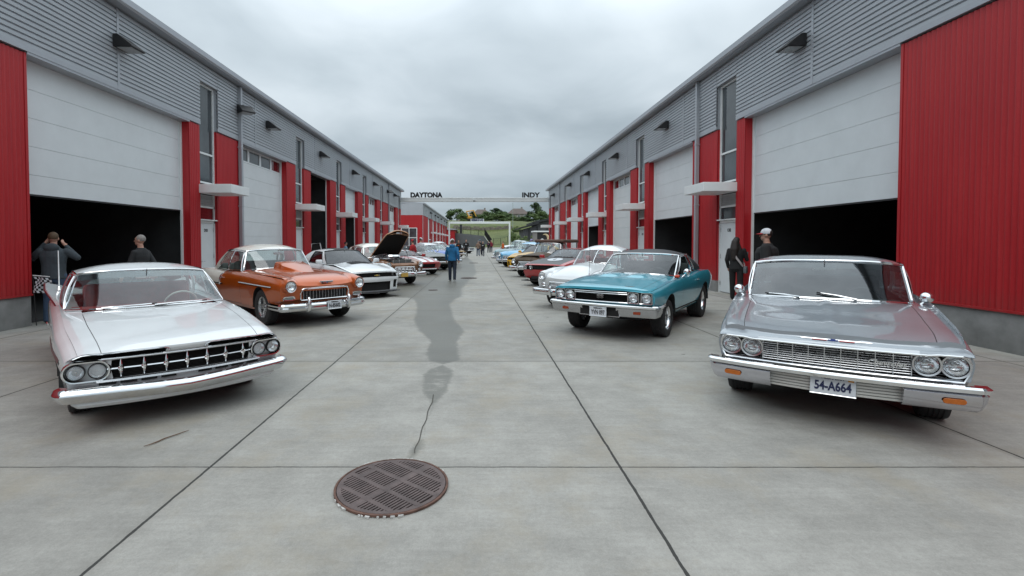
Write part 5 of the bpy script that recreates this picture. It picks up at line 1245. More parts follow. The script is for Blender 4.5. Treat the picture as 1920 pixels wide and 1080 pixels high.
    for sg in (1, -1):
        p = x(sg*0.735, 0.800, 0.0); n = Vector((1, sg*0.05, 0)); Mx = Matrix.Translation(p) @ n.to_track_quat('X', 'Z').to_matrix().to_4x4()
        b = MB(); b.lathe([(0.15, -0.25), (0.142, -0.10), (0.128, 0.035), (0.118, 0.065), (0.105, 0.06), (0.10, 0.02)], None, 30, Mx); b.build('headlight_hood', ORANGE_P, root)
        c.lamp(root, p+n*0.058, 0.088, n, CHROME, 0.012, 0.026)
        p = x(sg*0.735, 0.575, 0.014); L0 = stadium(p-n*0.03, 0.120, 0.046, n); L1 = stadium(p+n*0.018, 0.112, 0.040, n); L2 = stadium(p+n*0.014, 0.088, 0.024, n); L3 = stadium(p, 0.084, 0.022, n)
        b = MB(); b.grid([L0, L1, L2, L3], None, close=True); h = b.build('parking_lamp', CHROME, root); b = MB(); fan(b, [q+n*0.004 for q in L3]); b.build('lens', simple('grey_lens', (0.30, 0.33, 0.32), 0.2), h, smooth=0)
        b = MB(); p = Vector((0.17-0.09*(0.43/0.88)**2, sg*0.43, 0.42)); b.tube([p+Vector((-0.03, 0, -0.09)), p+Vector((0.012, 0, -0.06)), p+Vector((0.02, 0, 0.04)), p+Vector((0.012, 0, 0.12)), p+Vector((-0.01, 0, 0.165))], [0.030, 0.036, 0.036, 0.034, 0.02], None, 12); b.build('bumper_guard', CHROME, root)
    path = c.front_path(0.81, -0.10, 0.10, 0.42, 0.10)
    c.bumper(root, [(-0.05, 0.075), (0.0, 0.082), (0.035, 0.066), (0.050, 0.035), (0.040, 0.008), (0.048, -0.02), (0.035, -0.055), (0.0, -0.080), (-0.05, -0.075)], path, 0.405, CHROME)
    c.plate(root, 0.165, 0.10, 0.405, 'N-85602', PWHITE, simple('plate_grey_ink', (0.06, 0.06, 0.065), 0.5), 'NEBRASKA', 0.305, 0.155)
    # hood scoop
    b = MB(); rows = []
    for k in range(9):
        t = k/8; d = lerp(0.62, 1.58, t); hgt = lerp(0.0, 0.135, min(1, t*1.15)**1.1); w0 = lerp(0.10, 0.30, min(1, t*1.6)); zb_ = lambda q: c.top_pt(d, q/0.83).z-0.006
        rows.append([Vector((-d, -w0-0.03, zb_(w0+0.03))), Vector((-d, -w0, zb_(w0)+hgt*0.85)), Vector((-d, -w0+0.03, zb_(w0)+hgt)), Vector((-d, 0, zb_(0)+hgt+0.005)), Vector((-d, w0-0.03, zb_(w0)+hgt)), Vector((-d, w0, zb_(w0)+hgt*0.85)), Vector((-d, w0+0.03, zb_(w0+0.03)))])
    b.grid(rows); b.build('hood_scoop', ORANGE_P, root, smooth=35)
    b = MB(); b.add([r+Vector((-0.001, 0, -0.006)) for r in rows[-1]], [tuple(range(7))]); b.build('scoop_mouth', DARK, root, smooth=0)
    # emblem on the hood nose
    p = c.front_yz(0, 0.80, 0); p = c.top_pt(0.05, 0, 0.0)+Vector((0.03, 0, -0.005)); b = MB()
    b.poly([p+Vector((0, -0.15, 0.020)), p+Vector((0, -0.10, -0.022)), p+Vector((0, 0.02, -0.022)), p+Vector((0, 0.05, -0.008)), p+Vector((0, 0.13, -0.006)), p+Vector((0, 0.15, 0.022))], (0.022, 0, -0.004), CHROME)
    q = p+Vector((0.025, 0, -0.004)); b.quad(q+Vector((0, -0.10, 0.004)), q+Vector((0, -0.04, -0.012)), q+Vector((0, 0.0, -0.012)), q+Vector((0, -0.02, 0.004)), REDLENS); b.quad(q+Vector((0, -0.01, 0.004)), q+Vector((0, 0.0, -0.012)), q+Vector((0, 0.03, -0.006)), q+Vector((0, 0.02, 0.006)), simple('blue_enamel', (0.02, 0.05, 0.25), 0.3)); b.build('hood_emblem', None, root, smooth=0)
    c.side_strip(root, [(d, 0.775+0.012*(d-0.3)) for d in np.linspace(0.30, 1.90, 18)], 0.024, 0.016, CHROME, 'fender_moulding')
    c.side_strip(root, [(d, 0.715-0.0*(d-3)) for d in np.linspace(2.80, 4.85, 18)], 0.024, 0.014, CHROME, 'quarter_moulding')
    for sg in (1, -1):
        b = MB(); b.grid([[c.side_pt(3.00+e, t, sg, o_) for e, o_ in ((-0.012, 0.002), (-0.010, 0.014), (0.010, 0.014), (0.012, 0.002))] for t in np.linspace(0.60, 0.99, 8)]); b.build('sash_moulding', CHROME, root)
        b = MB(); p = c.side_z(2.82, 0.86, sg, 0.02); b.tube([p, p+Vector((-0.13, 0, 0.003))], 0.012); b.build('door_handle', CHROME, root)
    c.wheels(root, 0.355, 0.22, 'five', 0.035, rimr=0.585)
    c.wipers(root, ((-0.35, 0.02, 0.02, 0.10), (0.25, 0.62, 0.02, 0.10)))
    return root
car_white_finned((-2.70, 4.45), R(42.0), 0.945)
car_silver((3.04, 4.12), R(-34.0), 0.985)
car_teal((2.03, 8.0), R(-36), 0.96)
car_orange((-2.98, 9.40), R(47.0), 0.985)
# ================================================================== THE OTHER PARKED CARS
GLASS_B = glass('blue_tint_glass', (0.35, 0.42, 0.45), 1.0)
def PMof(body, roof=None, inter=None, **k):
    d = dict(body=body, interior=inter or BLK_IN, seat=inter or BLK_IN); 
    if roof: d['roof'] = roof; d['pillar'] = roof
    d.update(k); return d
def car_white_modern(pos, th, sc, P=WHITE_P, label='white modern muscle coupe with black hood insert, black grille and dark glass', insert=True, badge=True):
    root = car_root(pos, th, label, scale=sc)
    def top(d, a):
        return 0.045*max(0, min(1, (d-0.35)/0.7))*max(0, 1-abs(a)/0.52)**0.6*max(0, min(1, (1.75-d)/0.4)) + 0.05*math.exp(-((a-0.97)/0.12)**2)*max(0, 1-abs(d-0.9)/1.0)
    c = Car(L=4.84, W=[(0, 0.84), (0.25, 0.91), (0.8, 0.955), (2.2, 0.93), (3.9, 0.965), (4.84, 0.86)], ZS=[(0, 0.76), (0.3, 0.84), (0.9, 0.92), (1.6, 0.95), (3.4, 0.99), (4.1, 1.02), (4.84, 0.95)],
            ZC=[(0, 0.80), (0.15, 0.855), (0.6, 0.935), (1.5, 1.01), (3.9, 1.06), (4.84, 0.98)], ZB=[(0, 0.16), (4.84, 0.22)], side=[(0, 0.09), (0.12, 0.04), (0.35, 0.03), (0.62, 0.0), (0.85, 0.02), (1.0, 0.09)],
            crown=3, bow=0.22, bowlen=1.6, face=[(0, -0.02), (0.10, 0.02), (0.52, 0.03), (0.70, 0.06), (0.73, 0.04), (0.93, 0.02), (0.96, 0.06), (1, 0.05)], facelen=0.4,
            arches=[(0.95, 0.40, 0.40, 0.34), (3.80, 0.41, 0.41, 0.35)], hood=(0.03, 1.42, 0.86), hole=(1.6, 3.9, 0.84), doors=[(1.62, 2.9)], front_holes=[(0.0, 0.93, 0.725, 0.935, 0.05), (0.0, 0.62, 0.10, 0.50, 0.06), (0.78, 0.93, 0.20, 0.58, 0.05)], top=top)
    PM = PMof(P, glass=GLASS_T, side_glass=GLASS_T, pillar=P)
    c.build_body(root, PM)
    c.build_cabin(root, PM, dict(cowl=(1.38, 0.99), Ab=(1.62, 0.80, 0.975), Cb=(3.75, 0.78, 1.03), back=(4.10, 1.06), head=(2.06, 1.40), At=(2.20, 0.60, 1.355), Ct=(3.15, 0.60, 1.355), rear=(3.25, 1.405), crown=0.045, rail_bulge=0.03, frame=BLACK, gutter=0, buckets=1,
        split=[(0, 0.10, 'apillar'), (0.10, 0.60, 'window'), (0.60, 1, 'pillar')], p=3.0, roof_stripe=(-0.42, 0.42, BLACK) if insert else None))
    if insert:
        b = MB(); b.grid([[c.top_pt(d, q, 0.016) for q in np.linspace(-0.40, 0.40, 9)] for d in np.linspace(0.88, 1.24, 6)]); b.build('hood_insert', simple('satin_black', (0.02, 0.021, 0.022), 0.6, 0, 0.1, 6, 0, Specular_IOR_Level=0.12), root, smooth=50)
    x = lambda y, z, o=0: c.front_yz(y, z, o)
    b = MB()
    for z in np.linspace(0.23, 0.42, 9): b.tube([x(y, z, -0.04) for y in np.linspace(-0.54, 0.54, 9)], 0.005, None, 4)
    b.build('lower_grille', simple('grille_grey', (0.05, 0.05, 0.05), 0.4, 0.5), root)
    for sg in (1, -1):
        y = sg*0.62; p = x(y, 0.685, -0.035); n = Vector((1, sg*0.45, 0)).normalized(); c.lamp(root, p, 0.055, n, BLACK, 0.008, 0.012)
        p = x(sg*0.78, 0.43, -0.02); b = MB(); b.cbox(p, (0.02, 0.04, 0.07), None); b.build('fog_lamp', LENS, root)
        c.mirror(root, 1.72, sg*0.90, 1.0, P, 'box')
    b = MB(); path = c.front_path(0.84, -0.10, 0.25, 0.3, 0.08); c.bumper(root, [(-0.1, 0.022), (0.07, 0.012), (0.08, 0.0), (-0.1, -0.012)], path, 0.165, BLACK, 'splitter')
    if badge:
        g = simple('gold_badge', (0.65, 0.45, 0.10), 0.25, 0.7); p = x(0, 0.675, 0.02); b = MB(); b.cbox(p, (0.012, 0.19, 0.032), CHROME); b.cbox(p, (0.013, 0.075, 0.062), CHROME); b.cbox(p+Vector((0.007, 0, 0)), (0.004, 0.17, 0.020), g); b.cbox(p+Vector((0.008, 0, 0)), (0.004, 0.055, 0.048), g); b.build('grille_badge', None, root, smooth=0)
    c.wheels(root, 0.345, 0.25, 'black', 0.025, 0.355, 0.28, 0.74, 0.74); c.wipers(root, ((-0.5, 0.05, 0.0, 0.05),), BLACK)
    return root
PM_RIM['black'] = BLACK
def vintage(pos, th, sc, label, body, roof=None, inter=None, L=4.95, W=0.92, H=1.58, nose=0.88, hoodz=1.08, cowl=1.62, fender=0.93, fast=False, hood_up=False, teeth=0, cap='cap', white=None, grille=(0.42, 0.50, 0.70), crest=0.05, lampy=0.70, lampz=0.80, lampr=0.088, engine=False, two=None, splitws=False, bumpz=0.43, pm=None, name='parked_car', plate=None, hoodmat=None, bed=False):
    """rounded post-war car: separate front wings, a tall domed hood, a wide low grille and a heavy bumper"""
    root = car_root(pos, th, label, 'truck' if bed else 'car', sc, name)
    def top(d, a):
        f = max(0, min(1, d/0.25))*max(0, min(1, (cowl+0.2-d)/0.5))
        return -0.09*f*math.exp(-((a-0.70)/0.13)**2) + 0.03*math.exp(-((a-0.92)/0.10)**2)*f + crest*f*max(0, 1-(a/0.5)**2)
    rz = fender+0.02
    tail = [(cowl+0.9, rz+0.01), (3.6, rz), (4.3, rz-0.02), (L, 0.74)] if not bed else [(cowl+0.9, rz), (L, rz)]
    ztail = [(3.9, rz+0.10), (4.5, rz-0.02), (L, 0.66)] if not bed else [(cowl+1.0, rz+0.02), (L, rz+0.02)]
    c = Car(L=L, W=[(0, W-0.05), (0.3, W-0.01), (1.0, W), (3.9, W), (L, W-0.12)], ZS=[(0, fender-0.07), (0.12, fender), (0.6, fender+0.03), (1.5, rz+0.01)]+tail, ZC=[(0, nose-0.10), (0.06, nose), (0.2, nose+0.08), (0.6, hoodz-0.04-crest*0.4), (cowl, hoodz-crest*0.2)]+ztail,
            ZB=[(0, 0.44), (0.4, 0.40), (0.7, 0.28), (4, 0.28), (L, 0.40)], side=[(0, 0.08), (0.12, 0.03), (0.4, 0.005), (0.6, 0.0), (0.8, 0.025), (0.92, 0.07), (1.0, 0.15)], crown=3.0, bow=0.13, face=[(0, -0.10), (0.15, -0.02), (0.5, 0.02), (0.8, 0.05), (1, 0.02)], facelen=0.35,
            arches=[(0.85, 0.39, 0.38, 0.34), (L-1.15, 0.39, 0.30 if not bed else 0.38, 0.34)], hood=(0.04, cowl-0.06, 0.64), hole=(cowl+0.14, L-1.1 if not bed else cowl+1.15, 0.80), doors=[(cowl+0.3, cowl+1.25)], front_holes=[(0.0, grille[0]/(W*0.94), (grille[1]-0.44)/(fender-0.07-0.44), (grille[2]-0.44)/(fender-0.07-0.44), 0.08)], top=top)
    if two: c.two = two
    PM = PMof(body, roof, inter, **(pm or {}))
    if hoodmat: PM['hood'] = hoodmat
    c.build_body(root, PM)
    zc = hoodz-0.0; hh = H
    if fast: cab = dict(Cb=(4.15, 0.66, rz+0.05), back=(4.40, rz+0.02), Ct=(3.10, 0.57, hh-0.17), rear=(3.25, hh-0.13))
    elif bed: cab = dict(Cb=(cowl+1.25, 0.74, rz+0.02), back=(cowl+1.28, rz+0.03), Ct=(cowl+1.15, 0.62, hh-0.09), rear=(cowl+1.20, hh-0.05))
    else: cab = dict(Cb=(3.85, 0.70, rz+0.04), back=(4.10, rz+0.06), Ct=(3.40, 0.58, hh-0.17), rear=(3.60, hh-0.13))
    cab.update(cowl=(cowl, zc), Ab=(cowl+0.30, 0.74, rz+0.03), head=(cowl+0.42, hh-(0.065 if bed else 0.145)), At=(cowl+0.58, 0.60, hh-(0.105 if bed else 0.185)), crown=0.06 if bed else 0.135, frame_r=0.010, rail_bulge=0.05 if not bed else 0.02, p=2.6, ws_split=splitws,
        split=[(0, 0.07, 'apillar'), (0.07, 0.45, 'window'), (0.45, 0.49, 'bpillar'), (0.49, 0.80 if not fast else 0.72, 'window'), (0.80 if not fast else 0.72, 1, 'pillar')] if not bed else [(0, 0.10, 'apillar'), (0.10, 0.85, 'window'), (0.85, 1, 'pillar')])
    c.build_cabin(root, PM, cab)
    x = lambda y, z, o=0: c.front_yz(y, z, o); g0, g1, g2 = grille; zm = (g1+g2)/2
    b = MB()
    for z in np.linspace(g1+0.03, g2-0.03, 3): b.tube([x(y, z, -0.01) for y in np.linspace(-g0, g0, 13)], 0.016, None, 6)
    gb = b.build('grille_bars', CHROME, root)
    for k in range(teeth):
        y = lerp(-g0*0.8, g0*0.8, k/(teeth-1)); b = MB(); b.cbox(x(y, zm, 0.02), (0.05, 0.035, g2-g1-0.02), None, ch=0.012); b.build('grille_tooth', CHROME, gb)
    b = MB(); loop = [x(y, g1-0.012, 0.012) for y in np.linspace(-g0, g0, 11)] + [x(g0+0.05, zm, 0.0)] + [x(y, g2+0.012, 0.012) for y in np.linspace(g0, -g0, 11)] + [x(-g0-0.05, zm, 0.0)]
    b.tube(loop, 0.018, None, 8, closed=True); b.build('grille_surround', CHROME, root)
    for sg in (1, -1):
        p = x(sg*lampy, lampz, 0.0); n = Vector((1, sg*0.05, 0.02)); Mx = Matrix.Translation(p) @ n.to_track_quat('X', 'Z').to_matrix().to_4x4()
        b = MB(); b.lathe([(lampr+0.06, -0.30), (lampr+0.05, -0.10), (lampr+0.028, 0.04), (lampr+0.006, 0.066), (lampr, 0.03)], None, 26, Mx); b.build('headlight_hood', body, root)
        c.lamp(root, p+n*0.056, lampr, n, CHROME, 0.012, 0.03)
        p = x(sg*lampy, 0.60, 0.02); b = MB(); b.lathe([(0.055, -0.03), (0.055, 0.0), (0.03, 0.015), (0, 0.018)], None, 16, Matrix.Translation(p)); b.build('parking_lamp', CHROME, root)
        b = MB(); p = Vector((0.19, sg*0.40, bumpz)); b.tube([p+Vector((-0.02, 0, -0.11)), p+Vector((0.01, 0, 0)), p+Vector((0.0, 0, 0.12)), p+Vector((-0.03, 0, 0.15))], [0.028, 0.036, 0.03, 0.01], None, 10); b.build('bumper_guard', CHROME, root)
    c.bumper(root, PP(0.055, 0.085), c.front_path(W-0.03, -0.13, 0.12, 0.35, 0.10), bumpz, CHROME)
    if plate: b = MB(); b.cbox((0.20, -0.12, bumpz), (0.006, 0.30, 0.15), None); b.build('licence_plate', plate, root, smooth=0)
    c.wheels(root, 0.345, 0.19, cap, 0.06, **(dict(stripe=white) if white else {}))
    c.wipers(root, ((-0.3, -0.05, 0.02, 0.10), (0.3, 0.62, 0.02, 0.10)))
    c.side_strip(root, [(d, 0.70) for d in np.linspace(0.4, cowl+1.2, 16)], 0.022, 0.012, CHROME, 'side_moulding')
    if bed:
        b = MB(); x0, x1 = -(cowl+1.32), -L+0.03
        b.box(x1, x0, -0.62, 0.62, 0.62, 0.66, UNDER); b.build('load_floor', None, root, smooth=0)
    return root, c, PM
def sporty(pos, th, sc, label, body, roof=None, inter=None, L=4.7, W=0.92, H=1.36, nose=0.76, belt=0.93, cowl=1.55, zb=0.22, style='quad', grille=(0.80, 0.52, 0.68), hood=None, glassm=None, rake=0.62, bumper=True, cap='slot', two=None, r=0.33, bow=0.12, stripes=None, tail=None, rear=None, lamps=None, boxy=3.2, name='parked_car', extra_top=None, chrome=CHROME, lampr=0.07):
    root = car_root(pos, th, label, 'car', sc, name)
    rise = belt-nose
    c = Car(L=L, W=[(0, W-0.06), (0.3, W-0.015), (1, W), (L-1, W), (L, W-0.09)], ZS=[(0, nose-0.05), (0.2, nose), (0.9, nose+rise*0.55), (cowl, belt-0.02), (3.0, belt), (4.0, belt+0.03), (L, belt-0.04)], ZC=[(0, nose-0.03), (0.08, nose+0.02), (0.5, nose+rise*0.45+0.03), (cowl, belt+0.045), (3.9, belt+0.06), (L, belt)],
            ZB=[(0, zb+0.12), (0.4, zb+0.06), (0.7, zb), (L-0.6, zb+0.03), (L, zb+0.15)], side=[(0, 0.10), (0.15, 0.04), (0.45, 0.01), (0.68, 0.0), (0.85, 0.02), (1, 0.08)], crown=boxy, bow=bow, face=[(0, -0.08), (0.35, -0.01), (0.6, 0.02), (0.9, 0.05), (1, 0.04)], facelen=0.4,
            arches=[(0.90, 0.39, 0.38, 0.33), (L-1.12, 0.40, 0.38, 0.33)], hood=(0.05, cowl-0.06, 0.82), hole=(cowl+0.12, L-1.0, 0.83), doors=[(cowl+0.25, cowl+1.4)], front_holes=[(0.0, min(0.96, grille[0]/(W*0.94)), (grille[1]-zb-0.12)/(nose-0.05-zb-0.12), min(0.97, (grille[2]-zb-0.12)/(nose-0.05-zb-0.12)), 0.06)], top=extra_top)
    if two: c.two = two
    PM = PMof(body, roof, inter); 
    if hood: PM['hood'] = hood
    if glassm: PM['glass'] = glassm; PM['side_glass'] = glassm
    c.build_body(root, PM)
    c.build_cabin(root, PM, dict(cowl=(cowl, belt+0.045), Ab=(cowl+0.26, 0.74, belt+0.01), Cb=(tail or L-1.05, 0.74, belt+0.04), back=((tail or L-1.05)+0.2, belt+0.06), head=(cowl+rake, H-0.05), At=(cowl+rake+0.12, 0.58, H-0.085), Ct=(rear or L-1.55, 0.57, H-0.085), rear=((rear or L-1.55)+0.12, H-0.05), crown=0.045, rail_bulge=0.02, frame=chrome, frame_r=0.008, side_r=0.006, buckets=1,
        split=[(0, 0.07, 'apillar'), (0.07, 0.50, 'window'), (0.50, 0.53, 'bpillar'), (0.53, 0.78, 'window'), (0.78, 1, 'pillar')], p=3.0))
    x = lambda y, z, o=0: c.front_yz(y, z, o); g0, g1, g2 = grille
    b = MB()
    for z in np.linspace(g1+0.025, g2-0.025, 5): b.tube([x(y, z, -0.03) for y in np.linspace(-g0, g0, 11)], 0.006, None, 4)
    b.build('grille_bars', ALU if chrome is CHROME else BLACK, root)
    for sg in (1, -1):
        for y in (lamps if lamps is not None else ([0.60, 0.77] if style == 'quad' else [0.70])):
            c.lamp(root, x(sg*y, (g1+g2)/2+0.005, -0.005), lampr, Vector((1, sg*0.1, 0)), chrome, 0.012, 0.018)
        c.mirror(root, cowl+0.32, sg*(W-0.04), belt+0.01, chrome if chrome is CHROME else body, 'round' if chrome is CHROME else 'box')
    if bumper: c.bumper(root, PP(0.05, 0.06), c.front_path(W-0.06, -0.10, bow*0.9, 0.3, 0.07), zb+0.24, CHROME)
    if stripes:
        mt, rng = stripes
        for a, e in rng:
            b = MB(); b.grid([[c.top_pt(d, q, 0.005) for q in np.linspace(a, e, 5)] for d in np.linspace(0.02, cowl-0.06, 22)]); b.build('hood_stripe', mt, root, smooth=60)
            b = MB(); b.grid([[c.roof(u, q, 0.005) for q in np.linspace(a, e, 5)] for u in np.linspace(0.02, 0.98, 12)]); b.build('roof_stripe', mt, root, smooth=60)
    c.wheels(root, r, 0.22, cap, 0.03); c.wipers(root, ((-0.4, 0.02, 0.0, 0.06), (0.15, 0.6, 0.0, 0.06)), BLACK if chrome is not CHROME else CHROME)
    return root, c, PM

YELLOW_P = paint('yellow_paint', (0.72, 0.40, 0.025)); RED_P = paint('red_paint', (0.38, 0.018, 0.02)); BLUE_P = paint('blue_paint', (0.012, 0.085, 0.42)); MAROON_P = paint('maroon_paint', (0.14, 0.012, 0.014)); BLACK_P = paint('black_paint', (0.010, 0.010, 0.011)); SBLACK_P = paint('satin_black_paint', (0.022, 0.024, 0.027), 0, 0.45, 0.4)
LBLUE_P = paint('light_blue_paint', (0.14, 0.42, 0.66)); DTEAL_P = paint('dusty_teal_paint', (0.14, 0.27, 0.30)); BROWN_P = paint('copper_brown_paint', (0.22, 0.095, 0.038), 0.2); OLIVE_P = paint('grey_green_paint', (0.055, 0.062, 0.055), 0.3); RUST_P = simple('rusty_paint', (0.085, 0.062, 0.04), 0.6, 0, 0.55, 3.5); TANROOF = simple('brown_canvas', (0.115, 0.070, 0.055), 0.85, 0, 0.2, 12, 0.4); TAN_P = paint('tan_paint', (0.30, 0.25, 0.18))

LOD[:] = [0.14, 14, 9, 11]
# ---- left row
LOD[:] = [0.10, 20, 11, 13]; car_white_modern((-2.95, 13.9), R(42), 0.97)
r_, c_, PM_ = vintage((-2.72, 17.8), R(40), 0.97, 'copper brown fifties car with cream roof and its hood raised high over the engine', BROWN_P, CREAM_P, simple('brown_upholstery', (0.10, 0.045, 0.02), 0.7), H=1.62, teeth=5, plate=simple('yellow_plate', (0.55, 0.35, 0.08), 0.5), hoodmat=BROWN_P)
def raise_hood(root, c, PM):
    h = c.parts.get('hood'); 
    if h: bpy.data.objects.remove(h)
    TANE = paint('peach_paint', (0.60, 0.34, 0.20)); cw = 1.56; ang = R(39); piv = Vector((-cw, 0, 1.08))
    def P(t, q, off): 
        ln = 1.50*t; y = q*lerp(0.62, 0.50, t)*(1 if t < 0.85 else math.sqrt(max(0, 1-((t-0.85)/0.15*0.9)**2))*0.55+0.45); cr = 0.10*(1-q*q)
        v = Vector((ln, y, cr+off)); return piv + Matrix.Rotation(-ang, 3, 'Y') @ v
    T = np.linspace(0, 1, 14); Q = np.linspace(-1, 1, 13)
    b = MB(); b.grid([[P(t, q, 0.012) for q in Q] for t in T], TANE); b.grid([[P(t, q, -0.012) for q in Q] for t in T], simple('hood_insulation', (0.012, 0.012, 0.012), 0.95, 0, 0.4, 20, 0.5))
    edge = [P(t, 1, 0) for t in T] + [P(1, q, 0) for q in Q[::-1]] + [P(t, -1, 0) for t in T[::-1]]
    b.tube(edge, 0.022, TANE, 6); 
    b.grid([[P(t, q, -0.02-0.08*max(0, (t-0.86)/0.14)) for q in Q] for t in np.linspace(0.86, 1.0, 4)], TANE); hd = b.build('raised_hood', None, root, smooth=45)
    b = MB(); b.cbox(P(0.985, 0, -0.115), (0.02, 0.26, 0.05), None, ch=0.01); b.build('hood_emblem', CHROME, hd)
    b = MB(); b.tube([(-0.55, 0.52, 0.95), P(0.62, 0.85, 0.0)], 0.010); b.build('hood_prop', BLACK, root)
    m = MB(); m.cbox((-0.22, 0, 0.86), (0.08, 0.84, 0.26), simple('radiator_grey', (0.16, 0.17, 0.17), 0.5, 0.5)); 
    for y in (-0.40, -0.14, 0.14, 0.40): m.cbox((-0.175, y, 0.86), (0.02, 0.03, 0.27), ALU)
    m.build('radiator', None, root, smooth=0)
    m = MB(); m.lathe([(0.30, 0.0), (0.33, 0.04), (0.30, 0.10), (0.12, 0.14), (0, 0.14)], None, 24, Matrix.Translation((-0.95, 0, 1.06)) @ Matrix.Rotation(R(-90), 4, 'Y')); m.cbox((-0.9, 0.32, 1.0), (0.6, 0.16, 0.10), None, ch=0.03); m.cbox((-0.9, -0.32, 1.0), (0.6, 0.16, 0.10), None, ch=0.03); m.build('engine', CHROME, root)
    b = MB(); b.grid([[(-1.50, y, z) for z in (0.8, 1.05+0.13*(1-(y/0.62)**2))] for y in np.linspace(-0.62, 0.62, 11)]); b.build('bulkhead', ALU, root)
raise_hood(r_, c_, PM_)
sporty((-2.42, 23.4), R(38), 1.0, 'low red sports car with twin white racing stripes and a wide oval mouth', RED_P, L=4.4, W=0.94, H=1.20, nose=0.66, belt=0.86, cowl=1.75, zb=0.15, style='one', grille=(0.42, 0.36, 0.53), lamps=[], bumper=False, cap='five', bow=0.34, boxy=2.2, stripes=(WHITE_P, ((-0.42, -0.10), (0.10, 0.42))), rake=0.5, chrome=BLACK)
for o_ in [o for o in COL.objects if o.name.startswith('parked_car') and o.get('label', '').startswith('low red sports')]:
    for sg in (1, -1):
        m = MB(); n = Vector((0.75, sg*0.35, 0.6)).normalized(); p = Vector((-0.42, sg*0.70, 0.685)); Mx = Matrix.Translation(p) @ n.to_track_quat('X', 'Z').to_matrix().to_4x4(); m.lathe([(0.12, -0.05), (0.10, 0.03), (0.06, 0.05), (0, 0.055)], None, 18, Mx); m.build('headlight', LENS, o_)
    b = MB(); b.cbox((-0.98, 0, 0.83), (0.5, 0.34, 0.03), None, ry=R(4), ch=0.01); b.build('hood_vent', BLACK, o_)
    b = MB(); b.tube([(0.01, y, 0.30+0.0*y) for y in np.linspace(-0.45, 0.45, 7)], 0.022); b.build('white_lip', WHITE_P, o_)
sporty((-2.10, 27.2), R(37), 1.0, 'dark grey green sedan with quad square lamps and big pale windshield', OLIVE_P, L=5.0, H=1.42, nose=0.82, belt=0.97, cowl=1.5, grille=(0.84, 0.60, 0.74), chrome=CHROME)
vintage((-1.80, 30.2), R(38), 1.0, 'bright blue fifties car with white roof between the dark sedan and a maroon car', BLUE_P, WHITE_P, H=1.56, teeth=0)
sporty((-1.9, 34.0), R(38), 1.0, 'maroon sedan with cream roof beyond the bright blue car', MAROON_P, CREAM_P, L=5.0, H=1.46, nose=0.84, belt=1.0, cowl=1.5, grille=(0.82, 0.60, 0.76))
sporty((-2.2, 39.4), R(38), 1.0, 'tan roofed dark sedan with a tall pale windshield beyond the maroon car', SBLACK_P, TAN_P, L=5.1, H=1.50, nose=0.86, belt=1.02, cowl=1.5, grille=(0.82, 0.60, 0.76))
sporty((-1.9, 46.0), R(38), 1.0, 'yellow and black coupe far down the row near the gate beam', YELLOW_P, BLACK_P, hood=BLACK_P, L=4.6, H=1.32, nose=0.74, belt=0.92)
vintage((-2.6, 57.5), R(55), 1.0, 'white old car parked just past the gate beam', WHITE_P, WHITE_P, H=1.66)
sporty((-0.9, 66.0), R(60), 1.0, 'black coupe with pale windshield far down the lane behind the man in black', BLACK_P, L=4.8, H=1.36)
sporty((-4.2, 62.0), R(50), 1.0, 'orange and black coupe far down the lane by the farther building', YELLOW_P, BLACK_P, hood=BLACK_P, L=4.6, H=1.34)
# ---- right row
LOD[:] = [0.10, 20, 11, 13]
vintage((2.12, 11.4), R(-35), 0.96, 'white fastback from around 1950 with red interior and split windshield behind the teal coupe', WHITE_P, WHITE_P, RED_IN, H=1.60, hoodz=1.10, fast=True, splitws=True, nose=0.86, lampz=0.83, lampr=0.082, grille=(0.50, 0.54, 0.66), crest=0.05)
LOD[:] = [0.14, 14, 9, 11]
r_, c_, PM_ = sporty((2.30, 17.3), R(-36), 1.0, 'red modern coupe with satin black hood carrying a white roundel with number 1', RED_P, RED_P, L=4.77, H=1.38, nose=0.82, belt=0.98, cowl=1.45, zb=0.18, style='one', grille=(0.80, 0.60, 0.76), lamps=[0.48], hood=SBLACK_P, bumper=False, cap='black', glassm=GLASS_B, chrome=BLACK, bow=0.16, rake=0.70, lampr=0.075)
b = MB(); N = 30; cx, cy, rr = 0.78, 0.10, 0.28
q_ = lambda a, r: c_.top_pt(cx+r*math.sin(a)*1.05, (cy+r*math.cos(a))/0.82, 0.006)
b.grid([[q_(2*math.pi*k/N, r) for k in range(N+1)] for r in (0.001, 0.08, 0.16, rr)]); rd = b.build('number_roundel', PWHITE, r_, smooth=60)
b = MB(); p = [(-0.11, -0.018), (0.11, -0.018), (0.11, 0.022), (-0.08, 0.022), (-0.05, 0.06), (-0.075, 0.065)]
b.add([c_.top_pt(cx+a, (cy+e)/0.82, 0.010) for a, e in [(-0.12, -0.028), (0.13, -0.028), (0.13, 0.028), (-0.12, 0.028)]], [(0, 1, 2, 3)]); b.add([c_.top_pt(cx+a, (cy+e)/0.82, 0.010) for a, e in [(-0.12, 0.0), (-0.06, -0.065), (-0.03, -0.055), (-0.07, 0.0)]], [(0, 1, 2, 3)]); b.build('number_figure', BLACK, rd, smooth=0)
for sg in (1, -1):
    b = MB(); b.cbox(c_.front_yz(sg*0.76, 0.68, 0.0), (0.04, 0.17, 0.15), None, rz=sg*R(14), ch=0.02); b.build('headlight', LENS, r_)
b = MB(); b.cbox(c_.front_yz(0, 0.30, 0.02), (0.04, 1.0, 0.14), None, ch=0.03); b.build('lower_grille', BLACK, r_)
b = MB(); c_.bumper(r_, [(-0.1, 0.015), (0.03, 0.01), (0.03, -0.01), (-0.1, -0.012)], c_.front_path(0.86, -0.09, 0.14, 0.3, 0.07), 0.20, BLACK, 'splitter')
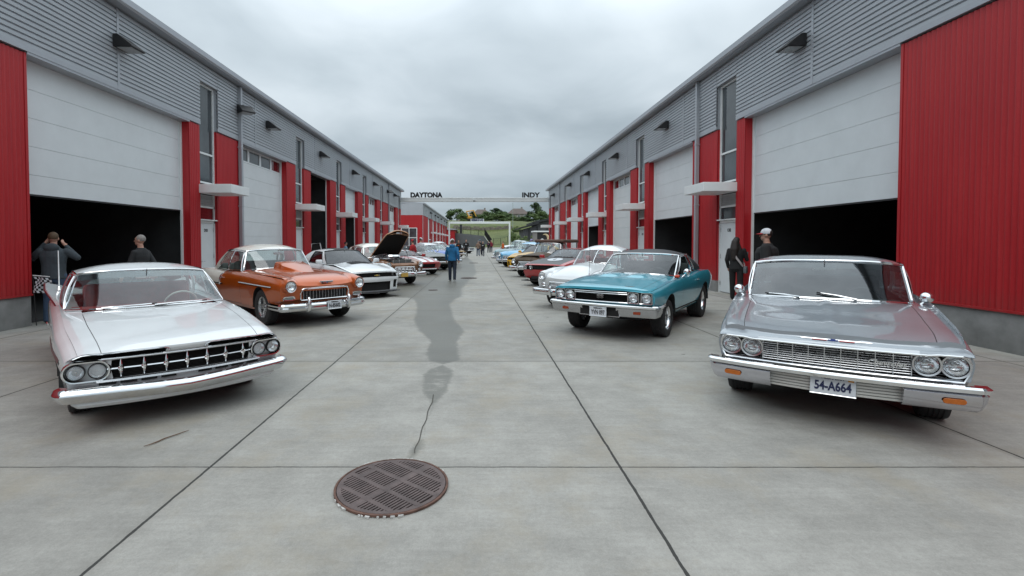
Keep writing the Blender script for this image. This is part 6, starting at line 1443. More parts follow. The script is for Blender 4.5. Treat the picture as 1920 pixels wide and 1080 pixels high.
# rusty truck with canvas top and upright windshield
def rusty_truck(pos, th, sc):
    root, c, PM = vintage(pos, th, sc, 'rusty brown old truck with flat brown canvas top beside the red and black coupe', RUST_P, TANROOF, H=1.62, nose=0.90, hoodz=1.10, fender=0.92, cowl=1.55, cap='five', bed=True, L=4.6, lampz=0.74, name='parked_truck')
    b = MB(); b.cbox((-2.95, 0, 1.655), (1.75, 1.60, 0.16), None, ch=0.06); b.build('canvas_top', TANROOF, root, smooth=60)
    for y in (-0.7, 0.7):
        for d in (2.15, 3.75): b = MB(); b.tube([(-d, y, 1.0), (-d-0.02, y, 1.62)], 0.03); b.build('top_post', BLACK, root)
    b = MB(); b.box(-0.36, -0.04, -0.55, 0.55, 0.995, 1.005); b.build('hood_band', BLACK, root, smooth=0)
    return root
rusty_truck((2.20, 21.8), R(-36), 1.0)
car_white_modern((2.22, 26.6), R(-37), 1.0, YELLOW_P, 'yellow modern muscle coupe with black mouth between the rusty truck and the light blue car', False, True)
vintage((1.95, 30.8), R(-37), 1.0, 'light blue fifties car with toothed chrome grille beside the yellow coupe', LBLUE_P, LBLUE_P, H=1.62, teeth=5)
vintage((1.75, 35.6), R(-38), 1.0, 'dusty teal sixties truck with pale roof and wide chrome grille', DTEAL_P, paint('pale_blue_paint', (0.40, 0.52, 0.56)), H=1.72, nose=0.98, hoodz=1.12, fender=1.0, bed=True, L=4.9, lampz=0.78, lampy=0.74, grille=(0.56, 0.58, 0.84), crest=0.0, name='parked_truck')
r_, c_, PM_ = vintage((3.4, 66.0), R(-60), 1.0, 'old dark truck with white hood far down the lane beneath the portal frame', BLACK_P, WHITE_P, H=1.85, nose=0.95, hoodz=1.15, bed=True, hoodmat=WHITE_P, name='parked_truck')
sporty((4.6, 60.0), R(-45), 1.0, 'dark coupe far down the lane behind the dusty teal truck', BLACK_P, L=4.8, H=1.38)
# ================================================================== THE FAR END: hill, walls, fences, houses, trees
def hz(x, y):
    k = [(138, 0.0), (150, 0.9), (178, 5.6), (180, 7.2), (205, 10.2), (260, 13.0), (420, 17.0), (700, 18.0)]
    z = ip(y, k); l = [(138, 0.0), (149.9, 0.0), (150.6, 3.9), (178, 6.0), (180, 7.3), (205, 10.2), (260, 13.0), (420, 17.0), (700, 18.0)]
    zl = ip(y, l); t = min(1, max(0, (2.2-x)/3.0)); r = min(1, max(0, (x-8)/14))
    return lerp(z, zl, t) + r*min(1, max(0, (y-118)/20))*max(0, 1-max(0, y-150)/60)*2.6 + 0.25*math.sin(x*0.31+y*0.17)*min(1, max(0, (y-152)/20))
xs = [-400, -250, -150, -90, -60, -40, -28] + list(np.arange(-20, 30.1, 1.5)) + [34, 40, 50, 65, 90, 150, 260, 400]; ys = [118, 122, 126, 130, 134, 138, 141, 144, 147, 149.9, 150.6, 153, 156, 160, 165, 170, 175, 177.9, 180.1, 184, 190, 198, 205, 220, 240, 260, 300, 360, 420, 560, 700]
m = MB(); m.grid([[(x, y, hz(x, y)-0.02 if not (abs(x) < 8.0 and y < 138) else -0.02) for x in xs] for y in ys]); tag(m.build('hill', GRASS, smooth=60), kind='structure')
# grey ramp wall
RAMP = simple('grey_ramp_wall', (0.13, 0.14, 0.15), 0.8, 0, 0.1, 0.5)
root = empty('ramp_wall', (-7.2, 149.6, 0), 0, 'long smooth grey retaining wall sloping down to the ground at the end of the lane', 'wall')
m = MB(); m.poly([(0, 0, 0), (0, 0, 4.35), (9.0, 0, 3.42), (10.6, 0, 1.2), (10.6, 0, 0)], (0, 0.4, 0)); m.build('wall', RAMP, root, smooth=0)
m = MB(); m.tube([(8.95, -0.05, 3.45), (10.6, -0.05, 1.2)], 0.10, None, 6); m.build('pale_edge', WHITET, root)
# stone terrace wall
t = NT('terrace_stone'); co = t.coord(); v = t.n('ShaderNodeTexVoronoi'); v.inputs['Scale'].default_value = 1.6; t.L.new(co, v.inputs['Vector'])
STONE = t.bsdf(t.mix(0.55, v.outputs['Color'], (0.16, 0.14, 0.12), 'MIX'), 0.9); 
STONE = simple('terrace_blocks', (0.20, 0.175, 0.15), 0.9, 0, 0.4, 1.4, 0.5)
m = MB(); rnd = random.Random(3)
for r in range(4):
    x = -9.5 + (r % 2)*0.4
    while x < 12:
        wdt = rnd.uniform(0.7, 1.1); 
        if not (r == 3 and rnd.random() < 0.25): m.cbox((x+wdt/2, 178.6+rnd.uniform(-.06, .06), hz(x, 177.9)+0.1+r*0.42), (wdt-0.04, 0.6, 0.40), None, rz=rnd.uniform(-.03, .03))
        x += wdt
tag(m.build('terrace_wall', STONE, smooth=0), 'low brownish stone block terrace wall across the grass slope', 'wall')
FENCE = simple('black_fence', (0.012, 0.013, 0.014), 0.5, 0.2, 0.2, 5)
def fence(name, pts, h, label, gap=0.28, wires=True, t=0.018):
    root = empty(name, (pts[0][0], pts[0][1], pts[0][2]), 0, label, 'fence'); o0 = Vector(pts[0]); m = MB()
    for a, b in zip(pts[:-1], pts[1:]):
        a, b = Vector(a)-o0, Vector(b)-o0; n = max(1, int((b-a).length/gap))
        for z in (0.05, h-0.04): m.tube([a+Vector((0, 0, z)), b+Vector((0, 0, z))], 0.03, None, 5)
        for k in range(n):
            p, q = a.lerp(b, k/n), a.lerp(b, (k+1)/n)
            if wires:
                m.tube([p, q+Vector((0, 0, h))], t, None, 3); m.tube([q, p+Vector((0, 0, h))], t, None, 3)
    m.build('mesh_panel', FENCE, root, smooth=0)
    for p in pts: m = MB(); p = Vector(p)-o0; m.tube([p, p+Vector((0, 0, h+0.1))], 0.07, None, 6); m.build('fence_post', FENCE, root)
fence('chain_link_fence', [(x, 151.0, hz(x, 151.2)) for x in (-6.8, -4.8, -2.4, 0.0, 1.9)], 2.1, 'black chain link fence along the top of the grey ramp wall', 0.5, True, 0.010)
fence('chain_link_fence', [(1.95, 150.8, 3.7), (2.6, 148.4, 2.6), (3.3, 146.0, 1.5), (3.9, 143.6, 0.5)], 2.0, 'dark steep fence running down from the ramp wall corner', 0.16, True, 0.035)
fence('chain_link_fence', [(4.6, 147, hz(4.6, 147)), (6.9, 149.5, hz(6.9, 149.5)), (9.2, 152, hz(9.2, 152)), (12.0, 154, hz(12, 154))], 1.9, 'black chain link fence climbing the grass behind the portal post', 0.5, True, 0.010)
root = empty('gate_pillar', (-5.5, 152, hz(-5.5, 152)), 0, 'short dark square pillar beside the chain link fence', 'pillar'); m = MB(); m.box(-0.35, 0.35, -0.35, 0.35, 0, 2.9); m.box(-0.42, 0.42, -0.42, 0.42, 2.9, 3.05); m.build('shaft', simple('dark_pillar', (0.03, 0.032, 0.035), 0.7), root, smooth=0)
root = empty('flag_pole', (11.4, 160, hz(11.4, 160)), 0, 'tall thin pale pole standing on the slope before the tree mass', 'pole'); m = MB(); m.tube([(0, 0, 0), (0, 0, 11.5)], [0.12, 0.05]); m.build('shaft', simple('pale_green_pole', (0.30, 0.36, 0.32), 0.5), root); m = MB(); m.lathe([(0.2, -0.2), (0.2, 0.2), (0, 0.25)], None, 10, Matrix.Rotation(R(-90), 4, 'Y')); m.build('base_plate', CONC, root)
# houses on the hill
ROOFB = simple('brown_roof', (0.13, 0.105, 0.095), 0.9, 0, 0.15, 0.6); HW = simple('house_wall', (0.26, 0.24, 0.22), 0.85, 0, 0.1, 0.5)
def house(x, y, w_, d_, h, rh, label):
    z = hz(x, y); root = empty('house', (x, y, z), 0, label, 'house')
    m = MB(); m.box(-w_/2, w_/2, -d_/2, d_/2, -1, h); m.build('wall', HW, root, smooth=0)
    m = MB(); e = 0.5; a, b, c_, d2 = (-w_/2-e, -d_/2-e, h), (w_/2+e, -d_/2-e, h), (w_/2+e, d_/2+e, h), (-w_/2-e, d_/2+e, h); r0, r1 = (-w_*0.22, 0, h+rh), (w_*0.22, 0, h+rh)
    m.add([a, b, c_, d2, r0, r1], [(0, 1, 5, 4), (1, 2, 5), (2, 3, 4, 5), (3, 0, 4), (3, 2, 1, 0)]); m.build('roof', ROOFB, root, smooth=0)
    for k in (-0.3, 0.02, 0.3):
        m = MB(); m.box(w_*k-0.7, w_*k+0.7, -d_/2-0.1, -d_/2-0.02, h-2.2, h-0.6); f = m.build('window', WHITET, root, smooth=0); m = MB(); m.box(w_*k-0.55, w_*k+0.55, -d_/2-0.14, -d_/2-0.1, h-2.05, h-0.75); m.build('window_pane', WGLASS, f, smooth=0)
    m = MB(); m.box(w_*0.15, w_*0.15+1, 0.5, 1.5, h+rh*0.4, h+rh+1); m.build('chimney', HW, root, smooth=0)
house(24.0, 295, 13, 10, 4.2, 3.6, 'large hip roofed brown house on the hill between the tree mass and the dark conifer')
house(1.8, 300, 11, 10, 4.0, 3.4, 'small brown roofed house half hidden behind trees above the SEBRING sign')
# rubble heap and excavator
m = MB(); rnd = random.Random(5); N = 18
m.grid([[((1-k/6)*3.2*math.cos(2*math.pi*j/N)*rnd.uniform(.9, 1.1), (1-k/6)*2.6*math.sin(2*math.pi*j/N)*rnd.uniform(.9, 1.1), 1.9*(k/6)**0.8) for j in range(N)] for k in range(7)], None, close=True)
o = m.build('earth_heap', simple('earth', (0.17, 0.13, 0.105), 0.95, 0, 0.3, 1, 0.6)); o.location = (-7.2, 235, hz(-7.2, 235)-0.1); tag(o, 'brown heap of earth beside the yellow excavator on the hill', 'earth heap')
def excavator(x, y):
    z = hz(x, y); root = empty('excavator', (x, y, z), R(-8), 'yellow excavator with its arm bent over, on the hill left of the SEBRING sign', 'excavator'); Y_ = simple('machine_yellow', (0.62, 0.33, 0.03), 0.5)
    for s_ in (-0.9, 0.9): m = MB(); m.cbox((0, s_, 0.45), (3.4, 0.6, 0.9), None, ch=0.3); m.build('track', BLACK, root)
    m = MB(); m.cbox((-0.4, 0, 1.55), (3.0, 2.3, 1.1), None, ch=0.15); m.build('machine_deck', Y_, root)
    m = MB(); m.cbox((0.5, 0.55, 2.55), (1.3, 1.0, 1.3), None, ch=0.1); cb = m.build('cab', Y_, root); m = MB(); m.box(1.16, 1.18, 0.15, 0.95, 2.2, 3.0); m.box(-0.05, 1.05, 0.03, 0.045, 2.2, 3.0); m.build('cab_window', WGLASS, cb, smooth=0)
    m = MB(); m.tube([(-0.3, -0.3, 1.9), (-1.6, -0.3, 4.4), (1.9, -0.3, 4.9)], [0.32, 0.36, 0.25], None, 4); m.build('boom', Y_, root, smooth=0)
    m = MB(); m.tube([(1.9, -0.3, 5.0), (3.2, -0.3, 2.0)], [0.28, 0.18], None, 4); m.build('dipper_arm', Y_, root, smooth=0)
    m = MB(); m.poly([(3.2, -0.8, 2.1), (3.9, -0.8, 1.4), (3.4, -0.8, 0.8), (2.7, -0.8, 1.1)], (0, 1.0, 0)); m.build('bucket', BLACK, root, smooth=0)
excavator(-4.2, 232)
# dark grey modern building with a folded roof
DGW = simple('dark_grey_wall', (0.085, 0.085, 0.095), 0.7, 0, 0.1, 0.8); DGR = simple('dark_roof', (0.022, 0.024, 0.027), 0.6, 0, 0.1, 1)
root = empty('dark_building', (11.6, 128, 2.4), 0, 'low dark grey building with stepped black roof behind the right garage row', 'building')
m = MB(); m.poly([(0.4, 0, -1.5), (0.4, 0, 2.6), (4.0, 0, 3.6), (4.0, 0, 4.1), (14, 0, 6.6), (14, 0, -1.5)], (0, 14, 0)); m.build('wall', DGW, root, smooth=0)
m = MB(); m.poly([(-0.9, -1.2, 2.6), (-0.9, -1.2, 2.95), (4.4, -1.2, 4.35), (4.4, -1.2, 3.95)], (0, 16, 0)); m.poly([(2.6, -1.0, 3.95), (2.6, -1.0, 4.45), (15, -1.0, 7.2), (15, -1.0, 6.7)], (0, 16, 0)); m.build('roof', DGR, root, smooth=0)
for x in (1.8, 4.0, 6.6): m = MB(); m.box(x-0.15, x+0.15, -0.25, -0.05, -1.5, 2.7+x*0.12); m.build('pilaster', DGR, root, smooth=0)
m = MB(); m.box(7.6, 12.5, -0.2, -0.05, 0.2, 3.0); m.build('window', WGLASS, root, smooth=0)
# show stall with a black panel: pale swirl and a band of red figures that cannot be read
root = empty('show_stall', (10.2, 84, 0.35), R(4), 'black show panel with a cream swirl under a pale flat roof', 'stall')
m = MB(); m.box(0.0, 2.6, 0, 2.0, 0, 2.95); m.build('panel', BLACK, root, smooth=0)
m = MB(); m.box(-0.45, 0.0, -0.1, 2.0, 0, 2.95); m.build('side_post', simple('warm_grey', (0.22, 0.21, 0.20), 0.7), root, smooth=0)
m = MB(); m.box(-0.65, 2.8, -0.3, 2.2, 2.95, 3.18); m.build('roof', WHITET, root, smooth=0)
m = MB(); cr = [(1.35+0.62*math.cos(a), -0.03, 1.85+0.72*math.sin(a)) for a in np.linspace(2.1, -1.9, 15)]
m.tube(cr, [0.05+0.19*math.sin(math.pi*k/14) for k in range(15)], simple('cream_print', (0.62, 0.50, 0.30), 0.6), 6); m.tube([(0.55, -0.03, 1.55), (0.9, -0.03, 1.68), (1.2, -0.03, 1.62)], [0.12, 0.17, 0.08], WHITET, 6); m.build('printed_swirl', None, root)
m = MB(); rnd = random.Random(2)
for k in range(9): m.cbox((0.42+k*0.25, -0.02, 0.62), (0.16, 0.03, rnd.uniform(0.34, 0.5)), None, ry=rnd.uniform(-.3, .3))
m.build('red_print', simple('faded_red_print', (0.50, 0.13, 0.14), 0.7), root, smooth=0)

# ------------------------------------------------------------------ trees
def leafmat(name, a, b):
    t = NT(name); co = t.coord(); oi = t.n('ShaderNodeObjectInfo').outputs['Random']
    f = t.math('ADD', t.math('MULTIPLY', t.noise(co, 0.9, 3), 0.6), t.math('MULTIPLY', t.noise(co, 6, 3), 0.4))
    c = t.ramp(f, [(0.33, a), (0.67, b)]); c = t.mix(1.0, c, t.ramp(oi, [(0, (0.85, 0.92, 0.8)), (1, (1.12, 1.06, 1.0))]), 'MULTIPLY')
    return t.bsdf(c, 0.75, 0)
LEAF = [leafmat('leaf_mid_green', (0.040, 0.085, 0.026), (0.115, 0.175, 0.058)), leafmat('leaf_dark_green', (0.022, 0.052, 0.020), (0.070, 0.115, 0.042)), leafmat('leaf_pale_green', (0.07, 0.125, 0.040), (0.17, 0.23, 0.085))]
BARK = simple('bark', (0.085, 0.065, 0.048), 0.9, 0, 0.3, 6, 0.5)
def make_tree(seed, H, W, leaf, conic=False, low=0.18, n=2600, size=0.34):
    rnd = random.Random(seed); tr = MB(); cr = MB()
    tr.tube([(0, 0, 0), (rnd.uniform(-.1, .1), 0, H*0.3), (rnd.uniform(-.2, .2), rnd.uniform(-.2, .2), H*0.75)], [0.035*H*0.6, 0.024*H*0.6, 0.006*H], None, 8)
    clumps = []
    for k in range(16 if not conic else 20):
        t = rnd.random(); z = H*(low+(0.97-low)*t); prof = (math.sin(math.pi*min(1, 0.16+0.84*t))**0.7) if not conic else (1-t)**0.8+0.08
        a = rnd.uniform(0, 6.28); r = W/2*prof*rnd.uniform(0.25, 0.72); c = Vector((r*math.cos(a), r*math.sin(a), z)); clumps.append((c, W*rnd.uniform(0.16, 0.27)*(0.6+0.5*prof)))
        b = Vector((0, 0, max(H*0.12, z-H*0.18))); tr.tube([b, b.lerp(c, 0.55)+Vector((0, 0, 0.05*H)), c], [0.012*H*0.6, 0.008*H*0.6, 0.003*H], None, 5)
    for k in range(n):
        c, r = clumps[int(rnd.random()*len(clumps))]; v = Vector((rnd.gauss(0, 1), rnd.gauss(0, 1), rnd.gauss(0, 1))).normalized()*r*rnd.random()**0.45; v.z *= 0.8; p = c+v
        nn = (v.normalized()*0.6+Vector((rnd.gauss(0, .6), rnd.gauss(0, .6), rnd.gauss(0.4, .5)))).normalized(); a = nn.orthogonal().normalized(); q = nn.cross(a); th = rnd.uniform(0, 6.28); u = a*math.cos(th)+q*math.sin(th); w2 = nn.cross(u); s = size*rnd.uniform(0.6, 1.3)
        cr.add([p-u*s, p+w2*s*0.5, p+u*s, p-w2*s*0.5], [(0, 1, 2, 3)])
    root = empty('tree'); tr.build('trunk', BARK, root); cr.build('crown', leaf, root, smooth=0, merge=0, fixn=False)
    return root
TT = [make_tree(11, 9, 8.5, LEAF[0]), make_tree(12, 9, 7, LEAF[1]), make_tree(13, 9, 6.5, LEAF[2], low=0.1), make_tree(14, 9, 3.6, LEAF[1], True), make_tree(15, 4, 5.0, LEAF[2], low=0.05, n=1600, size=0.24)]
used = set()
def tree(kind, px, ytop, wpx, Y, label, name='tree'):
    x = (px-VX)/F_*Y; z = hz(x, Y); zt = CAM_H+(VY-ytop)*Y/F_; src = TT[kind]; H0 = (9, 9, 9, 9, 4)[kind]; W0 = (8.5, 7, 6.5, 3.6, 5)[kind]
    if kind in used: o = copy_tree(src)
    else: o = src; used.add(kind)
    h = max(1.0, zt-z); o.name = name; o.location = (x, Y, z-0.1); sw = 1.30*wpx/F_*Y/W0; o.scale = (sw, sw, h/H0*1.04); o.rotation_euler = (0, 0, (px*1.7) % 6.28)
    tag(o, label, 'tree' if name == 'tree' else name.replace('_', ' '), 'trees and bushes on the far hill'); return o
for k, px, yt, wp, Y, lb_ in (
    (1, 842, 395, 14, 246, 'narrow dark tree at the left edge of the hilltop by the farther garage roof'),
    (0, 857, 388, 32, 240, 'broad round dark green tree left of the excavator'),
    (2, 868, 402, 20, 226, 'small bushy tree between the round dark tree and the earth heap'),
    (1, 886, 397, 16, 262, 'pointed tree behind the excavator arm'),
    (0, 914, 394, 26, 250, 'left crown of the wide tree mass above the stone wall'),
    (1, 930, 391, 28, 262, 'tallest crown in the middle of the wide tree mass'),
    (0, 946, 394, 26, 254, 'right crown of the wide tree mass beside the pale pole'),
    (2, 922, 404, 28, 228, 'pale green young tree in front of the wide tree mass'),
    (2, 944, 406, 26, 226, 'pale young tree low in front of the right side of the tree mass'),
    (2, 962, 406, 26, 222, 'light bushy tree below the hip roofed house, nearest the portal'),
    (0, 978, 408, 24, 216, 'bushy tree in front of the hip roofed house'),
    (3, 990, 396, 10, 226, 'slim dark conifer right of the hip roofed house'),
    (1, 1004, 381, 24, 236, 'tall dark rounded tree beside the garage roof end'),
    (2, 1000, 400, 22, 210, 'pale leafy tree under the tall dark rounded tree'),
    (0, 1020, 393, 24, 222, 'leafy tree behind the dark grey building roof'),
    (1, 990, 412, 16, 196, 'low dark tree left of the dark grey building roof')):
    tree(k, px, yt, wp, Y, lb_)
for k, px, yt, wp, Y, lb_ in ((2, 898, 402, 14, 244, 'young tree right of the excavator, above the SEBRING board'), (0, 905, 400, 20, 236, 'round green tree just left of the wide tree mass'), (2, 935, 402, 26, 216, 'pale tree low in the middle of the wide tree mass'), (0, 953, 398, 22, 240, 'green tree between the wide mass and the hip roofed house'),
    (2, 970, 412, 20, 206, 'bushy pale tree on the slope below the hip roofed house'), (0, 983, 404, 20, 206, 'leafy tree left of the slim conifer, lower on the slope'), (2, 1013, 396, 20, 214, 'pale tree between the dark rounded tree and the garage end'), (0, 875, 404, 18, 250, 'green tree directly behind the earth heap')):
    tree(k, px, yt, wp, Y, lb_)
for px, yt, wp, Y, lb_ in ((962, 428, 14, 150, 'dark shrub right of the portal post on the grass slope'), (972, 442, 18, 122, 'green bush at the left foot of the dark grey building'), (986, 443, 18, 121, 'green bush in the middle before the dark grey building'), (999, 442, 18, 120, 'green bush before the dark grey building nearest the stall'), (970, 424, 14, 170, 'small shrub on the slope below the bushy trees')):
    tree(4, px, yt, wp, Y, lb_, 'bush')
# ================================================================== PEOPLE
SKIN = simple('skin', (0.46, 0.255, 0.185), 0.55, 0, 0.1, 20)
def cloth(name, c): return simple('cloth_'+name, c, 0.85, 0, 0.22, 9, 0.5)
def remesh(mb, name, m, parent, vox, smooth_it=6):
    me = bpy.data.meshes.new('tmp'); me.from_pydata(mb.v, [], mb.f)
    bm = bmesh.new(); bm.from_mesh(me); bmesh.ops.remove_doubles(bm, verts=bm.verts, dist=1e-5); bmesh.ops.recalc_face_normals(bm, faces=bm.faces); bm.to_mesh(me); bm.free()
    ob = bpy.data.objects.new('tmp', me); COL.objects.link(ob)
    r = ob.modifiers.new('r', 'REMESH'); r.mode = 'VOXEL'; r.voxel_size = vox
    s = ob.modifiers.new('s', 'SMOOTH'); s.iterations = smooth_it; s.factor = 0.5
    dg = bpy.context.evaluated_depsgraph_get(); nm = bpy.data.meshes.new_from_object(ob.evaluated_get(dg)); nm.name = name
    bpy.data.objects.remove(ob); bpy.data.meshes.remove(me)
    nm.materials.clear(); nm.materials.append(m); nm.polygons.foreach_set('use_smooth', [True]*len(nm.polygons))
    o = bpy.data.objects.new(name, nm); COL.objects.link(o); o.parent = parent; return o
def ball(mb, c, r, n=14, k=8):
    rx, ry, rz = r if isinstance(r, (tuple, list)) else (r, r, r)
    rows = []
    for i in range(k+1):
        a = -math.pi/2+math.pi*i/k; rows.append([(c[0]+rx*math.cos(a)*math.cos(2*math.pi*j/n), c[1]+ry*math.cos(a)*math.sin(2*math.pi*j/n), c[2]+rz*math.sin(a)) for j in range(n)])
    mb.grid(rows, None, close=True)
def limb(mb, pts, rs):
    P = [Vector(p) for p in pts]; path, rr = [], []
    for i in range(len(P)-1):
        for k in range(4): path.append(P[i].lerp(P[i+1], k/4)); rr.append(lerp(rs[i], rs[i+1], k/4))
    path.append(P[-1]); rr.append(rs[-1]); mb.tube(path, rr, None, 12)
    for p, r in zip(P, rs): ball(mb, p, r*0.99)
def trunk(mb, rings):
    n = 20; rows = [[(cx+a*math.cos(2*math.pi*j/n), cy+b*math.sin(2*math.pi*j/n), z) for j in range(n)] for z, a, b, cx, cy in rings]
    mb.grid(rows, None, close=True); mb.add(rows[0], [tuple(range(n))[::-1]]); mb.add(rows[-1], [tuple(range(n))])
def hand(mb, w_, d, up, curl=0.5, side=1):
    """palm, four unequal bent fingers and a thumb from the side; d = forearm direction, up = thumb side"""
    w_ = Vector(w_); d = Vector(d).normalized(); up = (Vector(up)-d*Vector(up).dot(d)).normalized(); n = d.cross(up)*side
    limb(mb, [w_, w_+d*0.045, w_+d*0.085], [0.026, 0.033, 0.030])
    for k, (ln, o) in enumerate(((0.070, 0.030), (0.080, 0.010), (0.074, -0.010), (0.058, -0.029))):
        b = w_+d*0.088+up*o; d1 = (d*math.cos(curl*0.5)+n*math.sin(curl*0.5)); d2 = (d*math.cos(curl)+n*math.sin(curl)); limb(mb, [b, b+d1*ln*0.5, b+d1*ln*0.5+d2*ln*0.55], [0.0105, 0.0095, 0.0075])
    b = w_+d*0.03+up*0.026; t1 = (d*0.6+up*0.8).normalized(); limb(mb, [b, b+t1*0.04, b+t1*0.04+(d*0.85+up*0.3+n*0.3).normalized()*0.034], [0.014, 0.012, 0.009])
def person(pos, ang, H, label, top, legs, hair=None, pose='stand', cap=None, brim=None, hood=False, build=1.0, vox=0.012, shoes=None, long_hair=False, arms=None, sleeves=True, bag=False, head_turn=0.0, phone=False, group=None, z=0.0, logo=None, brimdir=0.0):
    root = empty('person', (pos[0], pos[1], z), ang, label, 'person', group); s = H/1.76; root.scale = (s, s, s); B = build
    L = dict(stand=((-0.10, 0.0), (0.0, 0.0)), walk=((0.10, 0.22), (-0.02, -0.26)), slow=((0.06, 0.12), (-0.02, -0.14)))[pose]
    legp = []
    for sd, (ky, ay) in zip((-1, 1), L):
        if pose == 'stand': ky, ay = 0.02, 0.0 + 0.02*sd
        legp.append([(sd*0.095, 0, 0.92), (sd*0.105, ky, 0.50), (sd*0.11, ay, 0.09+(0.04 if ay < -0.1 else 0))])
    if arms is None:
        sw = 0.10 if pose != 'stand' else 0.02
        arms = [[(-0.178*B, 0, 1.385), (-0.235*B, -0.03+sw, 1.13), (-0.25*B, 0.06+sw*1.5, 0.88)], [(0.178*B, 0, 1.385), (0.235*B, -0.03-sw, 1.13), (0.25*B, 0.02-sw, 0.88)]]
    body = MB()
    TR = [(0.84, 0.10, 0.08, 0, 0), (0.90, 0.155*B, 0.115*B, 0, 0), (1.02, 0.145*B, 0.110*B, 0, 0), (1.15, 0.150*B, 0.112*B, 0, 0.005), (1.30, 0.172*B, 0.118*B, 0, 0.0), (1.39, 0.160*B, 0.100*B, 0, -0.005), (1.44, 0.115*B, 0.080, 0, -0.01), (1.465, 0.085, 0.07, 0, -0.01), (1.49, 0.062, 0.062, 0, -0.005)]
    trunk(body, TR); limb(body, [(0, -0.005, 1.44), (0, 0.015, 1.56)], [0.060, 0.056])
    for k, a in enumerate(arms):
        limb(body, a, [0.052, 0.042, 0.028]); d = Vector(a[2])-Vector(a[1]); hand(body, a[2], d, (0, 1, 0.2) if abs(d.normalized().y) < 0.85 else (0, 0, 1), 0.55, 1 if k == 0 else -1)
    for l in legp: limb(body, l, [0.078, 0.055, 0.038])
    # head: skull, jaw, nose, ears, turned on the neck
    hm = MB(); ball(hm, (0, 0.005, 1.665), (0.074, 0.092, 0.098), 18, 12); ball(hm, (0, 0.035, 1.60), (0.055, 0.062, 0.062)); ball(hm, (0, 0.070, 1.565), (0.028, 0.024, 0.022)); limb(hm, [(0, 0.094, 1.665), (0, 0.116, 1.628)], [0.010, 0.014]); ball(hm, (0, 0.100, 1.592), (0.024, 0.010, 0.008)); ball(hm, (0, 0.088, 1.685), (0.045, 0.014, 0.012))
    for sd in (-1, 1): ball(hm, (sd*0.078, -0.005, 1.640), (0.012, 0.022, 0.032))
    Mh = Matrix.Translation((0, 0.01, 0)) @ Matrix.Rotation(head_turn, 4, 'Z'); body.add([Mh @ Vector(v) for v in hm.v], hm.f)
    bo = remesh(body, 'body', SKIN, root, min(vox, 0.0085) if vox < 0.011 else vox, 4)
    e = MB(); 
    for sd in (-1, 1): ball(e, (sd*0.031, 0.090, 1.655), 0.0095, 8, 6)
    e.v = [tuple(Mh @ Vector(v)) for v in e.v]; e.build('eyes', simple('eye', (0.03, 0.022, 0.018), 0.2), bo)
    # clothes
    g = MB(); t_ = 0.020
    trunk(g, [(0.86, 0.165*B+t_, 0.125*B+t_, 0, 0)] + [(z_, a+t_, b+t_, cx, cy) for z_, a, b, cx, cy in TR[2:]] )
    for a in arms:
        if sleeves: limb(g, [a[0], a[1], Vector(a[1]).lerp(Vector(a[2]), 0.93)], [0.062*B, 0.056*B, 0.042])
        else: limb(g, [a[0], Vector(a[0]).lerp(Vector(a[1]), 0.75)], [0.072*B, 0.066*B])
    if hood: ball(g, (0, -0.085, 1.475), (0.125, 0.075, 0.085)); ball(g, (0, -0.03, 1.475), (0.115, 0.095, 0.05))
    jk = remesh(g, 'jacket' if sleeves else 'shirt', top, root, max(vox, 0.011), 5)
    if logo: 
        m = MB(); m.cbox((0.0, 0.155*B, 1.28), (0.16, 0.012, 0.07), None); m.build('shirt_print', logo, jk)
    g = MB(); trunk(g, [(0.80, 0.13*B, 0.10*B, 0, 0), (0.88, 0.172*B, 0.130*B, 0, 0), (1.00, 0.160*B, 0.122*B, 0, 0)])
    for l in legp: limb(g, [l[0], l[1], (l[2][0], l[2][1], l[2][2]-0.02)], [0.098*B, 0.076, 0.062])
    remesh(g, 'trousers', legs, root, max(vox, 0.011), 5)
    for l in legp:
        x, y, zz = l[2]; g = MB(); b0 = zz-0.09; ball(g, (x, y+0.0, b0+0.045), (0.045, 0.06, 0.046)); ball(g, (x, y+0.09, b0+0.034), (0.046, 0.09, 0.036)); remesh(g, 'shoe', shoes or BLACK, root, 0.012, 3)
    if hair is not None:
        g = MB(); ball(g, (0, -0.012, 1.682), (0.083, 0.097, 0.096), 18, 12)
        if long_hair:
            ball(g, (0, -0.045, 1.63), (0.098, 0.085, 0.12)); limb(g, [(0, -0.07, 1.62), (0, -0.10, 1.42), (0.01, -0.125, 1.18)], [0.10, 0.12, 0.075]); limb(g, [(0.06, -0.05, 1.60), (0.11, -0.02, 1.42), (0.11, -0.03, 1.25)], [0.05, 0.05, 0.03]); limb(g, [(-0.06, -0.05, 1.60), (-0.11, -0.03, 1.42), (-0.11, -0.05, 1.25)], [0.05, 0.05, 0.03])
        cut = [f for f in g.f]; hm2 = MB()
        if not long_hair: # cut the face away: keep what lies above and behind the hairline
            ok = lambda f: sum(1 for i in f if (g.v[i][1] < 0.052 or g.v[i][2] > 1.715) and g.v[i][2] > 1.615) == len(f); hm2.add([Mh @ Vector(v) for v in g.v], [f for f in g.f if ok(f)]); hm2.build('hair', hair, root, smooth=70)
        else:
            g.v = [tuple(Mh @ Vector(v)) for v in g.v]; remesh(g, 'hair', hair, root, 0.012, 4)
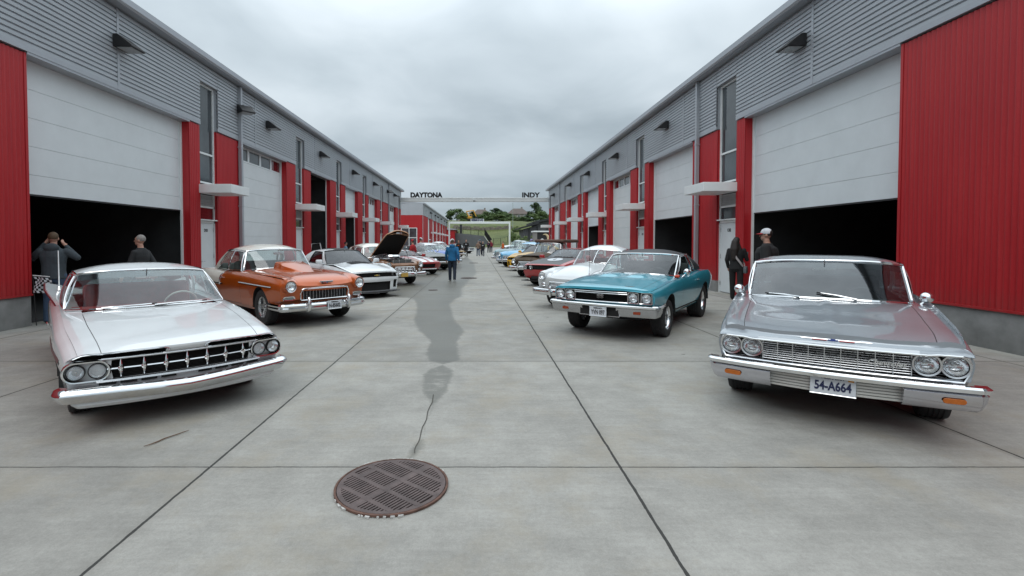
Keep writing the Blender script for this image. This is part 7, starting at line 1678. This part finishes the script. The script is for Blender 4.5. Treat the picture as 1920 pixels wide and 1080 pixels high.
    if cap is not None:
        g = MB(); rows = []
        for i in range(8):
            a = math.pi/2*i/7; rows.append([(0.088*math.cos(a)*math.cos(2*math.pi*j/20), 0.002+0.104*math.cos(a)*math.sin(2*math.pi*j/20), 1.69+0.098*math.sin(a)) for j in range(20)])
        g.grid(rows, cap, close=True); g.grid([[(0.088*math.cos(2*math.pi*j/20), 0.002+0.104*math.sin(2*math.pi*j/20), zz) for j in range(20)] for zz in (1.675, 1.69)], cap, close=True)
        br = [[(0.078*math.cos(a), 0.002+0.094*math.sin(a), 1.692) for a in np.linspace(0.25, math.pi-0.25, 10)], [(0.082*math.cos(a), 0.05+0.145*math.sin(a), 1.672) for a in np.linspace(0.25, math.pi-0.25, 10)]]
        g.grid(br, brim or cap); g.grid([[(x, y, zz-0.008) for x, y, zz in r] for r in br], brim or cap)
        Mc = Mh @ Matrix.Rotation(brimdir, 4, 'Z'); g.v = [tuple(Mc @ Vector(v)) for v in g.v]; g.build('cap', None, root, smooth=60)
    return root
BLKC, DKGREY, JEANS, CHAR = cloth('black', (0.010, 0.010, 0.011)), cloth('slate', (0.045, 0.058, 0.068)), cloth('denim', (0.045, 0.075, 0.13)), cloth('charcoal', (0.022, 0.024, 0.026))
BLUEC, DKJ, TANC, REDC, WHT, PINKC, MARC, LBC, ORC = cloth('bright_blue', (0.010, 0.12, 0.27)), cloth('dark_denim', (0.014, 0.022, 0.038)), cloth('tan', (0.22, 0.15, 0.11)), cloth('red', (0.36, 0.015, 0.02)), cloth('white', (0.55, 0.57, 0.60)), cloth('pink', (0.5, 0.12, 0.28)), cloth('maroon', (0.16, 0.012, 0.025)), cloth('light_blue', (0.16, 0.30, 0.42)), cloth('orange', (0.5, 0.10, 0.02))
HB, HG, HD = simple('hair_brown', (0.075, 0.045, 0.022), 0.7, 0, 0.3, 40), simple('hair_grey', (0.25, 0.235, 0.22), 0.7, 0, 0.25, 40), simple('hair_dark', (0.018, 0.012, 0.010), 0.6, 0, 0.3, 30)
at = lambda px, Y: ((px-VX)/F_*Y, Y)
person(at(100, 9.6), R(22), 1.80, 'man in slate hoodie with both hands raised to his face at the dark doorway', DKGREY, JEANS, HB, 'stand', hood=True, build=1.16, vox=0.0105, head_turn=R(8), arms=[[(-0.20, 0, 1.39), (-0.34, 0.05, 1.27), (-0.155, 0.10, 1.555)], [(0.20, 0, 1.39), (0.35, 0.06, 1.27), (0.13, 0.20, 1.50)]])
p2 = person(at(264, 10.6), R(84), 1.76, 'grey haired man in dark jacket over blue shirt walking past the dark doorway', CHAR, DKJ, HG, 'walk', vox=0.0105, head_turn=R(18))
g = MB(); trunk(g, [(0.95, 0.11, 0.13, 0, 0.035), (1.2, 0.115, 0.132, 0, 0.04), (1.38, 0.11, 0.115, 0, 0.03), (1.46, 0.085, 0.085, 0, 0.012)]); remesh(g, 'shirt', cloth('blue_shirt', (0.06, 0.16, 0.24)), p2, 0.011, 3)
p3 = person(at(1381, 13.4), R(-38), 1.74, 'woman all in black with long dark hair and pale bag strap', BLKC, BLKC, HD, 'slow', vox=0.0105, long_hair=True, head_turn=R(-20), arms=[[(-0.185, 0, 1.40), (-0.24, -0.02, 1.13), (-0.22, 0.10, 0.90)], [(0.185, 0, 1.40), (0.25, 0.08, 1.14), (0.20, 0.34, 1.22)]])
m = MB(); pts = [(-0.12, -0.10, 1.44), (-0.06, -0.165, 1.34), (0.04, -0.168, 1.18), (0.13, -0.15, 1.05), (0.185, -0.08, 0.95)]
m.grid([[(x-0.022, y, z_-0.012), (x+0.022, y-0.004, z_+0.012)] for x, y, z_ in pts]); m.grid([[(-0.14, -0.10, 1.44), (-0.10, -0.10, 1.46)], [(-0.12, 0.02, 1.47), (-0.08, 0.02, 1.47)], [(-0.02, 0.14, 1.32), (0.02, 0.14, 1.34)], [(0.16, 0.12, 1.02), (0.19, 0.12, 1.04)], [(0.20, 0.0, 0.96), (0.22, 0.0, 0.98)]]); bagm = m; bg = empty('shoulder_bag', (0, 0, 0))
COL.objects.unlink(bg); bpy.data.objects.remove(bg)
b_ = m.build('shoulder_bag', cloth('pale_strap', (0.42, 0.38, 0.38)), None); b_.location = p3.location; b_.rotation_euler = p3.rotation_euler; b_.scale = p3.scale; tag(b_, 'small grey bag on a pale diagonal strap worn by the woman in black', 'bag')
m = MB(); m.cbox((0.235, -0.03, 0.86), (0.09, 0.20, 0.20), None, ch=0.03); m.build('bag_body', simple('bag_grey', (0.11, 0.12, 0.13), 0.6), b_)
m = MB(); m.cbox((0.19, 0.43, 1.275), (0.075, 0.012, 0.15), None, rx=R(-18), ch=0.004); b_ = m.build('phone', BLACK, None); b_.location = p3.location; b_.rotation_euler = p3.rotation_euler; b_.scale = p3.scale; tag(b_, 'black phone held up by the woman in black', 'phone')
person(at(1438, 10.2), R(55), 1.88, 'large man in black with a white mesh cap and red brim behind the silver car', BLKC, CHAR, HD, 'stand', WHT, REDC, build=1.6, vox=0.0105, sleeves=True)
person(at(848, 19.8), R(-4), 1.72, 'man in bright blue hoodie and white cap walking away along the lane', BLUEC, DKJ, HB, 'slow', WHT, BLUEC, hood=True, build=1.12, vox=0.0105, shoes=simple('pale_shoes', (0.4, 0.4, 0.4), 0.6), brimdir=R(-20))
V2 = 0.022
person(at(874, 52.4), R(178), 1.86, 'man in black jacket with white chest print walking towards us down the lane', BLKC, BLKC, HB, 'walk', build=1.15, vox=V2, logo=WHT)
person(at(896.5, 54), R(5), 1.72, 'man in tan jacket and jeans walking away beside a person in black', TANC, JEANS, HG, 'walk', vox=V2, shoes=simple('brown_shoes', (0.16, 0.07, 0.03), 0.6))
person(at(905.5, 53.5), R(175), 1.66, 'shorter person in black top with white print next to the man in tan', BLKC, DKJ, HG, 'slow', vox=V2, logo=WHT)
person(at(900, 59), R(10), 1.84, 'person in black with a blue cap behind the man in tan', BLKC, BLKC, HD, 'slow', LBC, LBC, vox=V2)
person(at(916, 72), R(160), 1.74, 'person with pink shirt and black jacket far down the lane', BLKC, BLKC, HB, 'stand', vox=V2, logo=PINKC)
person(at(921, 73), R(200), 1.84, 'person in maroon top far down the lane beside the pink shirt', MARC, DKJ, HG, 'stand', vox=V2)
person(at(943, 58), R(120), 1.66, 'person in orange and black beside the far old truck', ORC, BLKC, HD, 'stand', vox=V2)
person(at(774, 27.5), R(60), 1.74, 'person in red top behind the raised hood of the brown car', REDC, DKJ, HD, 'stand', REDC, REDC, vox=V2)
person(at(789, 30), R(-20), 1.86, 'man in white shirt and white cap standing behind the striped red sports car', WHT, DKJ, HB, 'stand', WHT, WHT, vox=V2)
person(at(806, 42), R(30), 1.80, 'person in dark jacket and white cap among the far cars on the wet side', CHAR, DKJ, HD, 'stand', WHT, WHT, vox=V2)
person(at(860, 47), R(170), 1.76, 'person in black with orange trim behind the blue hoodie man', BLKC, BLKC, HB, 'stand', vox=V2, logo=ORC)
person(at(648, 30.5), R(-60), 1.60, 'dark haired person in light blue shirt by the red pilaster of the fourth garage', LBC, DKJ, HD, 'stand', vox=V2)
person(at(997, 39), R(100), 1.82, 'person with lilac cap behind the light blue car', CHAR, DKJ, HD, 'stand', cloth('lilac', (0.35, 0.30, 0.55)), None, vox=V2)
# checkered flag by the near doorway, white framed board in the open doorway
root = empty('checkered_flag', (*at(72, 9.2), 0), R(15), 'small black and white checkered flag on a thin pole by the near red wall', 'flag')
m = MB(); m.tube([(-0.06, 0, 0.02), (-0.10, 0, 0.98)], 0.008, BLACK); m.tube([(-0.10, 0, 0.98), (0.17, 0, 0.95)], 0.008, WHITET); m.build('flag_pole', None, root)
m = MB()
for i in range(8):
    for j in range(7):
        f = lambda a, c: (-0.09+0.26*a/8+0.02*math.sin(c*0.9), 0.025*math.sin(a*0.9+c*0.5), 0.955-0.30*c/7-0.004*a)
        m.quad(f(i, j), f(i+1, j), f(i+1, j+1), f(i, j+1), BLKC if (i+j) % 2 else WHT)
m.build('flag_cloth', None, root, smooth=0)
root = empty('leaning_board', (*at(592, 25.6), 0), R(35), 'dark board in a thin white frame leaning in the open doorway', 'board')
m = MB(); m.tube([(-0.35, 0, 0), (-0.2, 0.1, 1.5), (0.25, 0.1, 1.55), (0.55, 0, 0)], 0.03); m.build('frame', WHITET, root); m = MB(); m.quad((-0.33, 0.01, 0.03), (0.52, 0.01, 0.03), (0.23, 0.1, 1.52), (-0.19, 0.1, 1.48)); m.build('panel', DARK, root, smooth=0)
